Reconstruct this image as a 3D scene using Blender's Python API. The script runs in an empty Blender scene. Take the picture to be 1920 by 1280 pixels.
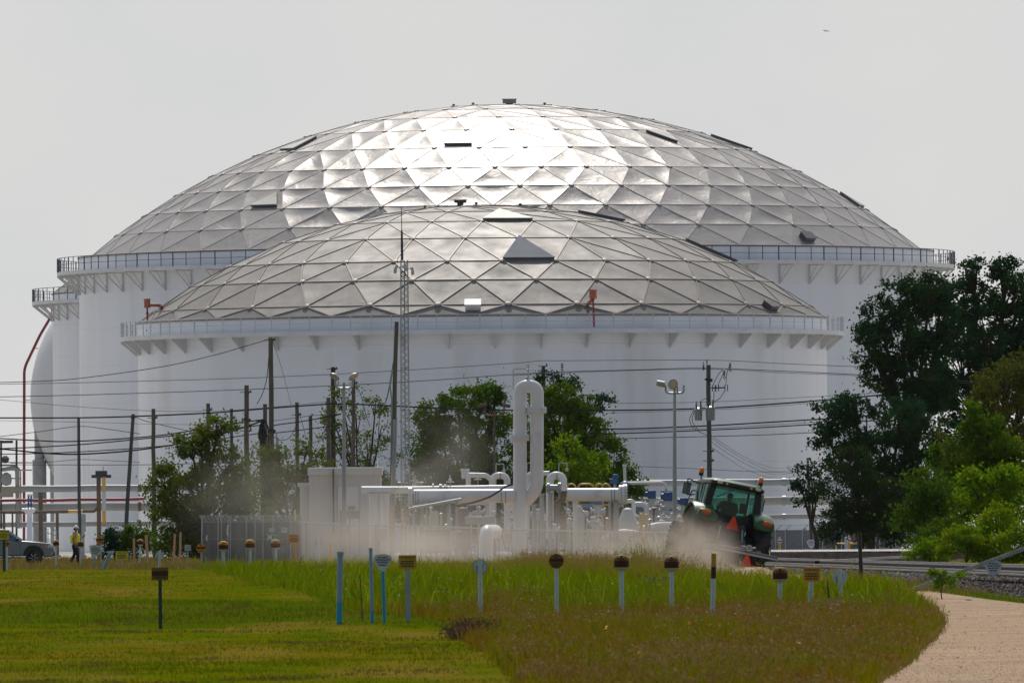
import bpy, bmesh, math, random
import numpy as np
from mathutils import Vector, Matrix

# ------------------------------------------------------------------ camera, light, exposure
FPX = 25000.0            # focal length in pixels of the 1920 px wide photograph (a 470 mm lens)
CAM_H = 2.0
ROLL = 0.0085
PITCH = math.atan(360 / FPX)
SUN_EL, SUN_AZ = math.radians(48), math.radians(-2.0)
EXPOSURE = 0.0

C = bpy.context.scene.collection
scene = bpy.context.scene
_F = Vector((0, math.cos(PITCH), math.sin(PITCH)))
_U0 = Vector((0, -math.sin(PITCH), math.cos(PITCH)))
_R0 = Vector((1, 0, 0))
_R = _R0 * math.cos(ROLL) - _U0 * math.sin(ROLL)
_U = _U0 * math.cos(ROLL) + _R0 * math.sin(ROLL)
cam_d = bpy.data.cameras.new('camera')
cam = bpy.data.objects.new('camera', cam_d)
C.objects.link(cam)
m = Matrix.Identity(4)
for i in range(3):
    m[i][0], m[i][1], m[i][2] = _R[i], _U[i], -_F[i]
m[2][3] = CAM_H
cam.matrix_world = m
cam_d.sensor_width = 36
cam_d.lens = FPX / 1920 * 36
cam_d.clip_start = 1
cam_d.clip_end = 60000
cam_d.dof.use_dof = True
cam_d.dof.focus_distance = 760
cam_d.dof.aperture_fstop = 18
scene.camera = cam

world = bpy.data.worlds.new('World')
scene.world = world
world.use_nodes = True
wn, wl = world.node_tree.nodes, world.node_tree.links
wn.clear()
w_out = wn.new('ShaderNodeOutputWorld'); w_bg = wn.new('ShaderNodeBackground')
sky = wn.new('ShaderNodeTexSky'); sky.sky_type = 'NISHITA'; sky.sun_disc = False
sky.sun_elevation = SUN_EL; sky.sun_rotation = SUN_AZ
sky.air_density = 1.3; sky.dust_density = 2.0; sky.ozone_density = 1.0; sky.altitude = 0
hs = wn.new('ShaderNodeHueSaturation'); hs.inputs['Saturation'].default_value = 1.0
wl.new(sky.outputs[0], hs.inputs['Color'])
tc = wn.new('ShaderNodeTexCoord')
mp = wn.new('ShaderNodeMapping'); mp.inputs['Scale'].default_value = (45, 45, 70)
nz = wn.new('ShaderNodeTexNoise'); nz.inputs['Scale'].default_value = 1.0; nz.inputs['Detail'].default_value = 5
wl.new(tc.outputs['Generated'], mp.inputs[0]); wl.new(mp.outputs[0], nz.inputs['Vector'])
ramp = wn.new('ShaderNodeMapRange')
ramp.inputs[1].default_value = 0.3; ramp.inputs[2].default_value = 0.75
ramp.inputs[3].default_value = 0.0; ramp.inputs[4].default_value = 1.0
wl.new(nz.outputs['Fac'], ramp.inputs[0])
veil = wn.new('ShaderNodeMix'); veil.data_type = 'RGBA'      # thin high overcast over the clear sky
SKY_STRENGTH = 0.072
SKY_VEIL_A, SKY_VEIL_B = (9.2, 9.45, 9.7, 1), (9.95, 10.0, 10.0, 1)
veil.inputs[6].default_value = SKY_VEIL_A; veil.inputs[7].default_value = SKY_VEIL_B
wl.new(ramp.outputs[0], veil.inputs[0])
mixs = wn.new('ShaderNodeMix'); mixs.data_type = 'RGBA'
# the veil is brightest and thickest on the sun's side of the sky
vdot = wn.new('ShaderNodeVectorMath'); vdot.operation = 'DOT_PRODUCT'
vdot.inputs[1].default_value = (0, math.cos(math.radians(25)), math.sin(math.radians(25)))
wl.new(tc.outputs['Generated'], vdot.inputs[0])
vr = wn.new('ShaderNodeMapRange'); vr.inputs[1].default_value = -0.1; vr.inputs[2].default_value = 0.85
vr.inputs[3].default_value = 0.06; vr.inputs[4].default_value = 0.93
wl.new(vdot.outputs['Value'], vr.inputs[0]); wl.new(vr.outputs[0], mixs.inputs[0])
wl.new(hs.outputs[0], mixs.inputs[6]); wl.new(veil.outputs[2], mixs.inputs[7])
wl.new(mixs.outputs[2], w_bg.inputs[0]); w_bg.inputs[1].default_value = SKY_STRENGTH
wl.new(w_bg.outputs[0], w_out.inputs[0])

sun_d = bpy.data.lights.new('sun', 'SUN'); sun_d.energy = 2.6; sun_d.angle = math.radians(1.5)
sun_d.color = (1.0, 0.94, 0.85)
sun = bpy.data.objects.new('sun', sun_d); C.objects.link(sun)
sd = Vector((math.sin(SUN_AZ) * math.cos(SUN_EL), math.cos(SUN_AZ) * math.cos(SUN_EL), math.sin(SUN_EL)))
sun.rotation_euler = (-sd).to_track_quat('-Z', 'Y').to_euler()
sun.location = (0, 0, 200)

vs = scene.view_settings
vs.view_transform = 'Standard'; vs.look = 'None'; vs.gamma = 1; vs.exposure = EXPOSURE
scene.cycles.use_denoising = True
scene.cycles.max_bounces = 8
scene.cycles.transparent_max_bounces = 24
scene.cycles.volume_bounces = 1
scene.cycles.volume_step_rate = 1.5
scene.cycles.volume_max_steps = 96

# ------------------------------------------------------------------ pixel -> world, terrain
def ray(px, py):
    return _F + _R * ((px - 960) / FPX) + _U * ((640 - py) / FPX)

def at(px, py, d):
    r = ray(px, py); t = d / r.y
    return Vector((r.x * t, d, CAM_H + r.z * t))

def S(d):
    return FPX / d          # photograph pixels per metre at distance d

def smooth(t):
    t = np.clip(t, 0, 1); return t * t * (3 - 2 * t)

def z0(y):
    return 0.6 * smooth((np.asarray(y, float) - 240) / 190)

TR_YAW, TR_ROLL, TR_D = math.radians(14), math.radians(11.5), 438.0
TR_R = Matrix.Rotation(TR_YAW, 3, 'Z') @ Matrix.Rotation(TR_ROLL, 3, 'Y')
TR_LOC = at(1374, 982, TR_D) - TR_R @ Vector((0, -0.6, 1.33))

def zg(x, y):
    x = np.asarray(x, float); y = np.asarray(y, float)
    z = z0(y) + 0.025 * np.sin(x * 0.55 + y * 0.021) * np.sin(y * 0.083 + x * 0.2) * smooth((900 - y) / 300)
    # the dirt track tilts sideways under the tractor
    dx, dy = x - TR_LOC.x, y - TR_LOC.y
    rx, ry = math.cos(TR_YAW), math.sin(TR_YAW)
    lat = dx * rx + dy * ry; lon = -dx * ry + dy * rx
    w = smooth((3.4 - np.abs(lat)) / 1.9) * smooth((7.0 - np.abs(lon - 1)) / 3.0)
    plane = TR_LOC.z - np.clip(lat, -1.9, 1.9) * math.tan(TR_ROLL)
    return z * (1 - w) + plane * w

_ys = np.concatenate([np.arange(60, 1200, 1.0), np.geomspace(1200, 30000, 200)])
_sl = (z0(_ys) - CAM_H) / _ys

def gxy(px, py):
    """ground points (x, y) under photograph pixels (arrays)"""
    px = np.asarray(px, float); py = np.asarray(py, float)
    u = (px - 960) / FPX; v = (640 - py) / FPX
    rx = _F.x + _R.x * u + _U.x * v; ry = _F.y + _R.y * u + _U.y * v; rz = _F.z + _R.z * u + _U.z * v
    y = np.interp(rz / ry, _sl, _ys)
    return rx / ry * y, y

def gpt(px, py):
    x, y = gxy(px, py); return Vector((float(x), float(y), float(zg(x, y))))

def base(px, d, dz=0.0):
    p = at(px, 1050, d); return Vector((p.x, d, float(zg(p.x, d)) + dz))

# ------------------------------------------------------------------ tagging, things, parts
def tag(o, label=None, cat=None, group=None, kind=None):
    if label: o['label'] = label
    if cat: o['category'] = cat
    if group: o['group'] = group
    if kind: o['kind'] = kind
    return o

def thing(name, label, cat, loc=(0, 0, 0), group=None, rot=None):
    o = bpy.data.objects.new(name, None); C.objects.link(o); o.location = loc
    o.empty_display_size = 0.2
    if rot: o.rotation_euler = rot
    return tag(o, label, cat, group)

def dup(root, loc, label, group=None, rot=None, scale=None):
    r = root.copy(); C.objects.link(r); r.location = loc
    if rot: r.rotation_euler = rot
    if scale: r.scale = (scale,) * 3
    r['label'] = label
    if group: r['group'] = group
    for ch in list(root.children):
        c = ch.copy(); C.objects.link(c); c.parent = r
        for g in ch.children:
            k = g.copy(); C.objects.link(k); k.parent = c
    return r

def np_mesh(name, verts, faces, mat, smooth_=False):
    """verts (N,3) and faces (M,k) numpy arrays to one mesh"""
    me = bpy.data.meshes.new(name)
    verts = np.asarray(verts, np.float32); faces = np.asarray(faces, np.int32)
    k = faces.shape[1]
    me.vertices.add(len(verts)); me.vertices.foreach_set('co', verts.ravel())
    me.loops.add(faces.size); me.loops.foreach_set('vertex_index', faces.ravel())
    me.polygons.add(len(faces)); me.polygons.foreach_set('loop_start', np.arange(0, faces.size, k, dtype=np.int32))
    if smooth_: me.polygons.foreach_set('use_smooth', np.ones(len(faces), bool))
    me.update(calc_edges=True)
    me.materials.append(mat)
    return me

def link(name, me, parent=None, loc=None):
    o = bpy.data.objects.new(name, me); C.objects.link(o)
    if parent: o.parent = parent
    if loc is not None: o.location = loc
    return o

def frame(axis):
    a = Vector(axis).normalized()
    h = Vector((0, 0, 1)) if abs(a.z) < 0.9 else Vector((1, 0, 0))
    u = a.cross(h).normalized(); return a, u, a.cross(u).normalized()

class MB:
    def __init__(s, o=(0, 0, 0)):
        s.v, s.f, s.o = [], [], Vector(o)
    def add(s, vs, fs):
        n = len(s.v)
        s.v += [Vector(p) - s.o for p in vs]; s.f += [tuple(i + n for i in f) for f in fs]
        return s
    def box(s, c, size, rot=None):
        c = Vector(c); hx, hy, hz = [q / 2 for q in size]
        vs = [Vector((x, y, z)) for x in (-hx, hx) for y in (-hy, hy) for z in (-hz, hz)]
        if rot is not None: vs = [rot @ p for p in vs]
        return s.add([c + p for p in vs], [(0, 1, 3, 2), (4, 6, 7, 5), (0, 4, 5, 1), (2, 3, 7, 6), (0, 2, 6, 4), (1, 5, 7, 3)])
    def cyl(s, p0, p1, r0, r1=None, n=12, caps=True):
        return s.tube([p0, p1], [r0, r0 if r1 is None else r1], n, caps)
    def tube(s, pts, r, n=8, caps=True, closed=False):
        pts = [Vector(p) for p in pts]; k = len(pts)
        if not isinstance(r, (list, tuple)): r = [r] * k
        vs, fs = [], []
        pu = None
        for i, p in enumerate(pts):
            if closed: t = pts[(i + 1) % k] - pts[i - 1]
            else: t = pts[min(i + 1, k - 1)] - pts[max(i - 1, 0)]
            a, u, w = frame(t)
            if pu is not None:
                u = (pu - a * pu.dot(a))
                u = u.normalized() if u.length > 1e-6 else frame(t)[1]
                w = a.cross(u)
            pu = u
            for j in range(n):
                g = 2 * math.pi * j / n
                vs.append(p + (u * math.cos(g) + w * math.sin(g)) * r[i])
        for i in range(k if closed else k - 1):
            a0, b0 = i * n, ((i + 1) % k) * n
            for j in range(n):
                fs.append((a0 + j, a0 + (j + 1) % n, b0 + (j + 1) % n, b0 + j))
        if caps and not closed:
            fs.append(tuple(range(n))[::-1]); fs.append(tuple(range((k - 1) * n, k * n)))
        return s.add(vs, fs)
    def lathe(s, c, prof, n=24, axis=(0, 0, 1)):
        a, u, w = frame(axis); c = Vector(c); vs, fs = [], []
        for (r, z) in prof:
            for j in range(n):
                g = 2 * math.pi * j / n
                vs.append(c + a * z + (u * math.cos(g) + w * math.sin(g)) * max(r, 1e-4))
        for i in range(len(prof) - 1):
            for j in range(n):
                fs.append((i * n + j, i * n + (j + 1) % n, (i + 1) * n + (j + 1) % n, (i + 1) * n + j))
        fs.append(tuple(range(n))[::-1]); fs.append(tuple(range((len(prof) - 1) * n, len(prof) * n)))
        return s.add(vs, fs)
    def ball(s, c, r, n=14):
        rx, ry, rz = (r, r, r) if not isinstance(r, (tuple, list)) else r
        c = Vector(c); vs, fs = [], []
        m_ = n // 2
        for i in range(m_ + 1):
            t = math.pi * i / m_
            for j in range(n):
                g = 2 * math.pi * j / n
                vs.append(c + Vector((rx * math.sin(t) * math.cos(g), ry * math.sin(t) * math.sin(g), rz * math.cos(t))))
        for i in range(m_):
            for j in range(n):
                fs.append((i * n + j, (i + 1) * n + j, (i + 1) * n + (j + 1) % n, i * n + (j + 1) % n))
        return s.add(vs, fs)
    def prism(s, poly, o, ux, uy, ext):
        o, ux, uy, ext = Vector(o), Vector(ux), Vector(uy), Vector(ext)
        a = [o + ux * p[0] + uy * p[1] for p in poly]; n = len(a)
        fs = [tuple(range(n))[::-1], tuple(range(n, 2 * n))]
        fs += [(i, (i + 1) % n, n + (i + 1) % n, n + i) for i in range(n)]
        return s.add(a + [p + ext for p in a], fs)
    def quad(s, a, b, c, d):
        return s.add([a, b, c, d], [(0, 1, 2, 3)])
    def mesh(s, name, mat, ang=38, flat=False):
        me = bpy.data.meshes.new(name)
        me.from_pydata([tuple(p) for p in s.v], [], s.f); me.update()
        bm = bmesh.new(); bm.from_mesh(me)
        bmesh.ops.remove_doubles(bm, verts=bm.verts, dist=1e-5)
        bmesh.ops.recalc_face_normals(bm, faces=bm.faces); bm.to_mesh(me); bm.free()
        if not flat:
            for p in me.polygons: p.use_smooth = True
            me.set_sharp_from_angle(angle=math.radians(ang))
        me.materials.append(mat)
        return me
    def build(s, name, mat, parent=None, loc=None, ang=38, flat=False):
        return link(name, s.mesh(name, mat, ang, flat), parent, loc)

def bevel(o, w, seg=2):
    b = o.modifiers.new('bevel', 'BEVEL'); b.width = w; b.segments = seg; b.limit_method = 'ANGLE'
    return o

def fillet(pts, r, k=6):
    pts = [Vector(p) for p in pts]; out = [pts[0]]
    for i in range(1, len(pts) - 1):
        a, b, c = pts[i - 1], pts[i], pts[i + 1]
        u, v = (a - b), (c - b); q = min(r, u.length * 0.49, v.length * 0.49)
        p0, p1 = b + u.normalized() * q, b + v.normalized() * q
        for j in range(k + 1):
            t = j / k
            out.append(p0 * (1 - t) ** 2 + b * 2 * t * (1 - t) + p1 * t * t)
    return out + [pts[-1]]

def spline(pts, k=8):
    pts = [Vector(p) for p in pts]; out = []
    for i in range(len(pts) - 1):
        p0, p1, p2, p3 = pts[max(i - 1, 0)], pts[i], pts[i + 1], pts[min(i + 2, len(pts) - 1)]
        for j in range(k):
            t = j / k
            out.append(0.5 * (2 * p1 + (p2 - p0) * t + (2 * p0 - 5 * p1 + 4 * p2 - p3) * t * t + (3 * p1 - p0 - 3 * p2 + p3) * t ** 3))
    return out + [pts[-1]]

_font_cache = {}
def text_mesh(txt, size):
    key = (txt, size)
    if key not in _font_cache:
        cu = bpy.data.curves.new('lettering', 'FONT'); cu.body = txt; cu.size = size
        cu.align_x = 'CENTER'; cu.align_y = 'CENTER'; cu.extrude = 0.002; cu.resolution_u = 3
        o = bpy.data.objects.new('lettering', cu); C.objects.link(o)
        dg = bpy.context.evaluated_depsgraph_get()
        me = bpy.data.meshes.new_from_object(o.evaluated_get(dg))
        bpy.data.objects.remove(o); _font_cache[key] = me
    return _font_cache[key]

def letter(mb, txt, size, o, ux, uy, stretch=1.0):
    """add lettering to a mesh: centre o, baseline direction ux, up direction uy"""
    me = text_mesh(txt, size); o, ux, uy = Vector(o), Vector(ux), Vector(uy); n = ux.cross(uy)
    mb.add([o + ux * (v.co.x * stretch) + uy * v.co.y + n * v.co.z for v in me.vertices], [tuple(p.vertices) for p in me.polygons])

# ------------------------------------------------------------------ materials
def M(name, col, rough=0.6, metal=0.0, var=0.08, scale=2.0, bump=0.0, bscale=20.0, stretch=None, dirt=None, dirt_scale=1.5, dirt_lo=0.55, coat=0.0):
    mt = bpy.data.materials.new(name); mt.use_nodes = True
    n, l = mt.node_tree.nodes, mt.node_tree.links
    p = n['Principled BSDF']; p.inputs['Roughness'].default_value = rough; p.inputs['Metallic'].default_value = metal
    if coat: p.inputs['Coat Weight'].default_value = coat
    if rough >= 0.9: p.inputs['Specular IOR Level'].default_value = 0.04
    t = n.new('ShaderNodeTexCoord'); v = t.outputs['Object']
    if stretch:
        mpn = n.new('ShaderNodeMapping'); mpn.inputs['Scale'].default_value = stretch
        l.new(v, mpn.inputs[0]); v = mpn.outputs[0]
    a = n.new('ShaderNodeTexNoise'); a.inputs['Scale'].default_value = scale; a.inputs['Detail'].default_value = 4
    l.new(v, a.inputs['Vector'])
    r = n.new('ShaderNodeMapRange'); r.inputs[1].default_value = 0.3; r.inputs[2].default_value = 0.7
    l.new(a.outputs['Fac'], r.inputs[0])
    x = n.new('ShaderNodeMix'); x.data_type = 'RGBA'
    x.inputs[6].default_value = tuple(c * (1 - var) for c in col) + (1,)
    x.inputs[7].default_value = tuple(min(c * (1 + var), 1) for c in col) + (1,)
    l.new(r.outputs[0], x.inputs[0]); out = x.outputs[2]
    if dirt:
        b = n.new('ShaderNodeTexNoise'); b.inputs['Scale'].default_value = dirt_scale; b.inputs['Detail'].default_value = 6
        l.new(v, b.inputs['Vector'])
        q = n.new('ShaderNodeMapRange'); q.inputs[1].default_value = dirt_lo; q.inputs[2].default_value = dirt_lo + 0.2
        l.new(b.outputs['Fac'], q.inputs[0])
        y = n.new('ShaderNodeMix'); y.data_type = 'RGBA'; y.inputs[7].default_value = tuple(dirt) + (1,)
        l.new(q.outputs[0], y.inputs[0]); l.new(out, y.inputs[6]); out = y.outputs[2]
    l.new(out, p.inputs['Base Color'])
    if bump:
        b = n.new('ShaderNodeTexNoise'); b.inputs['Scale'].default_value = bscale; b.inputs['Detail'].default_value = 4
        l.new(t.outputs['Object'], b.inputs['Vector'])
        u = n.new('ShaderNodeBump'); u.inputs['Strength'].default_value = bump; u.inputs['Distance'].default_value = 0.05
        l.new(b.outputs['Fac'], u.inputs['Height']); l.new(u.outputs[0], p.inputs['Normal'])
    return mt

def M_leaf(name, ca, cb, cc, trans=0.25, nscale=0.5, rough=0.5, ysc=1.0):
    """leaf colours vary from leaf to leaf and in drifts over the plant"""
    mt = bpy.data.materials.new(name); mt.use_nodes = True
    n, l = mt.node_tree.nodes, mt.node_tree.links
    p = n['Principled BSDF']; p.inputs['Roughness'].default_value = rough
    p.inputs['Specular IOR Level'].default_value = 0.0
    g = n.new('ShaderNodeNewGeometry')
    a = n.new('ShaderNodeMix'); a.data_type = 'RGBA'
    a.inputs[6].default_value = (*ca, 1); a.inputs[7].default_value = (*cb, 1)
    l.new(g.outputs['Random Per Island'], a.inputs[0])
    t = n.new('ShaderNodeTexCoord'); z = n.new('ShaderNodeTexNoise')
    z.inputs['Scale'].default_value = nscale; z.inputs['Detail'].default_value = 4
    ms = n.new('ShaderNodeMapping'); ms.inputs['Scale'].default_value = (1, ysc, 1); l.new(t.outputs['Object'], ms.inputs[0]); l.new(ms.outputs[0], z.inputs['Vector'])
    r = n.new('ShaderNodeMapRange'); r.inputs[1].default_value = 0.42; r.inputs[2].default_value = 0.66
    l.new(z.outputs['Fac'], r.inputs[0])
    b = n.new('ShaderNodeMix'); b.data_type = 'RGBA'; b.inputs[7].default_value = (*cc, 1)
    l.new(r.outputs[0], b.inputs[0]); l.new(a.outputs[2], b.inputs[6]); l.new(b.outputs[2], p.inputs['Base Color'])
    tr = n.new('ShaderNodeBsdfTranslucent'); l.new(b.outputs[2], tr.inputs['Color'])
    mx = n.new('ShaderNodeMixShader'); mx.inputs[0].default_value = trans
    l.new(p.outputs[0], mx.inputs[1]); l.new(tr.outputs[0], mx.inputs[2])
    l.new(mx.outputs[0], n['Material Output'].inputs['Surface'])
    return mt

def M_glass(name, tint, gloss=0.12, rough=0.03):
    mt = bpy.data.materials.new(name); mt.use_nodes = True
    n, l = mt.node_tree.nodes, mt.node_tree.links; n.remove(n['Principled BSDF'])
    t = n.new('ShaderNodeBsdfTransparent'); t.inputs[0].default_value = (*tint, 1)
    g = n.new('ShaderNodeBsdfGlossy'); g.inputs['Roughness'].default_value = rough
    x = n.new('ShaderNodeMixShader'); x.inputs[0].default_value = gloss
    l.new(t.outputs[0], x.inputs[1]); l.new(g.outputs[0], x.inputs[2]); l.new(x.outputs[0], n['Material Output'].inputs['Surface'])
    return mt

def M_mesh(name, col, pitch=0.06, fill=0.3):
    """woven wire netting: crossed diagonal wires with real holes"""
    mt = bpy.data.materials.new(name); mt.use_nodes = True
    n, l = mt.node_tree.nodes, mt.node_tree.links
    p = n['Principled BSDF']; p.inputs['Base Color'].default_value = (*col, 1); p.inputs['Metallic'].default_value = 0.6
    p.inputs['Roughness'].default_value = 0.5
    t = n.new('ShaderNodeTexCoord'); s = n.new('ShaderNodeSeparateXYZ'); l.new(t.outputs['Object'], s.inputs[0])
    outs = []
    for sgn in ('ADD', 'SUBTRACT'):
        a = n.new('ShaderNodeMath'); a.operation = sgn; l.new(s.outputs[0], a.inputs[0]); l.new(s.outputs[2], a.inputs[1])
        b = n.new('ShaderNodeMath'); b.operation = 'DIVIDE'; b.inputs[1].default_value = pitch; l.new(a.outputs[0], b.inputs[0])
        c = n.new('ShaderNodeMath'); c.operation = 'FRACT'; l.new(b.outputs[0], c.inputs[0])
        d = n.new('ShaderNodeMath'); d.operation = 'LESS_THAN'; d.inputs[1].default_value = fill / 2; l.new(c.outputs[0], d.inputs[0])
        outs.append(d)
    mx = n.new('ShaderNodeMath'); mx.operation = 'MAXIMUM'
    l.new(outs[0].outputs[0], mx.inputs[0]); l.new(outs[1].outputs[0], mx.inputs[1])
    l.new(mx.outputs[0], p.inputs['Alpha'])
    return mt

m_tank = M('white tank paint', (0.775, 0.795, 0.87), 0.42, 0, 0.04, 1.0, stretch=(0.35, 0.35, 0.04), dirt=(0.64, 0.645, 0.68), dirt_scale=0.7, dirt_lo=0.56)
m_white = M('white pipe paint', (0.74, 0.76, 0.80), 0.38, 0, 0.05, 1.5, dirt=(0.55, 0.50, 0.43), dirt_scale=0.9, dirt_lo=0.62)
m_wht2 = M('weathered white', (0.54, 0.555, 0.575), 0.6, 0, 0.08, 2.0, dirt=(0.42, 0.37, 0.30), dirt_scale=1.6, dirt_lo=0.62)
m_deck = M('galvanised deck', (0.62, 0.63, 0.66), 0.5, 0.2, 0.08, 1.0)
m_greyrail = M('light grey rail', (0.50, 0.52, 0.56), 0.5, 0.3, 0.05, 1.0)
m_navy = M('dark blue rail paint', (0.035, 0.045, 0.075), 0.5, 0, 0.1)
m_bracket = M('bracket paint', (0.60, 0.60, 0.60), 0.5, 0, 0.08, 1.5, dirt=(0.42, 0.38, 0.34), dirt_scale=1.0, dirt_lo=0.6)
m_seam_d = M('dark batten', (0.25, 0.22, 0.205), 0.55, 0.2, 0.2, 0.6)
m_seam_l = M('light batten', (0.30, 0.28, 0.28), 0.5, 0.5, 0.2, 0.6)
m_hatch = M('dark hatch frame', (0.10, 0.10, 0.12), 0.5, 0.2, 0.1)
m_sky_l = M('fibreglass skylight', (0.66, 0.64, 0.58), 0.35, 0, 0.1, 0.5, dirt=(0.55, 0.42, 0.24), dirt_scale=0.4, dirt_lo=0.55)
m_orange = M('rusty orange paint', (0.42, 0.12, 0.06), 0.55, 0, 0.15, 3.0)
m_red = M('red pipe paint', (0.27, 0.03, 0.05), 0.5, 0, 0.12, 2.0)
m_steel = M('grey steel', (0.36, 0.37, 0.38), 0.5, 0.4, 0.12, 1.5)
m_galv = M('galvanised steel', (0.34, 0.37, 0.40), 0.45, 0.5, 0.12, 2.0)
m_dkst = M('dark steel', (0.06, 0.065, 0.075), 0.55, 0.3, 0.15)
m_black = M('black plastic', (0.012, 0.013, 0.016), 0.45, 0, 0.1)
m_rubber = M('tyre rubber', (0.025, 0.024, 0.023), 0.85, 0, 0.25, 3, bump=0.3, dirt=(0.12, 0.10, 0.085), dirt_scale=1.4, dirt_lo=0.5)
m_wood = M('weathered pole wood', (0.165, 0.147, 0.122), 0.9, 0, 0.3, 3.0, bump=0.3, stretch=(3, 3, 0.25))
m_woodg = M('treated green grey pole', (0.115, 0.13, 0.125), 0.9, 0, 0.25, 3.0, stretch=(3, 3, 0.25))
m_woodd = M('creosoted dark wood', (0.085, 0.07, 0.068), 0.9, 0, 0.3, 3.0, stretch=(3, 3, 0.25))
m_plank = M('bleached plank', (0.36, 0.35, 0.33), 0.85, 0, 0.2, 4.0, stretch=(2, 2, 0.4))
m_lath = M('raw timber lath', (0.62, 0.36, 0.21), 0.8, 0, 0.12, 4.0)
m_wire = M('black cable', (0.014, 0.016, 0.024), 0.6)
m_wire2 = M('grey wire', (0.10, 0.10, 0.12), 0.5)
m_rust = M('rust brown pipe', (0.16, 0.115, 0.085), 0.75, 0.1, 0.25, 2.0)
m_insul = M('tan insulated pipe', (0.36, 0.35, 0.34), 0.7, 0, 0.15, 0.8, dirt=(0.36, 0.28, 0.20), dirt_scale=0.6, dirt_lo=0.55)
m_pipeg = M('grey rack pipe', (0.34, 0.35, 0.37), 0.5, 0, 0.1, 0.6, dirt=(0.36, 0.27, 0.17), dirt_scale=0.5, dirt_lo=0.68)
m_yel = M('safety yellow', (0.70, 0.44, 0.10), 0.5, 0, 0.1)
m_yelb = M('bright yellow bollard', (0.72, 0.36, 0.02), 0.5, 0, 0.1)
m_blue = M('valve blue', (0.035, 0.10, 0.30), 0.45, 0, 0.12)
m_ltblue = M('pale blue plastic', (0.22, 0.34, 0.47), 0.5, 0, 0.08, 3)
m_brblue = M('bright blue plastic', (0.015, 0.30, 0.52), 0.5, 0, 0.1, 3)
m_signw = M('faded sign white', (0.55, 0.58, 0.62), 0.5, 0, 0.08, 5)
m_signg = M('sign back grey', (0.30, 0.34, 0.38), 0.5, 0.3, 0.2, 6)
m_signy = M('sign yellow', (0.50, 0.29, 0.012), 0.7, 0, 0.08, 6)
m_signyl = M('lemon sign yellow', (0.66, 0.52, 0.02), 0.5, 0, 0.08, 6)
m_signo = M('sign orange', (0.62, 0.27, 0.02), 0.5, 0, 0.08, 6)
m_dometop = M('shade-darkened yellow cap', (0.20, 0.105, 0.008), 0.75, 0, 0.25, 8)  # yellow darkened in the colour to show the caps as backlit
m_domeyel = M('marker cap yellow', (0.50, 0.26, 0.010), 0.7, 0, 0.2, 8)
m_domered = M('dark red band', (0.075, 0.009, 0.009), 0.75, 0, 0.15, 8)
m_postw = M('white marker post', (0.52, 0.56, 0.62), 0.5, 0, 0.08, 4, dirt=(0.35, 0.33, 0.30), dirt_scale=3, dirt_lo=0.66)
m_postg = M('dark green post', (0.012, 0.05, 0.05), 0.55)
m_ink = M('black lettering', (0.02, 0.02, 0.022), 0.6)
m_inkg = M('grey lettering', (0.09, 0.10, 0.12), 0.6)
m_green = M('tractor green', (0.03, 0.125, 0.042), 0.35, 0, 0.15, 3, dirt=(0.26, 0.24, 0.19), dirt_scale=2.5, dirt_lo=0.6, coat=0.3)
m_signgr = M('sign green', (0.015, 0.22, 0.14), 0.5)
m_smv = M('fluorescent orange', (1.0, 0.075, 0.012), 0.45, 0, 0.04)
m_amber = M('amber lens', (0.85, 0.20, 0.01), 0.25)
m_redlens = M('red lens', (0.55, 0.09, 0.05), 0.25, 0, 0.15, 8)
m_lamp = M('lamp glass', (0.72, 0.60, 0.52), 0.25)
m_tractor_dark = M('dark cab frame', (0.012, 0.012, 0.016), 0.4)
m_glass_t = M_glass('tinted tractor glass', (0.58, 0.84, 0.78), 0.07)
m_glass_c = M_glass('dark car glass', (0.10, 0.16, 0.17), 0.25)
m_truck = M('grey blue car paint', (0.19, 0.22, 0.265), 0.28, 0.35, 0.06, 3, dirt=(0.16, 0.14, 0.12), dirt_scale=1.5, dirt_lo=0.62, coat=0.6)
m_alloy = M('alloy', (0.55, 0.54, 0.52), 0.4, 0.7, 0.1)
m_skin = M('skin', (0.30, 0.16, 0.11), 0.6)
m_hair = M('dark hair', (0.02, 0.015, 0.012), 0.7)
m_vest = M('fluorescent yellow vest', (0.92, 1.0, 0.03), 0.7, 0, 0.08, 6)
m_stripe = M('orange tape', (0.75, 0.36, 0.28), 0.6)
m_shirt = M('salmon shirt', (0.55, 0.30, 0.25), 0.8, 0, 0.1, 8)
m_navyc = M('navy trousers', (0.010, 0.012, 0.022), 0.85)
m_helmet = M('white helmet', (0.80, 0.80, 0.80), 0.35)
m_olive = M('olive shirt', (0.055, 0.07, 0.05), 0.85)
m_slat = M('grey fence slat', (0.17, 0.17, 0.18), 0.6, 0.1, 0.18, 1.2, stretch=(4, 4, 0.15))
m_chain = M_mesh('chain link netting', (0.25, 0.27, 0.28), 0.07, 0.32)
m_chain_d = M_mesh('dark chain link netting', (0.035, 0.046, 0.062), 0.07, 1.2)
m_gravel = M('railway ballast', (0.05, 0.039, 0.037), 0.95, 0, 0.55, 9.0, bump=0.8, bscale=12)
m_dust_road = M('caliche road', (0.42, 0.29, 0.19), 0.95, 0, 0.22, 0.6, bump=0.35, bscale=7, dirt=(0.31, 0.245, 0.195), dirt_scale=1.6, dirt_lo=0.5)
m_railh = M('polished rail head', (0.36, 0.32, 0.30), 0.5, 0.4, 0.12, 1.0)
m_railw = M('rusty rail web', (0.03, 0.021, 0.022), 0.8, 0.1, 0.2, 2.0)
m_sleeper = M('railway sleeper', (0.035, 0.028, 0.026), 0.95, 0, 0.3, 2.0)
m_trunk = M('bark', (0.07, 0.055, 0.042), 0.95, 0, 0.3, 4.0, bump=0.5)
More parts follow.
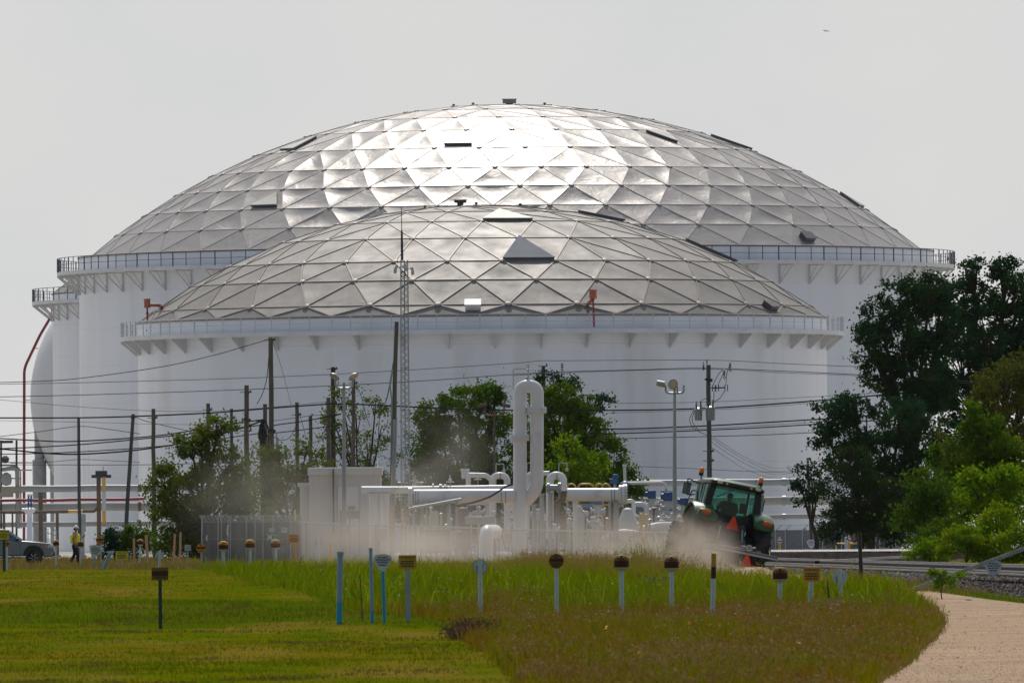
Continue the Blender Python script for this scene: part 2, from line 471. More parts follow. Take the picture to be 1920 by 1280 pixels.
m_roofw = M('control house white', (0.70, 0.70, 0.69), 0.55, 0, 0.05, 1.0, stretch=(2, 2, 0.1), dirt=(0.52, 0.48, 0.44), dirt_scale=1.0, dirt_lo=0.64)
m_bird = M('dark feathers', (0.03, 0.03, 0.035), 0.8)
m_concrete = M('concrete', (0.40, 0.38, 0.35), 0.9, 0, 0.15, 2)
m_box = M('grey cabinet', (0.42, 0.42, 0.41), 0.55, 0, 0.08, 2)
m_tanbox = M('tan cabinet', (0.38, 0.33, 0.28), 0.65, 0, 0.1, 2)
# ------------------------------------------------------------------ ground, road, ballast
def ground_material():
    mt = bpy.data.materials.new('lawn and soil'); mt.use_nodes = True
    n, l = mt.node_tree.nodes, mt.node_tree.links
    p = n['Principled BSDF']; p.inputs['Roughness'].default_value = 0.95; p.inputs['Specular IOR Level'].default_value = 0.0
    t = n.new('ShaderNodeTexCoord')
    def noise(sc, det, st):
        mpn = n.new('ShaderNodeMapping'); mpn.inputs['Scale'].default_value = st
        l.new(t.outputs['Object'], mpn.inputs[0])
        z = n.new('ShaderNodeTexNoise'); z.inputs['Scale'].default_value = sc; z.inputs['Detail'].default_value = det
        l.new(mpn.outputs[0], z.inputs['Vector']); return z.outputs['Fac']
    def rng(f, lo, hi):
        r = n.new('ShaderNodeMapRange'); r.inputs[1].default_value = lo; r.inputs[2].default_value = hi; l.new(f, r.inputs[0]); return r.outputs[0]
    def mix(f, a, b):
        x = n.new('ShaderNodeMix'); x.data_type = 'RGBA'; l.new(f, x.inputs[0])
        for s_, q in ((6, a), (7, b)):
            if isinstance(q, tuple): x.inputs[s_].default_value = (*q, 1)
            else: l.new(q, x.inputs[s_])
        return x.outputs[2]
    c = mix(rng(noise(0.9, 5, (1, 0.25, 1)), 0.35, 0.65), (0.060, 0.105, 0.0015), (0.125, 0.122, 0.002))
    c = mix(rng(noise(0.10, 4, (1, 0.30, 1)), 0.48, 0.60), c, mix(rng(noise(0.6, 4, (1, .3, 1)), .4, .6), (0.085, 0.10, 0.0015), (0.15, 0.115, 0.008)))
    c = mix(rng(noise(0.32, 5, (1, 0.11, 1)), 0.50, 0.66), c, (0.165, 0.125, 0.016))
    c = mix(rng(noise(2.1, 3, (1, 0.3, 1)), 0.74, 0.80), c, (0.085, 0.065, 0.012))
    s = n.new('ShaderNodeSeparateXYZ'); l.new(t.outputs['Object'], s.inputs[0])
    # a strip of uncut, greener grass between two mower passes
    wob = n.new('ShaderNodeMath'); wob.operation = 'MULTIPLY_ADD'; wob.inputs[1].default_value = 60; l.new(noise(0.25, 3, (1, .3, 1)), wob.inputs[0]); l.new(s.outputs[1], wob.inputs[2])
    a1 = rng(wob.outputs[0], 312, 322); a2 = rng(wob.outputs[0], 378, 366); mm = n.new('ShaderNodeMath'); mm.operation = 'MULTIPLY'; l.new(a1, mm.inputs[0]); l.new(a2, mm.inputs[1])
    m3 = n.new('ShaderNodeMath'); m3.operation = 'MULTIPLY'; m3.inputs[1].default_value = .75; l.new(mm.outputs[0], m3.inputs[0])
    c = mix(m3.outputs[0], c, (0.048, 0.090, 0.0015))
    c = mix(rng(s.outputs[1], 590, 640), c, mix(rng(noise(0.5, 4, (1, 0.3, 1)), 0.4, 0.6), (0.20, 0.16, 0.10), (0.14, 0.125, 0.07)))
    c = mix(rng(s.outputs[1], 790, 860), c, (0.47, 0.445, 0.405))  # yard ground made paler to bounce more light onto the tank walls
    l.new(c, p.inputs['Base Color'])
    return mt
rows = np.concatenate([np.arange(-150, 60, 15.0), np.arange(60, 720, 2.0), np.geomspace(722, 30000, 46)])
cols = np.linspace(-1, 1, 141)
X = np.sign(cols)[None, :] * np.abs(cols)[None, :] ** 1.5 * (60 + np.abs(rows)[:, None] * 0.35); Y = np.repeat(rows[:, None], len(cols), 1)
Z = zg(X, Y)
nr, nc = X.shape
idx = np.arange(nr * nc).reshape(nr, nc)
faces = np.stack([idx[:-1, :-1], idx[:-1, 1:], idx[1:, 1:], idx[1:, :-1]], -1).reshape(-1, 4)
m_ground = ground_material()
g = link('ground', np_mesh('ground', np.stack([X, Y, Z], -1).reshape(-1, 3), faces, m_ground, True))
tag(g, kind='structure')

def strip(name, rowspec, mat, ncol=14, dz=0.02, nsub=8):
    """a sheet on the ground between left and right edges given along image rows (py, left px, right px)"""
    rs = []
    for a, b in zip(rowspec[:-1], rowspec[1:]):
        for j in range(nsub): rs.append(np.array(a) + (np.array(b) - np.array(a)) * j / nsub)
    rs.append(np.array(rowspec[-1], float)); rs = np.array(rs)
    t = np.linspace(0, 1, ncol)
    px = rs[:, 1:2] * (1 - t) + rs[:, 2:3] * t; py = np.repeat(rs[:, :1], ncol, 1)
    x, y = gxy(px, py); z = zg(x, y) + dz
    i = np.arange(x.size).reshape(x.shape)
    f = np.stack([i[:-1, :-1], i[1:, :-1], i[1:, 1:], i[:-1, 1:]], -1).reshape(-1, 4)
    o = link(name, np_mesh(name, np.stack([x, y, z], -1).reshape(-1, 3), f, mat, True))
    return tag(o, kind='structure')
strip('dirt_road', [(1109, 1690, 1745), (1116, 1690, 1800), (1124, 1700, 1860), (1135, 1728, 1950), (1150, 1752, 2080), (1165, 1762, 2250), (1185, 1758, 2400), (1210, 1735, 2400),
                    (1240, 1700, 2400), (1275, 1640, 2400), (1330, 1530, 2400)], m_dust_road, 24)
strip('dirt_track', [(1050, 380, 1300), (1056, 440, 1420), (1066, 560, 1560), (1078, 720, 1640), (1090, 900, 1660), (1102, 1150, 1690), (1110, 1400, 1700)], m_dust_road, 24, 0.012)

# ------------------------------------------------------------------ railway
def track_x(y):            # near rail of the near track
    return 13.1 - 0.032 * (y - 342) - 0.000008 * (y - 342) ** 2
RZ = 0.86
ys = np.arange(190, 640, 6.0)
prof = [(-.85, None), (-.7, 0.35), (-.5, 0.62), (-.35, 0.69), (7.2, 0.71), (8.0, 0.64), (9.5, None)]
rng = np.random.default_rng(5)
V, Fc = [], []
for y in ys:
    for (dx, h) in prof:
        x = track_x(y) + dx
        zz = float(zg(x, y)); z = zz - 0.05 if h is None else zz + (0.7 - zz) * h + rng.uniform(-.03, .03)
        if h is not None and h > 0.66: z = h + rng.uniform(-.03, .02)
        V.append((x + rng.uniform(-.05, .05), y, z))
k = len(prof)
for i in range(len(ys) - 1):
    for j in range(k - 1):
        Fc.append((i * k + j, i * k + j + 1, (i + 1) * k + j + 1, (i + 1) * k + j))
tag(link('ballast_bed', np_mesh('ballast_bed', np.array(V), np.array(Fc), m_gravel, True)), kind='structure')

def track(label, pts, gauge=1.5, sleepers=True):
    """pts: ground line of the near rail (x, y, z of rail head)"""
    pts = [Vector(p) for p in pts]
    t = thing('railway_track', label, 'railway track', pts[0], 'railway tracks beside the field')
    for side in (0, 1):
        w, h = MB(pts[0]), MB(pts[0])
        L = []
        for i, p in enumerate(pts):
            d = (pts[min(i + 1, len(pts) - 1)] - pts[max(i - 1, 0)]); d.z = 0; d.normalize()
            nrm = Vector((d.y, -d.x, 0)); L.append((p + nrm * gauge * side, nrm))
        for mb, hw, zt, zb in ((w, 0.045, -0.045, -0.19), (h, 0.036, 0, -0.044)):
            vs, fs = [], []
            for q, nrm in L:
                for s_, z_ in ((-1, zb), (1, zb), (1, zt), (-1, zt)):
                    vs.append(q + nrm * hw * s_ + Vector((0, 0, z_)))
            for i in range(len(L) - 1):
                for j in range(4): fs.append((i * 4 + j, i * 4 + (j + 1) % 4, (i + 1) * 4 + (j + 1) % 4, (i + 1) * 4 + j))
            mb.add(vs, fs)
        o = w.build('rail', m_railw, t); h.build('rail_head', m_railh, o)
    if sleepers:
        s = MB(pts[0])
        for a, b in zip(pts[:-1], pts[1:]):
            d = b - a; n_ = max(1, int(d.length / 0.62))
            for i in range(n_):
                q = a + d * (i / n_); u = Vector((d.x, d.y, 0)).normalized(); r = Vector((u.y, -u.x, 0))
                s.box(q + r * gauge / 2 + Vector((0, 0, -0.24)), (2.5, 0.22, 0.12), Matrix.Rotation(math.atan2(r.y, r.x), 3, 'Z'))
        tag(s.build('sleepers', m_sleeper, t, flat=True), kind='stuff')
    return t
yy = list(range(250, 600, 20))
track('near railway track on grey ballast behind the pipeline markers, closest to the dirt road', [(track_x(y), y, RZ) for y in yy])
track('second railway track on the ballast, beyond the near track and below the bushes', [(track_x(y) + 4.4, y, RZ + .02) for y in yy])
a_, b_ = at(1530, 1050, 513), at(1700, 1041, 592)
track('short diverging track branching off toward the fence behind the black post', [a_, a_.lerp(b_, .33), a_.lerp(b_, .66), b_], 1.3)
# raised siding with a pale gravel top running across in front of the fence
mb = MB(); rng = np.random.default_rng(3)
q0, q1 = at(1446, 1034, 615), at(1840, 1031.5, 615)
N = 60; vs = []
for i in range(N + 1):
    p = q0.lerp(q1, i / N); j = lambda a=.04: float(rng.uniform(-a, a))
    vs += [p + Vector((0, -1.1, -0.42 + j())), p + Vector((0, -.35, -0.10 + j(.03))), p + Vector((0, 0, j(.035))), p + Vector((0, 2.2, j(.03))), p + Vector((0, 4, -.4))]
fs = []
for i in range(N):
    for q in range(4): fs.append((i * 5 + q, i * 5 + q + 1, i * 5 + q + 6, i * 5 + q + 5))
mb.add(vs, fs)
m_bank = M('dark cinder bank', (0.035, 0.026, 0.026), 0.95, 0, 0.4, 4.0)
tag(mb.build('gravel_bank', m_bank, flat=True), kind='structure')
m_pale = M('pale limestone chips', (0.62, 0.60, 0.57), 0.9, 0, 0.25, 6)
mb = MB()
for i in range(N):
    p = q0.lerp(q1, i / N); q = q0.lerp(q1, (i + 1) / N)
    z = [float(rng.uniform(.03, .09)) for _ in range(2)]
    mb.add([p + Vector((0, -.1, .0)), q + Vector((0, -.1, .0)), q + Vector((0, .3, .09)), p + Vector((0, .3, .09)), q + Vector((0, 1.8, .09)), p + Vector((0, 1.8, .09))], [(0, 1, 2, 3), (3, 2, 4, 5)])
tag(mb.build('gravel_path', m_pale, flat=True), kind='structure')

# ------------------------------------------------------------------ tanks
def M_panel(name, col, rough, metal, var, wr, wscale):
    """aluminium dome sheet: slight tone differences from sheet to sheet, soft wrinkles"""
    mt = bpy.data.materials.new(name); mt.use_nodes = True
    n, l = mt.node_tree.nodes, mt.node_tree.links
    p = n['Principled BSDF']; p.inputs['Metallic'].default_value = metal
    g = n.new('ShaderNodeNewGeometry'); t = n.new('ShaderNodeTexCoord')
    x = n.new('ShaderNodeMix'); x.data_type = 'RGBA'
    x.inputs[6].default_value = tuple(c * (1 - var) for c in col) + (1,); x.inputs[7].default_value = tuple(min(1, c * (1 + var)) for c in col) + (1,)
    l.new(g.outputs['Random Per Island'], x.inputs[0])
    z = n.new('ShaderNodeTexNoise'); z.inputs['Scale'].default_value = 0.5; z.inputs['Detail'].default_value = 6
    mpn = n.new('ShaderNodeMapping'); mpn.inputs['Scale'].default_value = (1, 1, 0.6); l.new(t.outputs['Object'], mpn.inputs[0]); l.new(mpn.outputs[0], z.inputs['Vector'])
    r = n.new('ShaderNodeMapRange'); r.inputs[1].default_value = 0.45; r.inputs[2].default_value = 0.75; l.new(z.outputs['Fac'], r.inputs[0])
    y = n.new('ShaderNodeMix'); y.data_type = 'RGBA'; y.inputs[7].default_value = tuple(c * 0.84 for c in col) + (1,)
    l.new(r.outputs[0], y.inputs[0]); l.new(x.outputs[2], y.inputs[6]); l.new(y.outputs[2], p.inputs['Base Color'])
    rr = n.new('ShaderNodeMapRange'); rr.inputs[1].default_value = 0.3; rr.inputs[2].default_value = 0.7
    rr.inputs[3].default_value = rough - 0.05; rr.inputs[4].default_value = rough + 0.06; l.new(z.outputs['Fac'], rr.inputs[0]); l.new(rr.outputs[0], p.inputs['Roughness'])
    w = n.new('ShaderNodeTexNoise'); w.inputs['Scale'].default_value = wscale; w.inputs['Detail'].default_value = 3; w.inputs['Distortion'].default_value = 1.2
    l.new(t.outputs['Object'], w.inputs['Vector'])
    b = n.new('ShaderNodeBump'); b.inputs['Strength'].default_value = wr; b.inputs['Distance'].default_value = 0.12
    l.new(w.outputs['Fac'], b.inputs['Height']); l.new(b.outputs[0], p.inputs['Normal'])
    return mt
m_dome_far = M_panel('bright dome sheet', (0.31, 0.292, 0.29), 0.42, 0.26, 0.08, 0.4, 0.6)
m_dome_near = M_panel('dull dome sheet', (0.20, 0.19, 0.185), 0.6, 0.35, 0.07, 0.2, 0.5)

def dome_net(thetas, counts, phis, Rs, zc):
    """rings of nodes on a spherical cap -> node points and triangles"""
    rings = [[Vector((0, 0, Rs + zc))]]
    angs = [[0.0]]
    for th, n_, ph in zip(thetas, counts, phis):
        r, z = Rs * math.sin(math.radians(th)), Rs * math.cos(math.radians(th)) + zc
        a = [(math.radians(ph) + 2 * math.pi * i / n_) for i in range(n_)]
        a = sorted(x % (2 * math.pi) for x in a); angs.append(a)
        rings.append([Vector((r * math.sin(x), -r * math.cos(x), z)) for x in a])
    tris = []
    for k in range(len(rings) - 1):
        A, B, aa, bb = rings[k], rings[k + 1], angs[k], angs[k + 1]
        if len(A) == 1:
            for j in range(len(B)): tris.append((A[0], B[j], B[(j + 1) % len(B)], k))
            continue
        i, j = 0, 0
        # start with the closest pair
        j = min(range(len(B)), key=lambda q: abs((bb[q] - aa[0] + math.pi) % (2 * math.pi) - math.pi))
        i0, j0 = i, j; na, nb = len(A), len(B); ci = cj = 0
        def un(arr, s, c): return arr[(s + c) % len(arr)] + 2 * math.pi * ((s + c) // len(arr))
        off = 0
        while bb[j0] + off - aa[0] > math.pi: off -= 2 * math.pi
        while bb[j0] + off - aa[0] < -math.pi: off += 2 * math.pi
        while ci < na or cj < nb:
            na_next = un(aa, i0, ci + 1); nb_next = un(bb, j0, cj + 1) + off
            if cj >= nb or (ci < na and na_next < nb_next):
                tris.append((A[(i0 + ci) % na], A[(i0 + ci + 1) % na], B[(j0 + cj) % nb], k)); ci += 1
            else:
                tris.append((A[(i0 + ci) % na], B[(j0 + cj) % nb], B[(j0 + cj + 1) % nb], k)); cj += 1
    return rings, tris

def tank(label, cpx, cd, R, Rw, z_deck, z_dome, dome, pm, seamw, seam_mat, nbr, rail_mat, rail_h, br_drop, truss, seed, sag, caps_r, skylights=(), front=True, wall_mat=None):
    rnd = random.Random(seed)
    c = at(cpx, 900, cd); c.z = 0.6
    zd, zb = z_deck - c.z, z_dome - c.z
    t = thing('storage_tank', label, 'storage tank', c)
    # shell: courses of plate, each lapped a few millimetres
    nseg = 160
    w = MB(); H = zb; ncourse = 8
    prof = [(R + 0.03, 0)]
    for i in range(1, ncourse + 1):
        z = H * i / ncourse; r_ = R - 0.004 * i
        prof += [(r_, z - 0.03), (r_ + 0.025, z - 0.015), (r_, z)]
    w.lathe((0, 0, 0), prof, nseg); w.build('wall', wall_mat or m_tank, t, ang=22)
    d = MB(); d.lathe((0, 0, zd), [(R + 0.01, 0.0), (R + 0.01, -0.02), (Rw, -0.30), (Rw + 0.03, -0.30), (Rw + 0.03, 0.06), (Rw, 0.06), (Rw, 0.0)], nseg)
    d.build('walkway', m_deck, t, ang=30)
    # railing
    r = MB(); npost = int(2 * math.pi * Rw / 1.75)
    for z_, q in ((rail_h, 0.032), (rail_h * 0.52, 0.026)):
        r.tube([(Rw * math.sin(2 * math.pi * i / 180), -Rw * math.cos(2 * math.pi * i / 180), zd + z_) for i in range(180)], q, 6, closed=True)
    for i in range(npost):
        a = 2 * math.pi * (i + rnd.uniform(-.12, .12)) / npost; x, y = Rw * math.sin(a), -Rw * math.cos(a)
        r.cyl((x, y, zd), (x, y, zd + rail_h), 0.04 if i % 3 else 0.06, n=5)
    r.build('railing', rail_mat, t)
    # brackets under the walkway: one mesh, copied round the front
    b = MB(); ov = Rw - R
    if truss:
        b.tube([(0, -ov, -0.3), (0, 0.0, -0.3 - br_drop)], 0.075, 5); b.tube([(0, -0.08, -0.28), (0, -0.05, -0.3 - br_drop)], 0.07, 5)
        b.tube([(0, -0.1, -br_drop * .95), (0, -ov * .55, -0.25)], 0.05, 5); b.tube([(0, -ov, -.34), (0, 0, -.34)], .05, 5)
    else:
        b.prism([(0, 0), (-ov, 0), (-ov, -0.12), (-.12, -br_drop), (0, -br_drop)], (-.03, 0, -.3), (0, 1, 0), (0, 0, 1), (.06, 0, 0))
        b.tube([(0, -ov, -0.40), (0, -.10, -0.30 - br_drop)], 0.07, 4)
    bme = b.mesh('bracket', m_bracket)
    for i in range(nbr):
        a = 2 * math.pi * (i + 0.3) / nbr
        if math.cos(a) < -0.3: continue
        o = link('bracket', bme, t, (R * math.sin(a), -R * math.cos(a), zd)); o.rotation_euler = (0, 0, a)
    # dome
    thetas, counts, phis, th_base, Rs = dome
    zc = zb - Rs * math.cos(math.radians(th_base))
    rings, tris = dome_net(thetas + [th_base], counts + [counts[-1]], phis + [phis[-1] + 180 / counts[-1]], Rs, zc)
    cen = Vector((0, 0, zc)); pan = MB(); n_ = 6 if sag > .05 else 4
    V, Fq, k0 = [], [], 0
    for (A, B, D, k) in tris:
        A, B, D = Vector(A), Vector(B), Vector(D)
        nrm = (B - A).cross(D - A).normalized(); mid = (A + B + D) / 3
        if nrm.dot(mid - cen) < 0: B, D = D, B; nrm = -nrm
        amp = sag * rnd.uniform(0.25, 1.6) * (0.3 if k == len(thetas) else 1); tilt = rnd.uniform(-1.1, 1.1); tl2 = rnd.uniform(-1.1, 1.1)
        ids = {}
        for i in range(n_ + 1):
            for j in range(n_ + 1 - i):
                u, v = i / n_, j / n_; w_ = 1 - u - v
                bulge = (27 * u * v * w_) ** 0.75 if u * v * w_ > 0 else 0
                # loose sheet: pulled tight at the corners, slack along the middle of the edges
                e = (u * v + v * w_ + w_ * u) * 3
                q = A * w_ + B * u + D * v + nrm * (-(amp * bulge * (1 + tilt * (u - v) + tl2 * (w_ - u))) - amp * 0.25 * (e if bulge else 0))
                ids[i, j] = k0 + len(ids); V.append(q)
        for i in range(n_):
            for j in range(n_ - i):
                Fq.append((ids[i, j], ids[i + 1, j], ids[i, j + 1]))
                if j < n_ - i - 1: Fq.append((ids[i + 1, j], ids[i + 1, j + 1], ids[i, j + 1]))
        k0 += len(ids)
    dome_o = link('dome_roof', np_mesh('dome_roof', np.array([tuple(v) for v in V]), np.array(Fq), pm, True), t)
    sm = MB(); seen = set()
    for (A, B, D, k) in tris:
        for p, q in ((A, B), (B, D), (D, A)):
            key = tuple(sorted([tuple(round(x, 2) for x in p), tuple(round(x, 2) for x in q)]))
            if key in seen: continue
            seen.add(key)
            if max(p.y, q.y) > R * 0.35: continue
            if k == len(thetas) and min(p.z, q.z) < zb + .05 and abs(p.z - q.z) < .05: continue
            mid = (p + q) / 2; up = (mid - cen).normalized(); d = q - p
            side = d.cross(up).normalized()
            M3 = Matrix((d.normalized(), side, up)).transposed()
            sm.box(mid + up * (0.012 if truss else 0.025), (d.length - 0.1, seamw, 0.03 if truss else 0.055), M3)
    for ring in rings[1:len(thetas) + 1]:
        for p in ring:
            if p.y > R * 0.35: continue
            up = (p - cen).normalized()
            sm.lathe(p + up * 0.02, [(caps_r, -0.05), (caps_r, 0.05), (caps_r * .8, 0.08), (0.02, 0.09)], 10, up)
    sm.build('roof_battens', seam_mat, dome_o, ang=25)
    # skirt under the dome edge
    s = MB(); s.lathe((0, 0, 0), [(R * .9, zb - .02), (R + 0.10, zb - 0.02), (R + 0.12, zb - .16), (R + .02, zb - .18)], nseg); s.build('eave', m_seam_d, dome_o)
    wc = t.location
    def facet(px, py):
        best = None
        for tr in tris:
            A, B, D, k = tr; mid = (Vector(A) + Vector(B) + Vector(D)) / 3
            if (mid - cen).normalized().y > 0.25: continue
            w_ = wc + mid; d_ = w_ - Vector((0, 0, CAM_H))
            qx = 960 + FPX * d_.dot(_R) / d_.dot(_F); qy = 640 - FPX * d_.dot(_U) / d_.dot(_F)
            e = (qx - px) ** 2 + ((qy - py) * 1.6) ** 2
            if best is None or e < best[0]: best = (e, tr)
        A, B, D, k = best[1]; A, B, D = Vector(A), Vector(B), Vector(D)
        nrm = (B - A).cross(D - A).normalized()
        if nrm.dot(A - cen) < 0: B, D = D, B; nrm = -nrm
        return A, B, D, nrm
    for (px, py, sc, mat) in skylights:
        A, B, D, nrm = facet(px, py); mid = (A + B + D) / 3
        P_ = [mid + (q - mid) * sc for q in (A, B, D)]
        curb = MB(); curb.add([p + nrm * .0 for p in P_] + [p + nrm * .20 for p in P_], [(0, 1, 4, 3), (1, 2, 5, 4), (2, 0, 3, 5)])
        co = curb.build('skylight_curb', m_hatch, t, flat=True)
        lid = MB(); P2 = [mid + (q - mid) * (sc * 1.02) for q in (A, B, D)]
        lid.add([p + nrm * .21 for p in P2] + [p + nrm * .27 for p in P2], [(0, 2, 1), (3, 4, 5), (0, 1, 4, 3), (1, 2, 5, 4), (2, 0, 3, 5)])
        lid.build('skylight', mat, co, flat=True)
    return t, cen, zb, facet

Rn = 646 / S(1090)
near_apex = at(903, 385, 1090).z; near_base = at(905, 599.5, 1090).z
hn = near_apex - near_base; rn = Rn * .996; Rs_n = (rn * rn + hn * hn) / (2 * hn)
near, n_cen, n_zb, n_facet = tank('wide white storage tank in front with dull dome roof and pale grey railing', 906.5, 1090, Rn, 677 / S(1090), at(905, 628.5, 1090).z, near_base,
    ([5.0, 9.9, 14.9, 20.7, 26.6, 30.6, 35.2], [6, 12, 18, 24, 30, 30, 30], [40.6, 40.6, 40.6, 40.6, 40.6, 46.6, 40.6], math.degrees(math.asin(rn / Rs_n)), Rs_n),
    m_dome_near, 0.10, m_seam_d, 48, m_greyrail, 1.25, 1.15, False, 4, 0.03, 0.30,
    [(955, 411, .98, m_sky_l), (988, 484, .96, M('blue grey skylight', (0.19, 0.205, 0.25), .85, 0, .15, .6)), (1150, 407, .9, m_dome_near), (1362, 487, .95, m_dome_near), (525, 487, .92, m_dome_near)])
Rf = 801 / S(1230)
far_apex = at(960, 196, 1230).z; far_base = at(952, 476.5, 1230).z
hf = far_apex - far_base; rf = 781 / S(1230); Rs_f = (rf * rf + hf * hf) / (2 * hf)
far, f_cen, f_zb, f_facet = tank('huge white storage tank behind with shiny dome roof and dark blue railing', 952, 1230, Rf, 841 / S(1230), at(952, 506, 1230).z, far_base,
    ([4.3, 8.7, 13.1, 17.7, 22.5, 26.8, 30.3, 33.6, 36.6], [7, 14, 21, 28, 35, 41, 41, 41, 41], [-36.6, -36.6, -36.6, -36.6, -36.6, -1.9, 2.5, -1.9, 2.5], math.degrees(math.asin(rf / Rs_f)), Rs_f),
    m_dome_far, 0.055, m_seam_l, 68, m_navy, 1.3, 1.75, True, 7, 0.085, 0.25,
    [(869, 266, .62, m_sky_l), (1250, 264, .62, m_sky_l), (557, 273, .66, m_sky_l), (516, 374, .62, m_sky_l), (1600, 372, .7, m_dome_far), (1387, 270, .8, m_dome_far)])
# things on the roofs
def apex_hatch(parent, top, px_off, s_, w, h, rise):
    mb = MB(); z = top
    mb.box((px_off, -.3, z + rise + h / 2), (w, 1.1, h)); mb.box((px_off, -.3, z + rise / 2), (w * .55, .7, rise + .05)); mb.box((px_off, -.3, z + rise + h + .03), (w * 1.08, 1.2, .05))
    o = mb.build('roof_vent', m_steel if w > 1.1 else m_hatch, parent); return o
apex_hatch(far, f_cen.z + Rs_f, .45, 0, 1.25, .34, .10); apex_hatch(near, n_cen.z + Rs_n, -1.7, 0, 1.0, .2, .20)
for (par, cen_, Rs_, offs) in ((far, f_cen, Rs_f, (-4.7, -2.9, 3.7)), (near, n_cen, Rs_n, (-4.6, -.4, 3.2))):
    for x in offs:
        z = cen_.z + math.sqrt(Rs_ ** 2 - x * x); mb = MB()
        mb.cyl((x, 0, z - .1), (x, 0, z + .22), .08, n=8); mb.cyl((x, 0, z + .12), (x, 0, z + .26), .16, .1, n=8); mb.cyl((x, 0, z), (x, 0, z + .05), .3, n=10)
        mb.build('roof_fitting', m_hatch, par)
def roof_hatch(tk, fac, px, py, size, mat):
    A, B, D, nrm = fac(px, py); mid = (A + B + D) / 3; h = Vector((0, 0, 1)).cross(nrm).normalized(); M3 = Matrix((h, nrm.cross(h), nrm)).transposed(); q = MB()
    q.box(mid + nrm * size[2] / 2, size, M3); q.box(mid + nrm * (size[2] + .03), (size[0] * 1.1, size[1] * 1.1, .06), M3); q.build('roof_hatch', mat, tk)
for (px, py, sz, mt_) in ((350, 578, (1.3, .9, .35), m_hatch), (878, 566, (1.2, .8, .5), m_deck), (1433, 566, (1.2, .9, .4), m_hatch)): roof_hatch(near, n_facet, px, py, sz, mt_)
for (px, py, sz, mt_) in ((205, 474, (1.4, 1.0, .4), m_hatch), (1525, 455, (1.3, .9, .4), m_hatch)): roof_hatch(far, f_facet, px, py, sz, mt_)
# red foam chambers on the front tank
def foam(can, foot, arm):
    cx, ct, cb, cw = can; d = 1090 - Rn * math.sqrt(1 - min(.97, (cx - 906.5) / 646) ** 2) - .9
    o = near.location; mb = MB(o); s_ = S(d)
    pc, pb = at(cx, ct, d), at(cx, cb, d)
    mb.lathe(pb, [(cw / s_, 0), (cw / s_, pc.z - pb.z - .1), (cw * 1.15 / s_, pc.z - pb.z - .08), (cw * 1.15 / s_, pc.z - pb.z)], 14)
    ch = mb.build('foam_chamber', m_orange, near)
    r = MB(o); r.tube([at(cx, cb, d), at(foot[0], foot[1], d)], .075, 8)
    for q in (.2, .5, .8):
        p = at(cx, cb, d).lerp(at(foot[0], foot[1], d), q); r.cyl(p - Vector((0, 0, .06)), p + Vector((0, 0, .06)), .13, n=8)
    r.build('riser', m_red, ch)
    a = MB(o); a.tube(fillet([at(p[0], p[1], d + p[2]) for p in arm], .35), .14, 10)
    a.build('foam_pipe', m_orange, ch)
foam((276, 560, 577, 6.0), (277, 630), [(281, 572, 0), (297, 572, 0), (303, 574, 1.5), (303, 590, 3)])
foam((1112, 543, 560, 7.0), (1114, 613), [(1112, 561, 0), (1106, 566, .6), (1101, 572, 2)])

# third tank, at the left behind, and the storage sphere
tank('white storage tank with dark railing, partly hidden behind the huge tank', 700, 1340, 599 / S(1340), 636 / S(1340), at(400, 565, 1340).z, at(400, 548, 1340).z,
    ([6, 12, 18, 24, 30, 35], [6, 12, 18, 24, 30, 30], [0, 0, 0, 0, 0, 6], 39, 599 / S(1340) / math.sin(math.radians(39))),
    m_dome_near, 0.08, m_seam_l, 60, m_navy, 1.3, 1.6, True, 9, 0.05, 0.2)
m_sphere = M('sphere paint', (0.64, 0.64, 0.68), 0.5, 0, 0.03, 0.5, dirt=(0.40, 0.35, 0.25), dirt_scale=0.25, dirt_lo=0.64)
sc_ = at(324, 745, 1420); sR = 267 / S(1420)
t = thing('storage_sphere', 'pale round storage sphere on thick legs behind the red pipe', 'storage sphere', (sc_.x, sc_.y, 0.6))
mb = MB(); mb.ball((0, 0, sc_.z - .6), sR, 96); mb.build('vessel', m_sphere, t, ang=80)
lg = MB(); lg.cyl((0, 0, 0), (0, 0, at(70, 862, 1420).z - .6), 13 / S(1420), n=20); lg.cyl((0, 0, at(70, 862, 1420).z - .7), (0, 0, sc_.z - .6), 9 / S(1420), n=16)
lme = lg.mesh('leg', m_steel)
for i in range(10):
    a = 2 * math.pi * (i + .22) / 10 + math.pi
    link('leg', lme, t, (sR * .945 * math.cos(a), sR * .945 * math.sin(a), 0))
d_ = 1300
t = thing('riser_pipe', 'tall red pipe rising and bending along the edge of the round sphere', 'pipe', base(45, d_))
mb = MB(t.location); mb.tube(fillet([base(45, d_), at(45.5, 690, d_), at(75, 628, d_), at(93, 598, d_)], .6), 2.7 / S(d_), 10)
for py in (600, 625, 660, 700, 760, 820, 880): pass
mb.build('pipe', m_red, t)
mb = MB(t.location)
for (px, py) in ((72, 653), (58, 750)):
    mb = MB(t.location); p = at(px, py, d_); mb.tube([at(45 if py > 700 else 66, py, d_), p], .05, 6); mb.build('strut', m_bracket, t)
# ------------------------------------------------------------------ trees and shrubs
def leaves(P, size, rng, aspect=0.62, up=0.35):
    """pointed leaf quads at points P"""
    n = len(P)
    a = rng.normal(size=(n, 3)); a[:, 2] -= 0.25; a /= np.linalg.norm(a, axis=1, keepdims=True)
    nr_ = rng.normal(size=(n, 3)); nr_[:, 2] += up * 3; nr_ -= a * (nr_ * a).sum(1, keepdims=True)
    nr_ /= np.linalg.norm(nr_, axis=1, keepdims=True) + 1e-9
    b = np.cross(nr_, a); L = (size * rng.uniform(0.6, 1.3, n))[:, None]; W = L * aspect
    V = np.stack([P - a * L * .5, P + b * W * .5 + a * L * .05, P + a * L * .5, P - b * W * .5 + a * L * .05], 1).reshape(-1, 3)
    return V

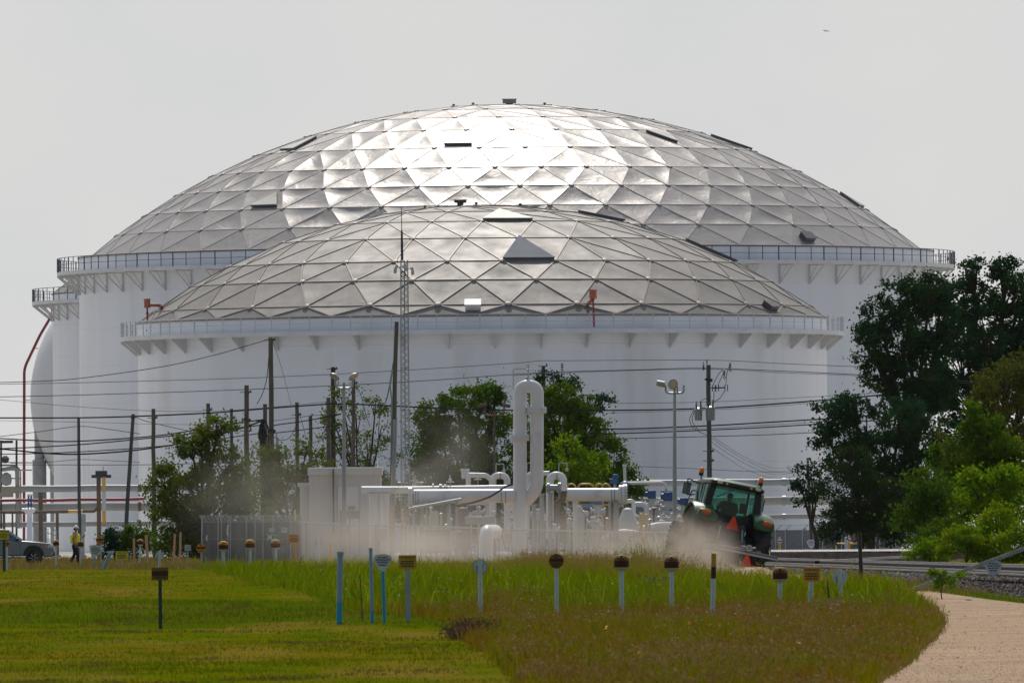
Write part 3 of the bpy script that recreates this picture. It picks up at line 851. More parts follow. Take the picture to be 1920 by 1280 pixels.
def tree(name, label, cat, bpx, d, blobs, mat, leaf=0.3, dens=1.0, group=None, seed=0, trunk=0.18, per=46, cr=0.55, zsquash=0.75):
    leaf *= .74; per = int(per * 1.75)
    rng = np.random.default_rng(seed); s_ = S(d)
    b0 = base(bpx, d)
    t = thing(name, label, cat, b0, group)
    P = []; limbs = MB(b0)
    fork = None
    tops = [at(b[0], b[1], d) for b in blobs]
    ctr = sum(tops, Vector()) / len(tops)
    fork = Vector((b0.x + (ctr.x - b0.x) * .5, d, b0.z + max(0.4, (ctr.z - b0.z) * .45)))
    limbs.tube(spline([b0 - Vector((0, 0, .2)), b0.lerp(fork, .5) + Vector((rng.uniform(-.15, .15), 0, 0)), fork], 4), [trunk * (1.25 - .5 * i / 8) for i in range(9)], 7)
    for (px, py, rx, ry), c in zip(blobs, tops):
        rx, ry = rx / s_, ry / s_
        c = c + Vector((0, rng.uniform(-.5, .5) * rx, 0))
        limbs.tube(spline([fork, fork.lerp(c, .5) + Vector(rng.uniform(-.3, .3, 3)) * rx * .3, c], 4), [trunk * (.7 - .5 * i / 8) for i in range(9)], 5)
        n_ = max(5, int(dens * (rx * rx * 2 + rx * ry * 2) * 2.6 / (cr * cr / .3)))
        u = rng.normal(size=(n_, 3)); u /= np.linalg.norm(u, axis=1, keepdims=True)
        rr = rng.uniform(0.25, 1.0, n_) ** 0.5 * rng.uniform(.85, 1.12, n_)
        K = np.array(c) + u * rr[:, None] * np.array([rx, rx * .9, ry])
        for q in range(0, n_, max(1, n_ // 9)):
            e = Vector(K[q]); limbs.tube([c.lerp(fork, .15), c.lerp(e, .55) + Vector(rng.uniform(-.2, .2, 3)), e], [trunk * .2, trunk * .13, .015], 4)
        m_ = rng.poisson(per, n_) + 4
        R_ = np.repeat(K, m_, 0); r0 = np.repeat(rng.uniform(.6, 1.25, n_) * cr, m_)
        off = rng.normal(size=(len(R_), 3)); off /= np.linalg.norm(off, axis=1, keepdims=True)
        off *= (rng.uniform(0, 1, len(R_)) ** .5 * r0 * rng.lognormal(0, .32, len(R_)))[:, None]; off[:, 2] *= zsquash
        P.append(R_ + off)
    P = np.concatenate(P) - np.array(b0)
    P = P[P[:, 2] > 0.02]
    V = leaves(P, leaf, rng); Fq = np.arange(len(V)).reshape(-1, 4)
    link('crown', np_mesh('crown', V, Fq, mat), t)
    limbs.build('trunk', m_trunk, t)
    return t

lf_dark = M_leaf('dark oak leaves', (0.012, 0.045, 0.024), (0.026, 0.078, 0.030), (0.040, 0.10, 0.028), 0.22, 0.35)
lf_mid = M_leaf('green leaves', (0.0455, 0.1105, 0.0091), (0.0975, 0.1820, 0.0117), (0.1300, 0.2015, 0.0104), 0.36, 0.45)
lf_olive = M_leaf('olive leaves', (0.0780, 0.1020, 0.0168), (0.1320, 0.1440, 0.0240), (0.1440, 0.1500, 0.0240), 0.32, 0.45)
lf_bright = M_leaf('bright leaves', (0.0870, 0.2030, 0.0058), (0.1740, 0.3045, 0.0087), (0.2175, 0.3190, 0.0087), 0.42, 0.7)
lf_shrub = M_leaf('yellow green shrub leaves', (0.1050, 0.2100, 0.0045), (0.1950, 0.3000, 0.0075), (0.2550, 0.3150, 0.0075), 0.42, 1.0)
lf_hazy = M_leaf('grey green leaves', (0.0675, 0.1215, 0.0162), (0.1215, 0.1755, 0.0216), (0.1553, 0.1890, 0.0216), 0.38, 0.5)
G1 = 'trees at the right edge'; G2 = 'trees in front of the tanks'
tree('oak_tree', 'tallest dark oak tree at the edge, its crown rising above the blue railing', 'tree', 1850, 790,
     [(1800, 570, 75, 60), (1880, 560, 80, 75), (1822, 512, 34, 30), (1886, 506, 32, 26), (1850, 640, 100, 70), (1940, 620, 70, 90), (1900, 700, 100, 70), (1800, 690, 80, 65), (1820, 760, 90, 60), (1960, 720, 60, 80), (1790, 840, 70, 60)], lf_dark, .30, .95, G1, 1, .3)
tree('oak_tree', 'broad dark oak tree whose crown overlaps the right side of the tank wall', 'tree', 1735, 765,
     [(1700, 565, 60, 42), (1745, 545, 55, 45), (1650, 595, 52, 38), (1632, 655, 42, 42), (1690, 640, 75, 55), (1740, 690, 75, 70), (1665, 705, 45, 35), (1710, 750, 70, 45), (1760, 610, 60, 60), (1625, 610, 26, 20)], lf_dark, .30, .95, G1, 2, .28)
tree('oak_tree', 'dark lower oak tree reaching left over the ends of the power cables', 'tree', 1630, 735,
     [(1575, 775, 55, 32), (1545, 815, 36, 30), (1620, 800, 65, 50), (1690, 790, 60, 50), (1600, 850, 55, 45), (1660, 860, 60, 55), (1730, 840, 60, 60), (1590, 752, 22, 14), (1700, 920, 55, 60), (1650, 910, 60, 60), (1760, 900, 60, 70), (1740, 960, 60, 60), (1800, 930, 60, 80)], lf_dark, .28, 1.0, G1, 3, .24)
tree('small_tree', 'small dark tree leaning over the thin dark pole by the pipes', 'tree', 1530, 725, [(1520, 880, 26, 22), (1500, 905, 22, 16), (1508, 935, 18, 12), (1535, 910, 20, 25)], lf_dark, .26, .9, G1, 4, .12)
tree('cedar_tree', 'dull brownish green tree just behind the chain link fence', 'tree', 1610, 712, [(1605, 875, 45, 40), (1580, 925, 50, 45), (1635, 925, 50, 50), (1600, 965, 65, 35), (1590, 845, 20, 18), (1650, 985, 60, 35), (1570, 985, 50, 28), (1665, 940, 40, 50), (1690, 990, 40, 40)], M_leaf('dull cedar leaves', (0.022, 0.05, 0.016), (0.045, 0.075, 0.024), (0.04, 0.075, 0.022), .2), .22, 1.2, G1, 5, .16)
tree('olive_tree', 'yellowish olive tree at the edge below the tall oak', 'tree', 1890, 660, [(1880, 720, 55, 38), (1920, 700, 45, 40), (1850, 760, 45, 40), (1910, 780, 60, 50), (1840, 800, 40, 40), (1870, 850, 70, 60), (1930, 860, 50, 80), (1800, 850, 50, 50)], lf_olive, .22, 1.1, G1, 6, .18)
tree('leafy_tree', 'bright green leafy tree in front of the olive tree', 'tree', 1850, 610, [(1835, 775, 30, 28), (1815, 810, 30, 28), (1850, 810, 40, 30), (1870, 850, 50, 40), (1830, 870, 55, 45), (1905, 860, 40, 50), (1890, 910, 60, 40), (1775, 850, 35, 40), (1830, 930, 70, 50), (1930, 930, 50, 60), (1790, 900, 40, 40)], lf_mid, .28, 1.1, G1, 7, .15)
tree('leafy_tree', 'rounded green tree standing at the left end of the shrub row', 'tree', 1740, 590, [(1735, 905, 48, 32), (1705, 940, 40, 35), (1760, 945, 45, 40), (1700, 990, 32, 40), (1740, 985, 40, 40)], lf_mid, .24, 1.15, G1, 8, .12)
tree('leafy_tree', 'light green spreading tree above the shrubs at the edge', 'tree', 1880, 575, [(1860, 905, 45, 32), (1905, 905, 50, 38), (1830, 930, 40, 30), (1890, 950, 60, 35), (1815, 895, 25, 20)], lf_bright, .26, 1.05, G1, 9, .12)
G3 = 'shrubs behind the railway'
for k, (lab, bp, d, bl) in enumerate([
        ('yellow green shrub in the middle of the row behind the track, round topped', 1815, 545, [(1815, 1000, 44, 32), (1790, 1025, 34, 24), (1835, 1028, 38, 24)]),
        ('tallest bright shrub of the row behind the track', 1870, 550, [(1868, 975, 42, 30), (1850, 1005, 38, 32), (1890, 1005, 40, 34), (1860, 1035, 45, 22)]),
        ('small shrub at the left end of the row, beside the gravel path', 1745, 548, [(1745, 1028, 30, 22), (1720, 1040, 20, 12), (1768, 1036, 24, 16)]),
        ('shrub cut off by the edge of the photo, above the railway', 1920, 545, [(1915, 1015, 38, 34), (1940, 990, 30, 40), (1890, 1040, 34, 16)]),
        ('dark shrub behind the row, under the rounded tree', 1780, 566, [(1775, 990, 40, 40), (1750, 1015, 34, 26)])]):
    tree('shrub', lab, 'shrub', bp, d, bl, lf_shrub if k != 4 else lf_mid, .16, 1.5, G3, 20 + k, .05, per=60, cr=.42)
tree('leafy_tree', 'broad green tree in front of the tank, left of the looped white pipe', 'tree', 870, 800,
     [(860, 768, 62, 44), (905, 748, 45, 32), (820, 795, 42, 40), (925, 790, 45, 50), (850, 830, 80, 55), (930, 850, 50, 60), (800, 850, 40, 50), (870, 890, 90, 45), (935, 735, 22, 16), (850, 940, 100, 45), (930, 930, 60, 55), (800, 910, 40, 60), (790, 960, 50, 40), (880, 985, 90, 35)], lf_mid, .27, 1.05, G2, 31, .22)
tree('leafy_tree', 'dense green tree in front of the tank, right of the looped white pipe', 'tree', 1075, 810,
     [(1022, 745, 34, 38), (1062, 750, 42, 36), (1100, 770, 36, 28), (1045, 800, 70, 50), (1100, 810, 52, 44), (1125, 850, 50, 42), (1050, 860, 80, 50), (1160, 880, 36, 36), (1120, 900, 70, 40), (1186, 915, 26, 30), (1040, 920, 90, 55), (1120, 945, 80, 50), (1190, 950, 36, 40), (1020, 860, 60, 60), (1080, 985, 110, 35)], lf_mid, .27, 1.05, G2, 32, .22)
tree('vine_covered_tree', 'two dark leafy spires rising behind the loop of the white pipe', 'tree', 1040, 818, [(1006, 705, 16, 16), (1012, 735, 18, 24), (1046, 715, 22, 20), (1062, 745, 26, 26), (1074, 720, 12, 10), (1088, 752, 16, 14), (1130, 748, 18, 6), (1112, 762, 22, 10)], lf_dark, .24, 1.3, G2, 33, .12)
tree('leafy_tree', 'bright green small tree behind the horizontal white pipe and yellow handrails', 'tree', 1085, 760, [(1060, 840, 38, 30), (1090, 865, 50, 36), (1050, 885, 40, 30), (1110, 880, 34, 34)], lf_bright, .24, .9, G2, 34, .12)
tree('sparse_tree', 'thin airy tree with gaps behind the twin lamp post and leaning pole', 'tree', 690, 800,
     [(705, 750, 38, 32), (640, 745, 26, 30), (668, 790, 50, 44), (715, 800, 36, 50), (620, 775, 20, 18), (690, 850, 70, 44), (618, 805, 22, 26), (640, 880, 60, 50), (730, 890, 60, 60), (690, 930, 110, 60), (650, 840, 40, 40)], lf_hazy, .25, .34, G2, 35, .14, per=30)
tree('leafy_tree', 'wide bushy tree beside the leaning poles, left of the grey fence', 'tree', 375, 705,
     [(395, 845, 48, 34), (345, 885, 55, 34), (430, 870, 42, 44), (300, 905, 34, 36), (380, 920, 90, 44), (300, 950, 36, 36), (440, 930, 50, 50), (350, 975, 80, 40), (430, 985, 50, 35), (378, 812, 16, 20), (390, 1015, 110, 28), (330, 1010, 60, 30), (460, 960, 50, 60), (410, 800, 40, 20), (360, 840, 40, 30)], lf_hazy, .24, 1.0, G2, 36, .18)
tree('leafy_tree', 'dusty tree behind the grey fence and the tallest cable pole', 'tree', 540, 745, [(540, 880, 60, 36), (500, 920, 50, 50), (570, 920, 50, 50), (530, 960, 60, 40), (590, 870, 36, 30), (575, 840, 30, 16), (520, 845, 24, 18), (540, 1000, 80, 40), (490, 880, 40, 40), (600, 960, 40, 60)], lf_hazy, .25, .7, G2, 37, .14)
for k, (lab, px, bl) in enumerate([('low dark green bush right of the crossarm post', 213, [(215, 1003, 24, 18), (200, 1018, 16, 20), (228, 1015, 18, 22), (212, 1032, 22, 18)]),
                                   ('low dark green bush at the foot of the leaning pole', 252, [(250, 1003, 28, 18), (268, 1016, 20, 20), (236, 1018, 20, 20), (254, 1032, 28, 18)])]):
    tree('bush', lab, 'bush', px, 690, bl, lf_dark if k == 0 else lf_mid, .18, 1.4, 'low bushes by the pipe rack', 40 + k, .05, cr=.4)
for k, (lab, px, bl) in enumerate([('dark dense bush behind the chain link fence, left of the brown box', 1585, [(1580, 1005, 34, 22), (1555, 1012, 24, 16), (1600, 995, 26, 22)]),
                                   ('dark dense bush behind the chain link fence, right of the brown box', 1645, [(1640, 1003, 32, 24), (1665, 998, 30, 26), (1620, 1010, 24, 16)])]):
    tree('bush', lab, 'bush', px, 935, bl, lf_dark, .3, 1.2, 'bushes behind the far fence', 50 + k, .08, cr=.6)
# a far line of scrub seen over the fence
rng = np.random.default_rng(77); b0 = base(1500, 1350); P = []
for px in np.arange(1425, 1700, 4.0):
    c = base(px, 1350 + rng.uniform(-8, 8)); h = rng.uniform(.6, 2.2) * (1.5 if 1460 < px < 1500 else 1)
    P.append(np.array(c) + rng.normal(size=(70, 3)) * np.array([.7, .5, h * .5]) + np.array([0, 0, h * .8]))
P = np.concatenate(P) - np.array(b0); P = P[P[:, 2] > 0]; V = leaves(P, .4, rng)
tag(link('far_scrub', np_mesh('far_scrub', V, np.arange(len(V)).reshape(-1, 4), lf_hazy), None, b0), 'low line of scrub far behind the chain link fence', 'scrub', None, 'stuff')

# ------------------------------------------------------------------ grass
def in_poly(px, py, poly):
    c = np.zeros(len(px), bool); n = len(poly); j = n - 1
    for i in range(n):
        xi, yi = poly[i]; xj, yj = poly[j]
        hit = ((yi > py) != (yj > py)) & (px < (xj - xi) * (py - yi) / (yj - yi + 1e-12) + xi)
        c ^= hit; j = i
    return c

def vnoise(x, y, sc, seed):
    """smooth value noise on the ground"""
    r = np.random.default_rng(seed).random((128, 128)); u, v = x / sc, y / sc
    i, j = np.floor(u).astype(int), np.floor(v).astype(int); f, g_ = smooth(u - i), smooth(v - j)
    i, j = i % 128, j % 128; i1, j1 = (i + 1) % 128, (j + 1) % 128
    return (r[i, j] * (1 - f) + r[i1, j] * f) * (1 - g_) + (r[i, j1] * (1 - f) + r[i1, j1] * f) * g_

def blades(x, y, h, w, lean, rng, z_off=0.0):
    n = len(x); z = zg(x, y) + z_off; B = np.stack([x, y, z], -1)
    th = rng.uniform(0, 2 * math.pi, n); sd_ = np.stack([np.cos(th), np.sin(th), np.zeros(n)], -1) * (w / 2)[:, None]
    ld = rng.uniform(0, 2 * math.pi, n); ln = np.stack([np.cos(ld), np.sin(ld), np.zeros(n)], -1) * (lean * h)[:, None]
    up = np.zeros((n, 3)); up[:, 2] = h
    mid = B + up * .55 + ln * .35; tip = B + up * (1 - .25 * lean[:, None]) + ln
    V = np.stack([B - sd_, B + sd_, mid - sd_ * .8, mid + sd_ * .8, tip], 1).reshape(-1, 3)
    i = np.arange(n)[:, None] * 5
    Fq = np.concatenate([i + np.array([0, 1, 3]), i + np.array([0, 3, 2]), i + np.array([2, 3, 4])], 0)
    return V, Fq, tip

def scatter(n, x0, x1, y0, y1, rng):
    return rng.uniform(x0, x1, n), rng.uniform(y0, y1, n)

TALL = [(352, 1046), (470, 1040), (600, 1046), (800, 1062), (1000, 1058), (1200, 1066), (1400, 1088), (1520, 1096), (1600, 1092), (1650, 1096), (1688, 1112), (1722, 1128), (1752, 1148),
        (1764, 1166), (1758, 1186), (1735, 1212), (1698, 1245), (1640, 1285), (1560, 1340), (1000, 1340), (985, 1292), (930, 1240), (880, 1205), (852, 1180), (840, 1165), (760, 1155), (690, 1146), (620, 1132), (570, 1112), (500, 1096), (440, 1082), (380, 1066)]
ROAD = [(1688, 1108), (1745, 1107), (1860, 1122), (1950, 1134), (2500, 1200), (2500, 1400), (1500, 1360), (1640, 1280), (1700, 1242), (1738, 1212), (1762, 1186), (1766, 1166), (1754, 1149), (1724, 1129)]
TRACKR = [(400, 1049), (1290, 1049), (1420, 1060), (1640, 1080), (1690, 1104), (1400, 1100), (1150, 1094), (900, 1082), (700, 1068), (560, 1058), (440, 1053)]
lf_lawn = M_leaf('mown grass', (0.085, 0.13, 0.002), (0.155, 0.15, 0.003), (0.18, 0.135, 0.02), 0.3, 0.5, 0.9, .14)
lf_tall = M_leaf('tall green grass', (0.095, 0.17, 0.002), (0.19, 0.26, 0.004), (0.19, 0.19, 0.004), 0.4, 0.6, 0.8, .14)
lf_meadow = M_leaf('meadow grass', (0.13, 0.145, 0.002), (0.22, 0.205, 0.004), (0.21, 0.115, 0.014), 0.4, 0.7, 0.9, .13)
lf_seed = M_leaf('grass seed heads', (0.21, 0.12, 0.045), (0.32, 0.22, 0.10), (0.26, 0.13, 0.06), 0.35, 0.6, 0.9)
lf_straw = M_leaf('dry straw grass', (0.22, 0.16, 0.05), (0.30, 0.22, 0.08), (0.15, 0.14, 0.015), 0.35, 0.3, 0.9)

rng = np.random.default_rng(11)
px, py = scatter(240000, -220, 2140, 1046, 1330, rng)
ok = ~in_poly(px, py, TALL) & ~in_poly(px, py, ROAD) & ~in_poly(px, py, TRACKR) & ((px < 1000) | ((py < 1145) & (px > 1640)))
ok &= ~((px > 1400) & (py < 1104 + (px - 1700) * .03))
x, y = gxy(px[ok], py[ok])
n1 = vnoise(x, y * .5, 1.1, 2); n2 = vnoise(x, y * .35, 3.3, 3)
keep = rng.random(len(x)) < 0.10 + 0.75 * n1 ** 2
x, y, n1, n2 = x[keep], y[keep], n1[keep], n2[keep]
h = rng.uniform(.018, .05, len(x)) * (.5 + .9 * n1 + .5 * n2) * (1 + 1.1 * smooth((y - 288) / 8) * smooth((345 - y) / 12))
V, Fq, _ = blades(x, y, h, rng.uniform(.010, .022, len(x)) * (y / 280), rng.uniform(.1, .9, len(x)), rng)
tag(link('mown_grass', np_mesh('mown_grass', V, Fq, lf_lawn)), 'short mown grass with brown thatch in the foreground field', 'grass', None, 'stuff')

# dry clippings left in patches by the mower
n3 = vnoise(x, y * .22, 1.7, 55) + .3 * vnoise(x, y * .22, .5, 56); sel = n3 > .88
xs, ys2 = np.repeat(x[sel], 2) + rng.normal(0, .04, 2 * sel.sum()), np.repeat(y[sel], 2) + rng.normal(0, .4, 2 * sel.sum())
V, Fq, _ = blades(xs, ys2, rng.uniform(.02, .05, len(xs)), rng.uniform(.012, .022, len(xs)), rng.uniform(.6, 1.6, len(xs)), rng, .008)
lf_clip = M_leaf('dry clippings', (0.16, 0.115, 0.03), (0.24, 0.18, 0.07), (0.11, 0.075, 0.022), .2, .6, .9)
tag(link('grass_clippings', np_mesh('grass_clippings', V, Fq, lf_clip)), 'patches of dry brown clippings on the mown lawn', 'clippings', None, 'stuff')

# tall green stand at the back, browner seeding meadow at the front
px, py = scatter(330000, 330, 1790, 1036, 1335, rng)
ok = in_poly(px + rng.normal(0, 7, len(px)), py + rng.normal(0, 2.0, len(py)), TALL)
px, py = px[ok], py[ok]; x, y = gxy(px, py)
front = smooth((py - 1118 - 26 * (vnoise(x, y * .4, 2.2, 8) - .5) * 2 - np.clip((900 - px) * .12, 0, 40)) / 34)
isg = rng.random(len(px)) > front
n1 = vnoise(x, y * .5, 1.3, 5)
xa, ya, na = x[isg], y[isg], n1[isg]
h = rng.uniform(.14, .40, len(xa)) * (.45 + 1.0 * na) * np.where(rng.random(len(xa)) < .06, 1.7, 1)
V, Fq, _ = blades(xa, ya, h, rng.choice([.012, .02, .045], len(xa), p=[.35, .45, .2]) * np.clip(ya / 330, .8, 1.6), rng.uniform(.15, .7, len(xa)), rng)
tag(link('tall_grass', np_mesh('tall_grass', V, Fq, lf_tall)), 'tall lush green grass growing behind the front row of markers', 'grass', None, 'stuff')
xb, yb, nb_ = x[~isg], y[~isg], n1[~isg]
edge = 1
h = rng.uniform(.12, .36, len(xb)) * (.5 + .95 * nb_)
V, Fq, tip = blades(xb, yb, h, rng.choice([.009, .016, .03], len(xb), p=[.4, .45, .15]), rng.uniform(.15, .7, len(xb)), rng)
tag(link('meadow_grass', np_mesh('meadow_grass', V, Fq, lf_meadow)), 'unmown yellow green meadow grass beside the dirt road', 'grass', None, 'stuff')
brown = vnoise(xb, yb * .4, 2.6, 21) + .35 * vnoise(xb, yb * .4, .9, 22)
sel = (rng.random(len(xb)) < np.clip((brown - .72) * .9, 0.008, .30))
T = tip[sel] + rng.normal(size=(sel.sum(), 3)) * .03
Vs = leaves(np.repeat(T, 3, 0) + rng.normal(size=(3 * len(T), 3)) * .03, .07, rng, .35, 0)
tag(link('seed_heads', np_mesh('seed_heads', Vs, np.arange(len(Vs)).reshape(-1, 4), lf_seed)), 'reddish brown seed heads over the meadow grass', 'seed heads', None, 'stuff')

# scattered taller stalks break up the meadow
sel = rng.random(len(xb)) < .016
xs, ys2 = xb[sel], yb[sel]; V, Fq, tip2 = blades(xs, ys2, rng.uniform(.28, .55, len(xs)), np.full(len(xs), .010), rng.uniform(.1, .5, len(xs)), rng)
P2 = np.repeat(tip2, 5, 0) - np.array([0, 0, 1]) * rng.uniform(0, .1, 5 * len(tip2))[:, None] + rng.normal(size=(5 * len(tip2), 3)) * .012
tag(link('stalks', np_mesh('stalks', V, Fq, lf_straw)), 'scattered taller straw stalks in the meadow', 'grass', None, 'stuff')
tag(link('stalk_heads', np_mesh('stalk_heads', leaves(P2, .045, rng, .4, 0), np.arange(20 * len(tip2)).reshape(-1, 4), lf_straw)), 'pale seed heads on the taller meadow stalks', 'seed heads', None, 'stuff')
sel = rng.random(len(xa)) < .02
xs, ys2 = xa[sel], ya[sel]; V, Fq, _ = blades(xs, ys2, rng.uniform(.4, .75, len(xs)), np.full(len(xs), .03), rng.uniform(.2, .8, len(xs)), rng)
tag(link('coarse_grass', np_mesh('coarse_grass', V, Fq, lf_shrub)), 'coarse bright blades standing above the tall green grass', 'grass', None, 'stuff')

# taller reeds with feathery heads in front of the dust
px = np.concatenate([rng.normal(1030, 55, 1300), rng.normal(1150, 60, 1400), rng.normal(1250, 45, 600), rng.normal(830, 80, 300), rng.uniform(380, 1640, 900)])
py = np.clip(1068 + (px - 900) * .035 + rng.uniform(-6, 22, len(px)), 1050, 1110)
x, y = gxy(px, py); hh = rng.uniform(.35, .95, len(px)) * np.where((px > 960) & (px < 1310), 1.0, .62)
V, Fq, tip = blades(x, y, hh, np.full(len(x), .012), rng.uniform(.1, .5, len(x)), rng)
nB = rng.uniform(.25, .7, len(x)); V2, F2, _ = blades(np.repeat(x, 5) + rng.normal(0, .12, 5 * len(x)), np.repeat(y, 5), np.repeat(hh, 5) * rng.uniform(.4, .85, 5 * len(x)), np.full(5 * len(x), .022), rng.uniform(.2, .9, 5 * len(x)), rng)
tag(link('reeds', np_mesh('reeds', np.concatenate([V, V2]), np.concatenate([Fq, F2 + len(V)]), lf_tall)), 'tall reeds standing up in front of the dust cloud', 'reeds', None, 'stuff')
k = 5; TT = np.repeat(tip, k, 0); f_ = rng.uniform(0, 1, len(TT))[:, None]
base_ = np.repeat(np.stack([x, y, zg(x, y)], -1), k, 0)
PP = TT - (TT - base_) * f_ * .28 + rng.normal(size=TT.shape) * .022
Vs = leaves(PP, .06, rng, .3, 0)
tag(link('reed_plumes', np_mesh('reed_plumes', Vs, np.arange(len(Vs)).reshape(-1, 4), lf_seed)), 'feathery tan plumes on the reeds in front of the dust', 'plumes', None, 'stuff')

# dry grass strip by the truck and the walking person
px, py = scatter(90000, -200, 420, 1030, 1068, rng); px2_, py2_ = scatter(26000, 420, 1400, 1042, 1062, rng)
px, py = np.concatenate([px, px2_]), np.concatenate([py, py2_])
x, y = gxy(px, py); ok = (y > 520) & (y < 800) & ~((py > 1059) & (rng.random(len(py)) < .6))
x, y = x[ok], y[ok]; n1 = vnoise(x, y * .3, 2.5, 9)
V, Fq, _ = blades(x, y, rng.uniform(.08, .42, len(x)) * (.35 + n1), np.full(len(x), .03), rng.uniform(.2, .7, len(x)), rng)
tag(link('dry_grass', np_mesh('dry_grass', V, Fq, lf_straw)), 'dry straw coloured grass around the pickup and walking person', 'grass', None, 'stuff')
# grass on the shoulder between the ballast and the road
px, py = scatter(9000, 1640, 2000, 1088, 1140, rng); yl = 1106 + (px - 1720) * .13
ok = (py < yl + 2) & (py > yl - 15) & ~in_poly(px, py, ROAD); x, y = gxy(px[ok], py[ok])
V, Fq, _ = blades(x, y, rng.uniform(.05, .16, len(x)), np.full(len(x), .02), rng.uniform(.2, .7, len(x)), rng)
tag(link('verge_grass', np_mesh('verge_grass', V, Fq, lf_tall)), 'strip of short grass between the dirt road and ballast', 'grass', None, 'stuff')
# flowers
m_flw = M('white petals', (0.75, 0.74, 0.70), .7); m_flp = M('purple petals', (0.12, 0.045, 0.20), .7); m_flk = M('pink petals', (0.55, 0.30, 0.38), .7); m_flo = M('orange petals', (0.75, 0.30, 0.02), .7)
def flowers(name, label, n, cen_, sp, mat, size, hz):
    px = rng.normal(cen_[0], sp[0], n); py = rng.normal(cen_[1], sp[1], n)
    ok = in_poly(px, py, TALL); x, y = gxy(px[ok], py[ok])
    P = np.stack([x, y, zg(x, y) + rng.uniform(hz * .7, hz * 1.2, len(x))], -1)
    P = np.repeat(P, 3, 0) + rng.normal(size=(3 * len(P), 3)) * size * .3
    V = leaves(P, size, rng, .9, 0.0); tag(link(name, np_mesh(name, V, np.arange(len(V)).reshape(-1, 4), mat)), label, 'flowers', None, 'stuff')
flowers('white_flowers', 'scattered tiny white flowers in the tall grass', 300, (900, 1105), (420, 32), m_flw, .034, .30)
flowers('cream_flowers', 'tiny cream flower heads sprinkled over the browner meadow', 420, (1150, 1195), (380, 42), M('cream petals', (0.50, 0.44, 0.28), .8), .032, .26)
flowers('purple_flowers', 'patch of purple flowers left of the third dome marker', 60, (1232, 1098), (16, 5), m_flp, .07, .30)
flowers('pink_flowers', 'pale pink flowers near the orange sign by the road', 36, (1560, 1152), (35, 7), m_flk, .06, .28)
flowers('orange_flowers', 'few orange flowers in the meadow', 30, (1350, 1210), (160, 40), m_flo, .07, .28)
# brown dead scrub at the corner of the mown edge
rng2 = np.random.default_rng(8); b0 = gpt(885, 1196); P = np.array(b0) + rng2.normal(size=(5200, 3)) * np.array([.22, .8, .09]) + np.array([0, 0, .15])
P[:, 0] += (P[:, 1] - b0.y) * -.035
P = P - np.array(b0); P = P[P[:, 2] > .0]
lf_dead = M_leaf('dead brown stems', (0.10, 0.065, 0.04), (0.17, 0.12, 0.08), (0.06, 0.04, 0.03), .15, 1.5)
t = tag(link('dead_bush', np_mesh('dead_bush', leaves(P, .09, rng2, .25, 0), np.arange(len(P) * 4).reshape(-1, 4), lf_dead), None, b0), 'low clump of dead brown stems at the corner of the unmown grass', 'dead bush')
# green weed by the fallen plank
tree('weed', 'leafy green weed growing through the leaning bleached plank', 'weed', 1768, 330, [(1762, 1080, 22, 14), (1780, 1092, 20, 12), (1752, 1094, 12, 12), (1800, 1078, 12, 6), (1748, 1075, 8, 6)], lf_bright, .11, .6, None, 60, .015, per=16, cr=.16)

# loose stones on the road and the ballast shoulder
def stone_mesh(name, label, x, y, z, size, mat, seed):
    rng = np.random.default_rng(seed); n = len(x); c = np.stack([x, y, z], -1); r = size * rng.lognormal(0, .35, n)
    U = np.array([[1, 0, 0], [-1, 0, 0], [0, 1, 0], [0, -1, 0], [0, 0, 1], [0, 0, -1]], float)
    V = c[:, None, :] + U[None] * r[:, None, None] * rng.uniform(.55, 1.2, (n, 6, 3))
    T = np.array([[0, 2, 4], [2, 1, 4], [1, 3, 4], [3, 0, 4], [2, 0, 5], [1, 2, 5], [3, 1, 5], [0, 3, 5]])
    tag(link(name, np_mesh(name, V.reshape(-1, 3), (np.arange(n)[:, None, None] * 6 + T[None]).reshape(-1, 3), mat)), label, 'gravel', None, 'stuff')
rng = np.random.default_rng(31)
px, py = scatter(15000, 1520, 2100, 1106, 1330, rng); ok = in_poly(px, py, ROAD); px, py = px[ok], py[ok]
m_st = M_leaf('road stones', (0.38, 0.27, 0.185), (0.58, 0.43, 0.31), (0.45, 0.36, 0.28), 0, .8, .95)
x, y = gxy(px, py); stone_mesh('road_gravel', 'loose tan gravel lying on the dirt road', x, y, zg(x, y) + .018, .011, m_st, 1)
m_st2 = M_leaf('ballast stones', (0.05, 0.042, 0.042), (0.30, 0.265, 0.255), (0.13, 0.11, 0.105), 0, .8, .95)
y = rng.uniform(255, 520, 18000); u = rng.uniform(-1.05, -.1, len(y)); x = track_x(y) + u; zz = zg(x, y)
stone_mesh('ballast_stones', 'grey and brown ballast stones on the railway shoulder', x, y, np.where(u < -.35, zz + (0.71 - zz) * np.clip((u + .85) / .5, 0, 1), .715), .042, m_st2, 4)
# ragged dry tufts where the ballast meets the grass, and along the road edge
px = np.concatenate([rng.uniform(1600, 1920, 5000), np.zeros(1800)]); py = np.concatenate([1096 + rng.uniform(-12, 10, 5000) + (px[:5000] - 1650) * .05, rng.uniform(1114, 1285, 1800)])
px[5000:] = np.interp(py[5000:], [1112, 1128, 1148, 1166, 1186, 1212, 1245, 1285], [1690, 1722, 1752, 1764, 1758, 1735, 1698, 1640]) + np.abs(rng.normal(0, 6, 1800)) - 2
x, y = gxy(px, py); V, Fq, _ = blades(x, y, rng.uniform(.06, .26, len(x)), np.full(len(x), .016), rng.uniform(.2, .8, len(x)), rng)
tag(link('dry_tufts', np_mesh('dry_tufts', V, Fq, lf_straw)), 'dry tufts along the ballast foot and road edge', 'grass', None, 'stuff')
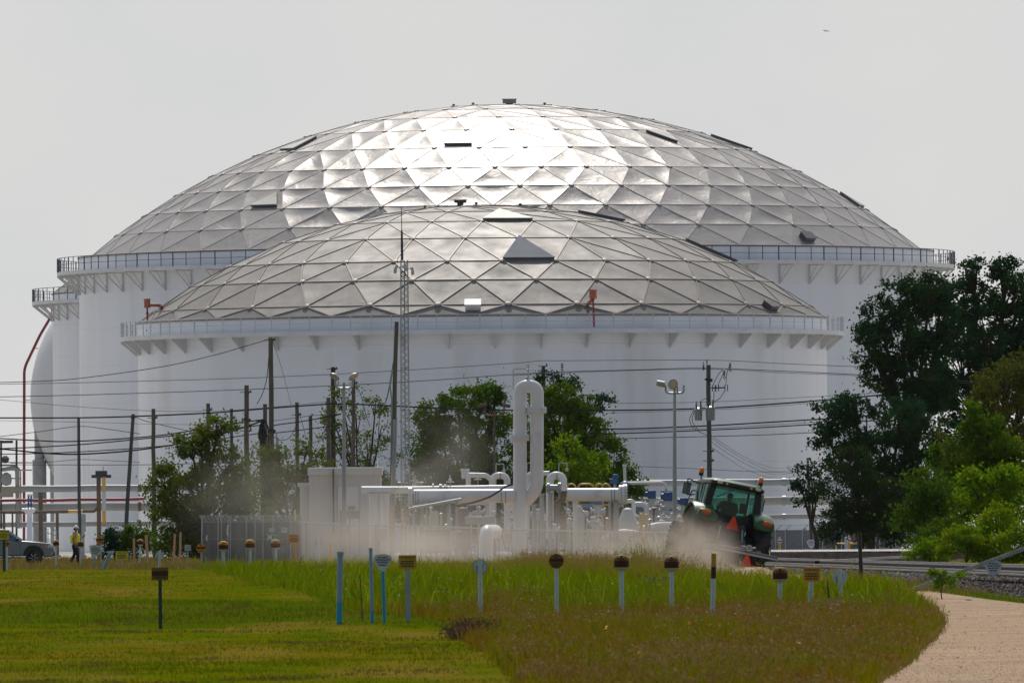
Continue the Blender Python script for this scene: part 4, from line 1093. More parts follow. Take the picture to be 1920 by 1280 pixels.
# ------------------------------------------------------------------ poles, lamps, mast, wires
def pole(label, top, bot, d, wpx, mat, cap=None, group='utility poles along the fence', fit=(), cat='utility pole'):
    """a leaning round pole from its foot to its top; fit: list of (fraction from the top, what)"""
    s_ = S(d); p1 = at(top[0], top[1], d); f = base(bot[0], d)
    q = at(bot[0], bot[1], d); dirv = (q - p1).normalized()
    f = p1 + dirv * ((p1.z - float(zg(q.x, d))) / max(-dirv.z, .1)); r = wpx / 2 / s_
    t = thing('utility_pole', label, cat, f, group)
    mb = MB(f); n_ = 8; rr = random.Random(int(top[0]))
    pts = [f.lerp(p1, i / n_) + Vector((rr.uniform(-.02, .02), 0, 0)) for i in range(n_ + 1)]
    mb.tube(pts, [r * (1.12 - .22 * i / n_) for i in range(n_ + 1)], 12); mb.build('pole', mat, t)
    L = (p1 - f).length
    for (q_, what) in fit:
        c = p1.lerp(f, q_); h = MB(f)
        if what == 'bolt':
            h.cyl(c + Vector((-r * 2.6, 0, 0)), c + Vector((r * 2.2, 0, 0)), .02, n=5); h.cyl(c + Vector((r * 1.0, -.05, -.05)), c + Vector((r * 1.8, -.05, .1)), .05, n=6); h.build('bolt', m_dkst, t)
        elif what == 'insulator':
            for k in range(3): h.lathe(c + Vector((-r - .14, -.1, .1 * k)), [(.03, -.04), (.09, 0), (.03, .04)], 8)
            h.cyl(c + Vector((-r - .14, -.1, -.1)), c + Vector((-r - .14, -.1, .4)), .025, n=6); h.build('insulator', m_dkst, t)
        elif what == 'band':
            h.cyl(c - Vector((0, 0, .08)), c + Vector((0, 0, .08)), r * 1.25, n=12); h.build('steel_band', m_dkst, t)
        elif what == 'clamp':
            h.box(c + Vector((r * .9, -r, 0)), (.22, .25, .18)); h.box(c + Vector((-r * .9, -r, .05)), (.18, .2, .12)); h.build('clamp', m_dkst, t)
    return t, f, p1, r
PD = 780
pole('tall wooden pole with the sagging wire tied to its top, left of the white building', (507, 633), (511, 970), 770, 9.5, m_wood, fit=[(.01, 'bolt'), (.42, 'clamp'), (.52, 'bolt')])
pole('wooden pole where the bundle of black cables crosses, beside the bushy tree', (462, 722), (464, 985), 765, 9.5, m_wood, fit=[(.04, 'bolt'), (.2, 'clamp'), (.26, 'bolt')])
pole('short wooden pole wrapped with cable loops, just left of the tallest wooden pole', (497, 757), (500, 970), 773, 8.5, m_wood, fit=[(.2, 'clamp'), (.26, 'clamp')])
pole('wooden pole rising out of the left side of the bushy tree', (287, 766), (290, 1000), 760, 8, m_wood, fit=[(.06, 'bolt')])
pole('wooden pole behind the bushy tree, between two shorter ones', (390, 756), (391, 1000), 785, 8, m_wood, fit=[(.04, 'bolt')])
pole('thin dark pole deep in the bushy tree', (434, 766), (436, 1000), 800, 6.2, m_woodg, fit=[(.06, 'bolt')])
pole('leaning grey green pole beside the pipe rack', (250, 776), (236, 995), 740, 7.2, m_woodg, fit=[(.02, 'band')])
pole('upright dark green pole in front of the left tanks', (147, 783), (149, 985), 830, 6.2, m_woodg)
pole('stub pole with drooping wires between the tallest wooden pole and the tree', (557, 754), (558, 960), 790, 7.6, m_wood, fit=[(.08, 'bolt')])
pole('shortest stub pole in front of the sparse tree', (582, 779), (584, 960), 800, 7.2, m_wood)
pole('dark creosoted pole behind the sparse tree, thickest there', (624, 688), (626, 960), 812, 9, m_woodd, fit=[(.01, 'bolt')])
pole('pale cut-off pole in front of the dark creosoted pole', (616, 745), (617, 960), 795, 8.5, m_wood, fit=[(.04, 'bolt')])
pole('grey pole carrying a hanging white wire, right of the twin lamp post', (663, 708), (662, 960), 770, 7.5, m_wood, fit=[(.03, 'bolt')])
_, f_, p_, r_ = pole('tall pole leaning right with steel conduit on its lower half, by the lattice mast', (743.5, 603), (735, 930), 755, 8.5, m_wood, fit=[(.41, 'band')])
mb = MB(f_); mb.tube([p_.lerp(f_, .41) + Vector((.06, -.2, 0)), f_ + Vector((.06, -.2, 0))], .13, 8); mb.tube([p_.lerp(f_, .2) + Vector((-.15, -.1, 0)), p_.lerp(f_, .27) + Vector((-.28, -.1, 0)), p_.lerp(f_, .33) + Vector((-.15, -.1, 0)), p_.lerp(f_, .6) + Vector((-.1, -.2, 0))], .05, 5)
mb.build('conduit', m_galv, [o for o in C.objects if o.type == 'EMPTY' and o.get('label', '').startswith('tall pole leaning right')][0])
pole('pole top showing above the right hand tree behind the white loop', (1019, 686), (1020, 900), 850, 7.5, m_woodd, fit=[(.0, 'bolt')])
pole('thin dark pole in front of the small leaning tree by the right pipes', (1514, 858), (1520, 985), 900, 5.2, m_woodd)
t, f_, p_, r_ = pole('weathered pole with two transformers behind the tractor', (1328, 684), (1331, 985), 760, 9, m_woodg, fit=[(.02, 'insulator'), (.08, 'clamp'), (.45, 'bolt'), (.5, 'bolt')])
for (cx, y0, y1, w_) in ((1309.5, 766, 788, 15), (1332, 763, 788, 18)):
    dd = 757; a_, b_ = at(cx, y1, dd), at(cx, y0, dd); s_ = S(dd); k_ = MB(f_); rr = w_ / 2 / s_
    k_.lathe(a_, [(rr * .92, 0), (rr * .95, .1), (rr, b_.z - a_.z - .12), (rr * 1.08, b_.z - a_.z - .1), (rr * 1.08, b_.z - a_.z - .02), (rr * .5, b_.z - a_.z + .08)], 18)
    tr = k_.build('transformer', m_ltblue if False else m_galv, t)
    q = MB(f_)
    for dx in (-.12, .14):
        c = b_ + Vector((dx, -.1, .06))
        for z in range(3): q.lathe(c + Vector((0, 0, .09 * z)), [(.03, -.03), (.075, 0), (.03, .04)], 8)
        q.cyl(c, c + Vector((0, 0, .36)), .03, n=6)
    q.build('bushing', m_dkst, tr)
q = MB(f_); c = at(1333, 727, 757); e = at(1360, 726.5, 757); q.tube([c, e], .045, 6)
for px in (1338, 1344, 1361):
    p = at(px, 727, 757); q.tube([p + Vector((-.06, 0, -.2)), p + Vector((.1, 0, -.16)), p + Vector((.1, 0, .18)), p + Vector((-.05, 0, .18))], .03, 5, closed=True)
q.build('crossarm', m_dkst, t)
q = MB(f_)
for pts in ([(1337, 722), (1348, 700), (1356, 694)], [(1346, 722), (1357, 698)], [(1361, 722), (1363, 700), (1369, 682)], [(1358, 733), (1351, 745), (1341, 752), (1337, 756)], [(1339, 733), (1338, 756)], [(1326, 746), (1316, 750), (1312, 756)], [(1302, 768), (1294, 782), (1295, 795), (1304, 805), (1326, 816)], [(1304, 766), (1298, 784), (1301, 796), (1310, 806)]):
    q.tube(spline([at(a, b, 757) for a, b in pts], 5), .018, 4)
q.build('jumper_wires', m_dkst, t)
mb = MB(f_); mb.cyl(at(1325.5, 683, 757), at(1325.5, 675, 757), .03, n=5); mb.cyl(at(1325.5, 676.5, 757), at(1325.5, 674.5, 757), .07, n=6); mb.build('pin_insulator', m_dkst, t)

# cable drop bundles and orange conduit at the tallest pole
t = thing('cable_drop', 'bundle of black cables running down the short pole in loops', 'cables', base(496, 768), None); mb = MB(t.location)
for k, px in enumerate((488, 490.5, 493, 495.5, 503)):
    mb.tube(spline([at(496 - k * .6, 786, 768), at(px - 1, 800, 768), at(px, 830, 768), at(px + 1.5, 900, 768), at(px + 2, 972, 768)], 6), .045, 6)
for k in range(5): mb.tube([at(491 + 6 * math.cos(a) + k * .4, 815 + 13 * math.sin(a), 767.6 - k * .05) for a in np.linspace(0, 2 * math.pi, 14)[:-1]], .05, 5, closed=True)
mb.tube(spline([at(480, 789, 768), at(487, 789, 768), at(491, 795, 768), at(491, 812, 768)], 5), .05, 6); mb.build('cables', m_wire, t)
t = thing('orange_conduit', 'orange conduit fixed to the right side of the tallest wooden pole', 'conduit', base(517, 768)); mb = MB(t.location)
mb.tube([at(516.5, 852, 768), at(517, 876, 768), at(518, 905, 768)], .11, 8); mb.build('tube', m_orange, t)
mb = MB(t.location); pts = fillet([at(518.5, 813, 768), at(520.5, 945, 768), at(524, 948, 768), at(560, 948, 768)], .3); mb.tube(pts, .04, 6); mb.build('thin_conduit', m_galv, t)
mb = MB(t.location); mb.tube(fillet([at(521.5, 820, 768), at(523.5, 941, 768), at(560, 943.5, 768)], .3), .04, 6); mb.build('thin_conduit', m_galv, t)

# flood light posts
def lamp_post(label, px, top, d, wpx, mat, kind):
    s_ = S(d); f = base(px, d); p1 = at(px, top, d); t = thing('flood_light_post', label, 'lamp post', f, 'flood light posts')
    mb = MB(f); mb.tube([f, f.lerp(p1, .5), p1], [wpx * .62 / s_, wpx * .5 / s_, wpx * .34 / s_], 14); mb.build('pole', mat, t)
    a = MB(f); hw, rise = (17, 14) if kind == 1 else (16, 17) if kind == 2 else (18, 16)
    R_ = at(px + hw, top - rise, d); L_ = at(px - hw, top - rise, d); b = p1 + Vector((0, 0, -.02))
    a.tube(fillet([L_, Vector((L_.x, d, b.z)), Vector((R_.x, d, b.z)), R_], .28), .055 if kind < 3 else .05, 8)
    a.cyl(b - Vector((0, 0, .1)), b + Vector((0, 0, .28)), .07, n=8)
    if kind == 1: m_ = at(px + 5, top - 12, d); a.tube([Vector((m_.x, d - .1, b.z)), m_ + Vector((0, -.1, 0))], .05, 8)
    a.build('bracket', mat, t)
    def head(c, rot, size, lens):
        h = MB(f); M3 = rot.to_3x3()
        h.lathe(c, [(.05, -.12), (size * .55, -.10), (size, .0), (size * 1.05, .04), (size * .9, .05)], 14, M3 @ Vector((0, 0, 1)))
        o = h.build('lamp_head', m_galv, t); g_ = MB(f)
        g_.lathe(c + M3 @ Vector((0, 0, .045)), [(size * .85, 0), (size * .5, .03), (.01, .035)], 14, M3 @ Vector((0, 0, 1))); g_.build('lens', lens, o)
    lz = M('amber tinted lens', (0.60, 0.46, 0.30), .25)
    if kind == 1:
        h = MB(f); c = L_ + Vector((-.25, 0, .10)); h.box(c, (.46, .3, .26), Matrix.Rotation(.2, 3, 'Y') @ Matrix.Rotation(.3, 3, 'X')); o = bevel(h.build('lamp_head', m_galv, t), .05)
        g_ = MB(f); g_.box(c + Vector((-.02, -.06, -.16)), (.4, .25, .05), Matrix.Rotation(.2, 3, 'Y')); g_.build('lens', lz, o)
        head(at(px - 2, top - 16, d) + Vector((-.05, -.15, 0)), Matrix.Rotation(math.radians(105), 4, 'X') @ Matrix.Rotation(.35, 4, 'Y'), .27, lz)
    elif kind == 2:
        for q, sg in ((L_, -1), (R_, 1)): head(q + Vector((sg * .03, -.05, .12)), Matrix.Rotation(math.radians(150), 4, 'X') @ Matrix.Rotation(sg * .5, 4, 'Y'), .27, m_galv)
    else:
        for q, sg in ((L_, -1), (R_, 1)):
            h = MB(f); h.box(q + Vector((sg * .12, 0, .06)), (.5, .3, .2), Matrix.Rotation(sg * .2, 3, 'Y')); bevel(h.build('lamp_head', mat, t), .05)
lamp_post('grey flood light post with one square and one round lamp, left of the tractor', 1265, 736, 700, 8, m_galv, 1)
lamp_post('grey flood light post with two round lamps in front of the white building', 645, 727, 655, 8, m_galv, 2)
lamp_post('thin brown flood light post standing in front of the left tree', 927, 778, 760, 5.5, m_rust, 3)

# lattice mast
md = 735; f_ = base(761, md); t = thing('lattice_mast', 'slim steel lattice mast with whip antenna and three cameras', 'mast', f_)
top = at(758, 488, md); bl = [Vector((.26 * math.cos(a), .26 * math.sin(a), 0)) for a in (math.radians(90), math.radians(210), math.radians(330))]
mb = MB(f_); tl = [top + v * .85 for v in bl]; bt = [f_ + v * 1.1 for v in bl]
for a_, b_ in zip(tl, bt): mb.tube([a_, b_], .035, 6)
nb = 46
for i in range(nb):
    for j in range(3):
        a0, a1 = bt[j].lerp(tl[j], i / nb), bt[(j + 1) % 3].lerp(tl[(j + 1) % 3], (i + .5) / nb); a2 = bt[j].lerp(tl[j], (i + 1) / nb)
        mb.tube([a0, a1], .016, 4); mb.tube([a1, a2], .016, 4)
for q in (0.995, .5, .64): mb.tube([tl[j].lerp(bt[j], 1 - q) * 1.0 for j in range(3)], .03, 5, closed=True)
mb.build('lattice', m_galv, t)
mb = MB(f_); w0 = at(754, 488, md); mb.tube([w0, at(753.6, 455, md), at(753.3, 432, md)], [.075, .07, .05], 7); mb.tube([at(753.3, 433, md), at(752.5, 388, md)], .022, 5); mb.build('whip_antenna', m_dkst, t)
for (px, py, rx) in ((742, 503, .45), (760, 499, 0), (773, 506, -.25)):
    c = at(px, py, md - .4); h = MB(f_); h.box(c, (.16, .3, .30), Matrix.Rotation(rx, 3, 'Y')); h.cyl(c + Vector((0, 0, -.1)), c + Vector((rx * -.15, 0, -.28)), .09, n=10); h.tube([c + Vector((0, .1, .08)), Vector((top.x, md, c.z + .08))], .03, 5)
    bevel(h.build('camera', m_signw, t), .03)
mb = MB(f_); mb.tube([at(751 + 4.5 * math.cos(a) + 5, 514 + 5 * math.sin(a), md - .35) for a in np.linspace(0, 6.283, 12)[:-1]], .03, 4, closed=True); mb.build('cable_coil', m_dkst, t)

# overhead wires
def wire(label, pts, wpx, d=780, thick=False, d1=None):
    n_ = len(pts); P = [at(p[0], p[1], d if d1 is None else d + (d1 - d) * i / (n_ - 1)) for i, p in enumerate(pts)]
    o = MB(P[0]); o.tube(spline(P, 8), wpx / 2 / S(d), 6)
    w_ = o.build('overhead_wire', m_wire if thick else m_wire2, None, P[0]); tag(w_, label, 'wire', 'overhead wires')
wire('single sagging wire from the left edge up to the top of the tallest wooden pole', [(-60, 718), (60, 715), (150, 709), (300, 688), (400, 666), (470, 646), (507, 635)], 1.5, 775, True)
wire('highest wire crossing the tank wall, resting on the transformer pole top', [(-60, 721), (160, 717), (480, 708), (740, 695), (960, 681), (1010, 676.5), (1060, 676), (1326, 675), (1480, 682), (1640, 688.5), (1900, 700)], 1.2, 785)
wire('second highest wire crossing the tank wall below the topmost', [(-60, 745), (160, 740), (460, 730), (740, 717), (960, 702), (1050, 697), (1200, 693), (1322, 690), (1480, 696), (1640, 704), (1900, 720)], 1.5, 785)
wire('thin companion wire just under the second highest, toward the dark trees', [(960, 704), (1100, 697), (1322, 692), (1480, 699), (1640, 706), (1900, 724)], 1.0, 786)
wire('thick black cable strung straight from the left edge across the lone poles', [(-60, 783), (130, 783), (247, 780.5), (390, 774), (470, 768), (560, 761), (640, 757), (740, 761), (900, 768), (1140, 769), (1300, 766), (1440, 758), (1600, 745), (1750, 730)], 3.0, 782, True)
wire('thin wire just above the thick straight cable on the right', [(1140, 756), (1300, 754), (1440, 748), (1600, 739), (1750, 728)], .9, 783)
wire('thin wire hanging just below the thick straight cable on the right', [(1140, 774), (1300, 769), (1440, 762), (1600, 748)], .9, 783)
wire('topmost of the heavy black cables dipping at the left edge', [(-60, 818), (60, 825), (140, 827), (290, 817), (400, 800), (494, 786)], 2.6, 778, True)
wire('black cable rising steadily below the topmost heavy cable', [(-60, 841), (20, 840), (150, 833), (300, 819), (380, 810), (494, 796)], 2.4, 778, True)
wire('heaviest black cable, lowest at the dark green pole, climbing to the short pole', [(-60, 838), (10, 842), (80, 849), (150, 851), (250, 844), (350, 829), (440, 806), (494, 788)], 3.2, 777, True)
wire('black cable close above the heaviest one left of the bushy tree', [(-60, 852), (60, 850), (160, 846), (280, 838), (370, 828), (494, 811)], 2.0, 779, True)
wire('brownish slack wire peaking at the dark green pole', [(-60, 824), (0, 818), (80, 808), (148, 799), (200, 804), (262, 813)], 1.4, 790)
wire('thin dark wire crossing low over the left pipes', [(-60, 870), (80, 871), (250, 871), (350, 869), (470, 864)], 1.3, 790)
wire('slack low wire peaking on the dark green pole', [(20, 868), (90, 866), (148, 861), (200, 863), (262, 866)], 1.1, 790)
wire('faint wire above the leaning pole, sagging toward the tall wooden pole', [(-60, 745), (20, 751), (130, 761), (280, 770), (400, 770), (500, 764), (640, 750)], .9, 792)
wire('faint level wire below the thick straight cable on the left', [(-60, 787), (150, 791), (300, 795), (420, 796)], .8, 792)
wire('wire from the leaning pole down into the bushy tree', [(252, 780), (270, 788), (310, 798), (356, 808)], 1.4, 772)
wire('black cable from the short pole behind the stub poles to the sparse tree', [(494, 805), (515, 797), (558, 791), (582, 787), (640, 776)], 2.2, 778, True)
wire('lower cable from the tallest pole behind the stub poles', [(510, 812), (555, 807), (585, 803), (640, 796)], 2.0, 778, True)
wire('thin upper wire from the tallest pole behind the stub poles', [(510, 789), (555, 783), (585, 779), (640, 775)], 1.2, 779)
wire('drooping cable loop between the tallest pole and the first stub pole', [(513, 818), (525, 825), (540, 822), (550, 810), (556, 795)], 1.3, 777, True)
wire('drooping cable loop between the two stub poles', [(559, 770), (566, 790), (575, 822), (586, 830), (600, 822), (612, 800)], 1.2, 777)
wire('white cable loop hanging from the pale cut-off pole', [(615, 756), (620, 782), (628, 800), (634, 808), (641, 804), (641, 795)], 1.4, 770)
wire('slender guy wire down the left of the tallest pole', [(504, 668), (500, 710), (492, 738), (482, 757)], 1.6, 772, True)
wire('slender guy wire sloping down to the right of the tallest pole', [(513, 645), (528, 690), (546, 760)], .8, 772)
wire('white wire slanting down through the sparse tree', [(669, 724), (678, 745), (686, 776), (694, 800)], 1.3, 772)
wire('cable hanging between the leaning conduit pole and the tree', [(741, 660), (734, 700), (727, 740), (721, 758)], 2.0, 757, True)
wire('upper of two thick cables right of the lamp post', [(1130, 804), (1200, 803), (1325, 798), (1430, 792), (1560, 784), (1640, 778)], 2.8, 782, True)
wire('lower of two thick cables right of the lamp post', [(1130, 813), (1200, 811), (1325, 806), (1430, 801), (1560, 793), (1640, 788)], 2.4, 782, True)
wire('thin wire between the two thick cables right of the lamp post', [(1130, 808), (1325, 803), (1430, 797), (1560, 789)], 1.0, 783)
wire('single dark wire beneath the thick cables, ending in the dark oak', [(1130, 823), (1200, 821), (1325, 818), (1430, 815), (1560, 809)], 1.5, 783, True)
for k, (a, b, lab) in enumerate([(816, 866, 'highest of the slack wires sagging from the transformer pole to the thin dark pole'), (821, 872, 'second slack wire sagging from the transformer pole'), (828, 878, 'third slack wire sagging from the transformer pole'), (838, 885, 'lowest slack wire sagging from the transformer pole')]):
    wire(lab, [(1334, a), (1360, a + 18), (1400, a + 42), (1445, b + 10), (1485, b + 8), (1516, b - 4)], 1.1, 765, False, 895)
wire('faint low wire crossing behind the tractor roof', [(1195, 874), (1300, 878), (1400, 883), (1500, 886)], 1.0, 800)
for k, (px, py) in enumerate(((1054, 680), (1369, 680), (1358, 694))):
    p = at(px, py, 784); mb = MB(p)
    for z in range(3): mb.lathe(p + Vector((0, 0, -.12 * z)), [(.03, -.05), (.10, 0), (.03, .05)], 8)
    mb.tube([p + Vector((0, 0, -.3)), p + Vector((.06, 0, -.42)), p + Vector((0, 0, -.52)), p + Vector((-.06, 0, -.42))], .025, 4, closed=True)
    tag(mb.build('line_insulator', m_dkst, None, p), ['insulator hanging from the highest wire above the right tree', 'insulator on the highest wire, right of the transformer pole', 'insulator on the second wire beside the transformer pole'][k], 'insulator', 'hanging insulators')

# ------------------------------------------------------------------ pipe rack along the tanks
def long_pipe(label, y_l, y_r, dpx, d, mat, x0=-140, x1=1760, rings=True):
    a, b = at(x0, y_l + (y_r - y_l) * (x0 - 0) / 1480, d), at(x1, y_l + (y_r - y_l) * x1 / 1480, d)
    t = thing('pipeline', label, 'pipeline', a, 'long pipelines along the tanks'); mb = MB(a); r = dpx / 2 / S(d)
    n_ = 48; mb.tube([a.lerp(b, i / n_) + Vector((0, 0, .02 * math.sin(i * 1.7))) for i in range(n_ + 1)], r, 16); mb.build('pipe', mat, t, ang=60)
    for px in (262, 1196, 1470):
        q = MB(a); c = a.lerp(b, (px - x0) / (x1 - x0)); q.tube([c - Vector((.12, 0, 0)), c + Vector((.12, 0, 0))], r * 1.18, 16); q.build('collar', m_rust if px == 262 else m_galv, t)
    return t
long_pipe('topmost long grey pipeline crossing low in front of the tanks', 916.5, 903, 12.5, 1020, m_pipeg)
long_pipe('thickest long tan pipeline, under the red pipe at the left', 951, 938, 16, 1024, m_insul)
long_pipe('lowest long pale pipeline, close to the ground', 983.5, 968, 9.5, 1022, m_insul)
a, b = at(-120, 939.5, 980), at(270, 935, 980); t = thing('pipeline', 'thin dark red pipeline between the grey and tan pipes at the left', 'pipeline', a, 'long pipelines along the tanks')
mb = MB(a); mb.tube([a.lerp(b, i / 20) + Vector((0, 0, .02 * math.sin(i))) for i in range(21)], 3 / S(980), 10); mb.build('pipe', m_red, t)
a, b = at(-100, 960, 960), at(178, 958, 960); t = thing('pipeline', 'rusty brown pipe with a yellow section ending at the crossarm post', 'pipeline', a, 'long pipelines along the tanks')
mb = MB(a); mb.tube(fillet([a, at(60, 960, 960), b, at(184, 950, 960)], .4), 3 / S(960), 10); mb.build('pipe', m_rust, t)
mb = MB(a); mb.tube([at(128, 958.8, 960), at(155, 958.5, 960)], 3.4 / S(960), 12); mb.build('yellow_section', m_yel, t)
def rack_post(label, px, top, d, w, mat, extra=None):
    f = base(px, d); t = thing('rack_post', label, 'post', f, 'posts of the pipe rack'); s_ = S(d); h = at(px, top, d).z - f.z
    mb = MB(f); mb.box(f + Vector((0, 0, h / 2)), (w / s_, w / s_, h)); bevel(mb.build('post', mat, t), .03); mb = MB(f); mb.box(f + Vector((0, 0, .08)), (w * 2.2 / s_, w * 2.2 / s_, .16)); mb.build('base_plate', m_concrete, t)
    if extra: extra(t, f, s_)
rack_post('brown steel rack post under the grey pipeline, beside the white valve', 77, 922, 970, 8, m_rust)
rack_post('slim brown rack post under the rusty pipe', 108, 960, 955, 5.5, m_rust)
rack_post('blue grey cabinet post standing right behind the walking person', 156, 962, 930, 6, m_galv, lambda t, f, s_: MB(f).box(at(157, 980, 929), (.28, .3, 1.2)).build('cabinet', m_galv, t))
rack_post('rusty trestle leg at the far left behind the pickup', 8, 958, 950, 5, m_rust)
rack_post('thin rusty trestle leg behind the pickup roof', 24, 958, 950, 3.5, m_rust)
f = base(187, 880); t = thing('crossarm_post', 'thick brown post with a short grey crossarm and a yellow and white gauge board', 'post', f); s_ = S(880)
h = at(187, 888, 880).z - f.z; mb = MB(f); mb.box(f + Vector((-.03, 0, h / 2)), (8 / s_, 8 / s_, h)); bevel(mb.build('post', m_rust, t), .03)
mb = MB(f); mb.box(at(190, 892.5, 879.7), (37 / s_, .3, 6 / s_)); mb.box(at(190, 886, 879.7), (22 / s_, .4, 8 / s_)); bevel(mb.build('crossarm', m_dkst, t), .02)
mb = MB(f)
mb.box(at(195, 939, 879.5), (7 / s_, .12, 90 / s_))
gb = mb.build('gauge_board', m_yel, t); mb = MB(f); mb.box(at(195, 939, 879.42), (7.2 / s_, .11, 37 / s_)); mb.build('white_panel', m_signw, gb)
mb = MB(f); mb.cyl(at(195, 984, 879.4), at(195, 987, 879.4), 11 / 2 / s_, n=10); mb.tube([at(193.5, 883, 880), at(193.5, 874, 880)], .03, 5); mb.build('fittings', m_galv, t)
# valve with two blue cylinders behind the pickup
f = base(56, 900); s_ = S(900); t = thing('valve_stack', 'tall white valve with two dark blue cylinders behind the pickup', 'valve', f); mb = MB(f)
mb.lathe(f, [(20 / s_, 0), (19 / s_, .25), (12 / s_, .5), (10 / s_, .9), (6 / s_, 1.1), (5.2 / s_, at(56, 962, 900).z - f.z), (9 / s_, at(56, 961, 900).z - f.z), (10 / s_, at(56, 955, 900).z - f.z), (12 / s_, at(56, 954, 900).z - f.z), (7 / s_, at(56, 951, 900).z - f.z)], 18)
mb.tube([at(41, 955, 900), at(66, 956, 900)], .1, 8); mb.build('body', m_tank, t)
for px in (53.5, 58.5):
    q = MB(f); q.cyl(at(px, 950, 899.8), at(px, 929, 899.8), 1.9 / s_, n=10); q.build('cylinder', m_blue, t)
q = MB(f); q.box(at(56, 927.5, 899.8), (10 / s_, .25, 3 / s_)); q.build('cap', m_white, t)

# steelwork and pipes of the plant at the far left edge
t = thing('pipe_trestle', 'tan steel trestle with blue ladder pipes at the left edge', 'trestle', base(25, 1010)); f = t.location; d = 1010; mb = MB(f)
for px, w in ((31, 4), (2, 4)): mb.tube([base(px, d), at(px, 825, d)], w / 2 / S(d), 8)
mb.box(at(12, 828, d), (1.0, .3, .2)); mb.build('column', m_dkst, t)
mb = MB(f); mb.tube(fillet([at(4, 880, d), at(32, 876, d), at(34, 990, d)], .4), .16, 8); mb.tube(fillet([at(-40, 873, d), at(30, 872, d), at(38, 880, d), at(40, 990, d)], .4), .06, 6); mb.build('bent_pipe', m_insul, t)
mb = MB(f); mb.tube([at(-60, 866, d), at(60, 867, d)], .04, 5)
for px in (31, 37): mb.tube([at(px, 940, d), at(px, 975, d)], .05, 6)
mb.tube([at(-60, 893, d), at(40, 897, d)], .05, 5); mb.tube([at(-60, 880, d), at(60, 881, d)], .05, 5); mb.build('thin_pipes', m_galv, t)
mb = MB(f); mb.lathe(at(12, 905, d), [(.1, -.2), (.36, -.1), (.42, .2), (.36, .65), (.1, .8)], 14); mb.build('drum', m_steel, t)
mb = MB(f); mb.lathe(at(10, 862, d), [(.05, -.25), (.26, -.1), (.3, .15), (.12, .32)], 12); mb.build('small_drum', m_dkst, t)
mb = MB(f); mb.box(at(22, 918, d), (1.6, .6, .5)); mb.box(at(10, 928, d), (1.2, .6, .3)); mb.build('tan_casing', m_tanbox, t)
t = thing('hand_railing', 'grey stair railing low behind the walking person', 'railing', base(98, 930)); mb = MB(t.location); d = 930
for px in (83, 90, 97, 105): mb.tube([base(px, d), at(px, 988 + (px - 83) * .25, d)], .035, 5)
mb.tube([at(80, 987, d), at(92, 987, d), at(107, 996, d)], .035, 5); mb.tube([at(80, 996, d), at(107, 1004, d)], .03, 5); mb.build('rails', m_galv, t)

# ------------------------------------------------------------------ fences
def chain_fence(label, pts, d, post_px, top_extra=None, mesh_mat=None):
    """pts: top rail (px, py)"""
    P = [at(p[0], p[1], d if len(p) < 3 else p[2]) for p in pts]; f = Vector((P[0].x, P[0].y, float(zg(P[0].x, P[0].y))))
    t = thing('chain_link_fence', label, 'fence', f, 'chain link fences'); mb = MB(f); mb.tube(spline(P, 4), .04, 6)
    mb.build('top_rail', m_galv, t)
    n_ = MB(f)
    for a, b in zip(P[:-1], P[1:]):
        n_.quad(a, b, Vector((b.x, b.y, float(zg(b.x, b.y)) + .03)), Vector((a.x, a.y, float(zg(a.x, a.y)) + .03)))
    n_.build('netting', mesh_mat or m_chain, t, flat=True)
    k = 0
    xs = [p.x for p in P]
    for px in post_px:
        for a, b, pa, pb in zip(P[:-1], P[1:], pts[:-1], pts[1:]):
            if pa[0] <= px <= pb[0]:
                q = a.lerp(b, (px - pa[0]) / (pb[0] - pa[0])); h = MB(f)
                h.cyl(Vector((q.x, q.y, float(zg(q.x, q.y)))), q + Vector((0, 0, .06)), .045, n=8)
                if top_extra: h.tube([q, q + Vector((top_extra[0], 0, top_extra[1]))], .03, 5)
                h.build('post', m_galv, t); break
    if top_extra:
        w = MB(f)
        for u in (.35, .7, 1.0): w.tube([p + Vector((top_extra[0] * u, 0, top_extra[1] * u)) for p in P], .012 if u < 1 else .03, 4)
        tag(w.build('barbed_wire', m_galv, t), kind='stuff') if False else w.build('barbed_wire', m_galv, t)
    return t
chain_fence('chain link fence with barbed wire behind the railway and yellow bollards', [(1405, 994.5, 915), (1520, 993, 910), (1600, 990.5, 905), (1690, 985, 900)], 900, (1455, 1473, 1505, 1543, 1578, 1612, 1628, 1650, 1680), (.42, .38), m_chain_d)
chain_fence('long chain link fence sagging through the dust in front of the pipework', [(560, 979, 640), (700, 984, 645), (850, 988, 650), (960, 992, 655), (1170, 997, 665), (1310, 998, 680)], 650, (575, 640, 705, 770, 845, 910, 960, 1030, 1065, 1105, 1135, 1180, 1222, 1262), None)
# slatted enclosure
d = 642; t = thing('slatted_fence', 'grey slatted privacy fence with barbed wire arms, left of the white building', 'fence', base(378, d)); f = t.location; s_ = S(d)
mb = MB(f); rr = random.Random(4); px = 378.0
while px < 566:
    w = 3.3; p = at(px + w / 2, 978, d); b_ = base(px + w / 2, d)
    mb.box(Vector((p.x, d + rr.uniform(-.02, .02), (p.z + b_.z) / 2)), ((w - .25) / s_, .03, p.z - b_.z)); px += w
mb.build('slats', m_slat, t, flat=True)
mb = MB(f); mb.tube([at(378, 978, d - .05), at(566, 977.5, d - .05)], .04, 6); mb.tube([at(378, 1010, d - .05), at(566, 1010, d - .05)], .02, 6); mb.build('rail', m_galv, t)
for px in (379, 409, 415, 428, 432, 462, 478, 493, 512, 545, 565):
    q = MB(f); q.cyl(base(px, d - .06), at(px, 965.5, d - .06), .045, n=8); q.build('post', m_galv, t)
mb = MB(f)
for k in range(26):
    px = 380 + k * 7.2; a = at(px, 977, d); mb.tube([a, a + Vector((-.14, -.1, .28))], .02, 4)
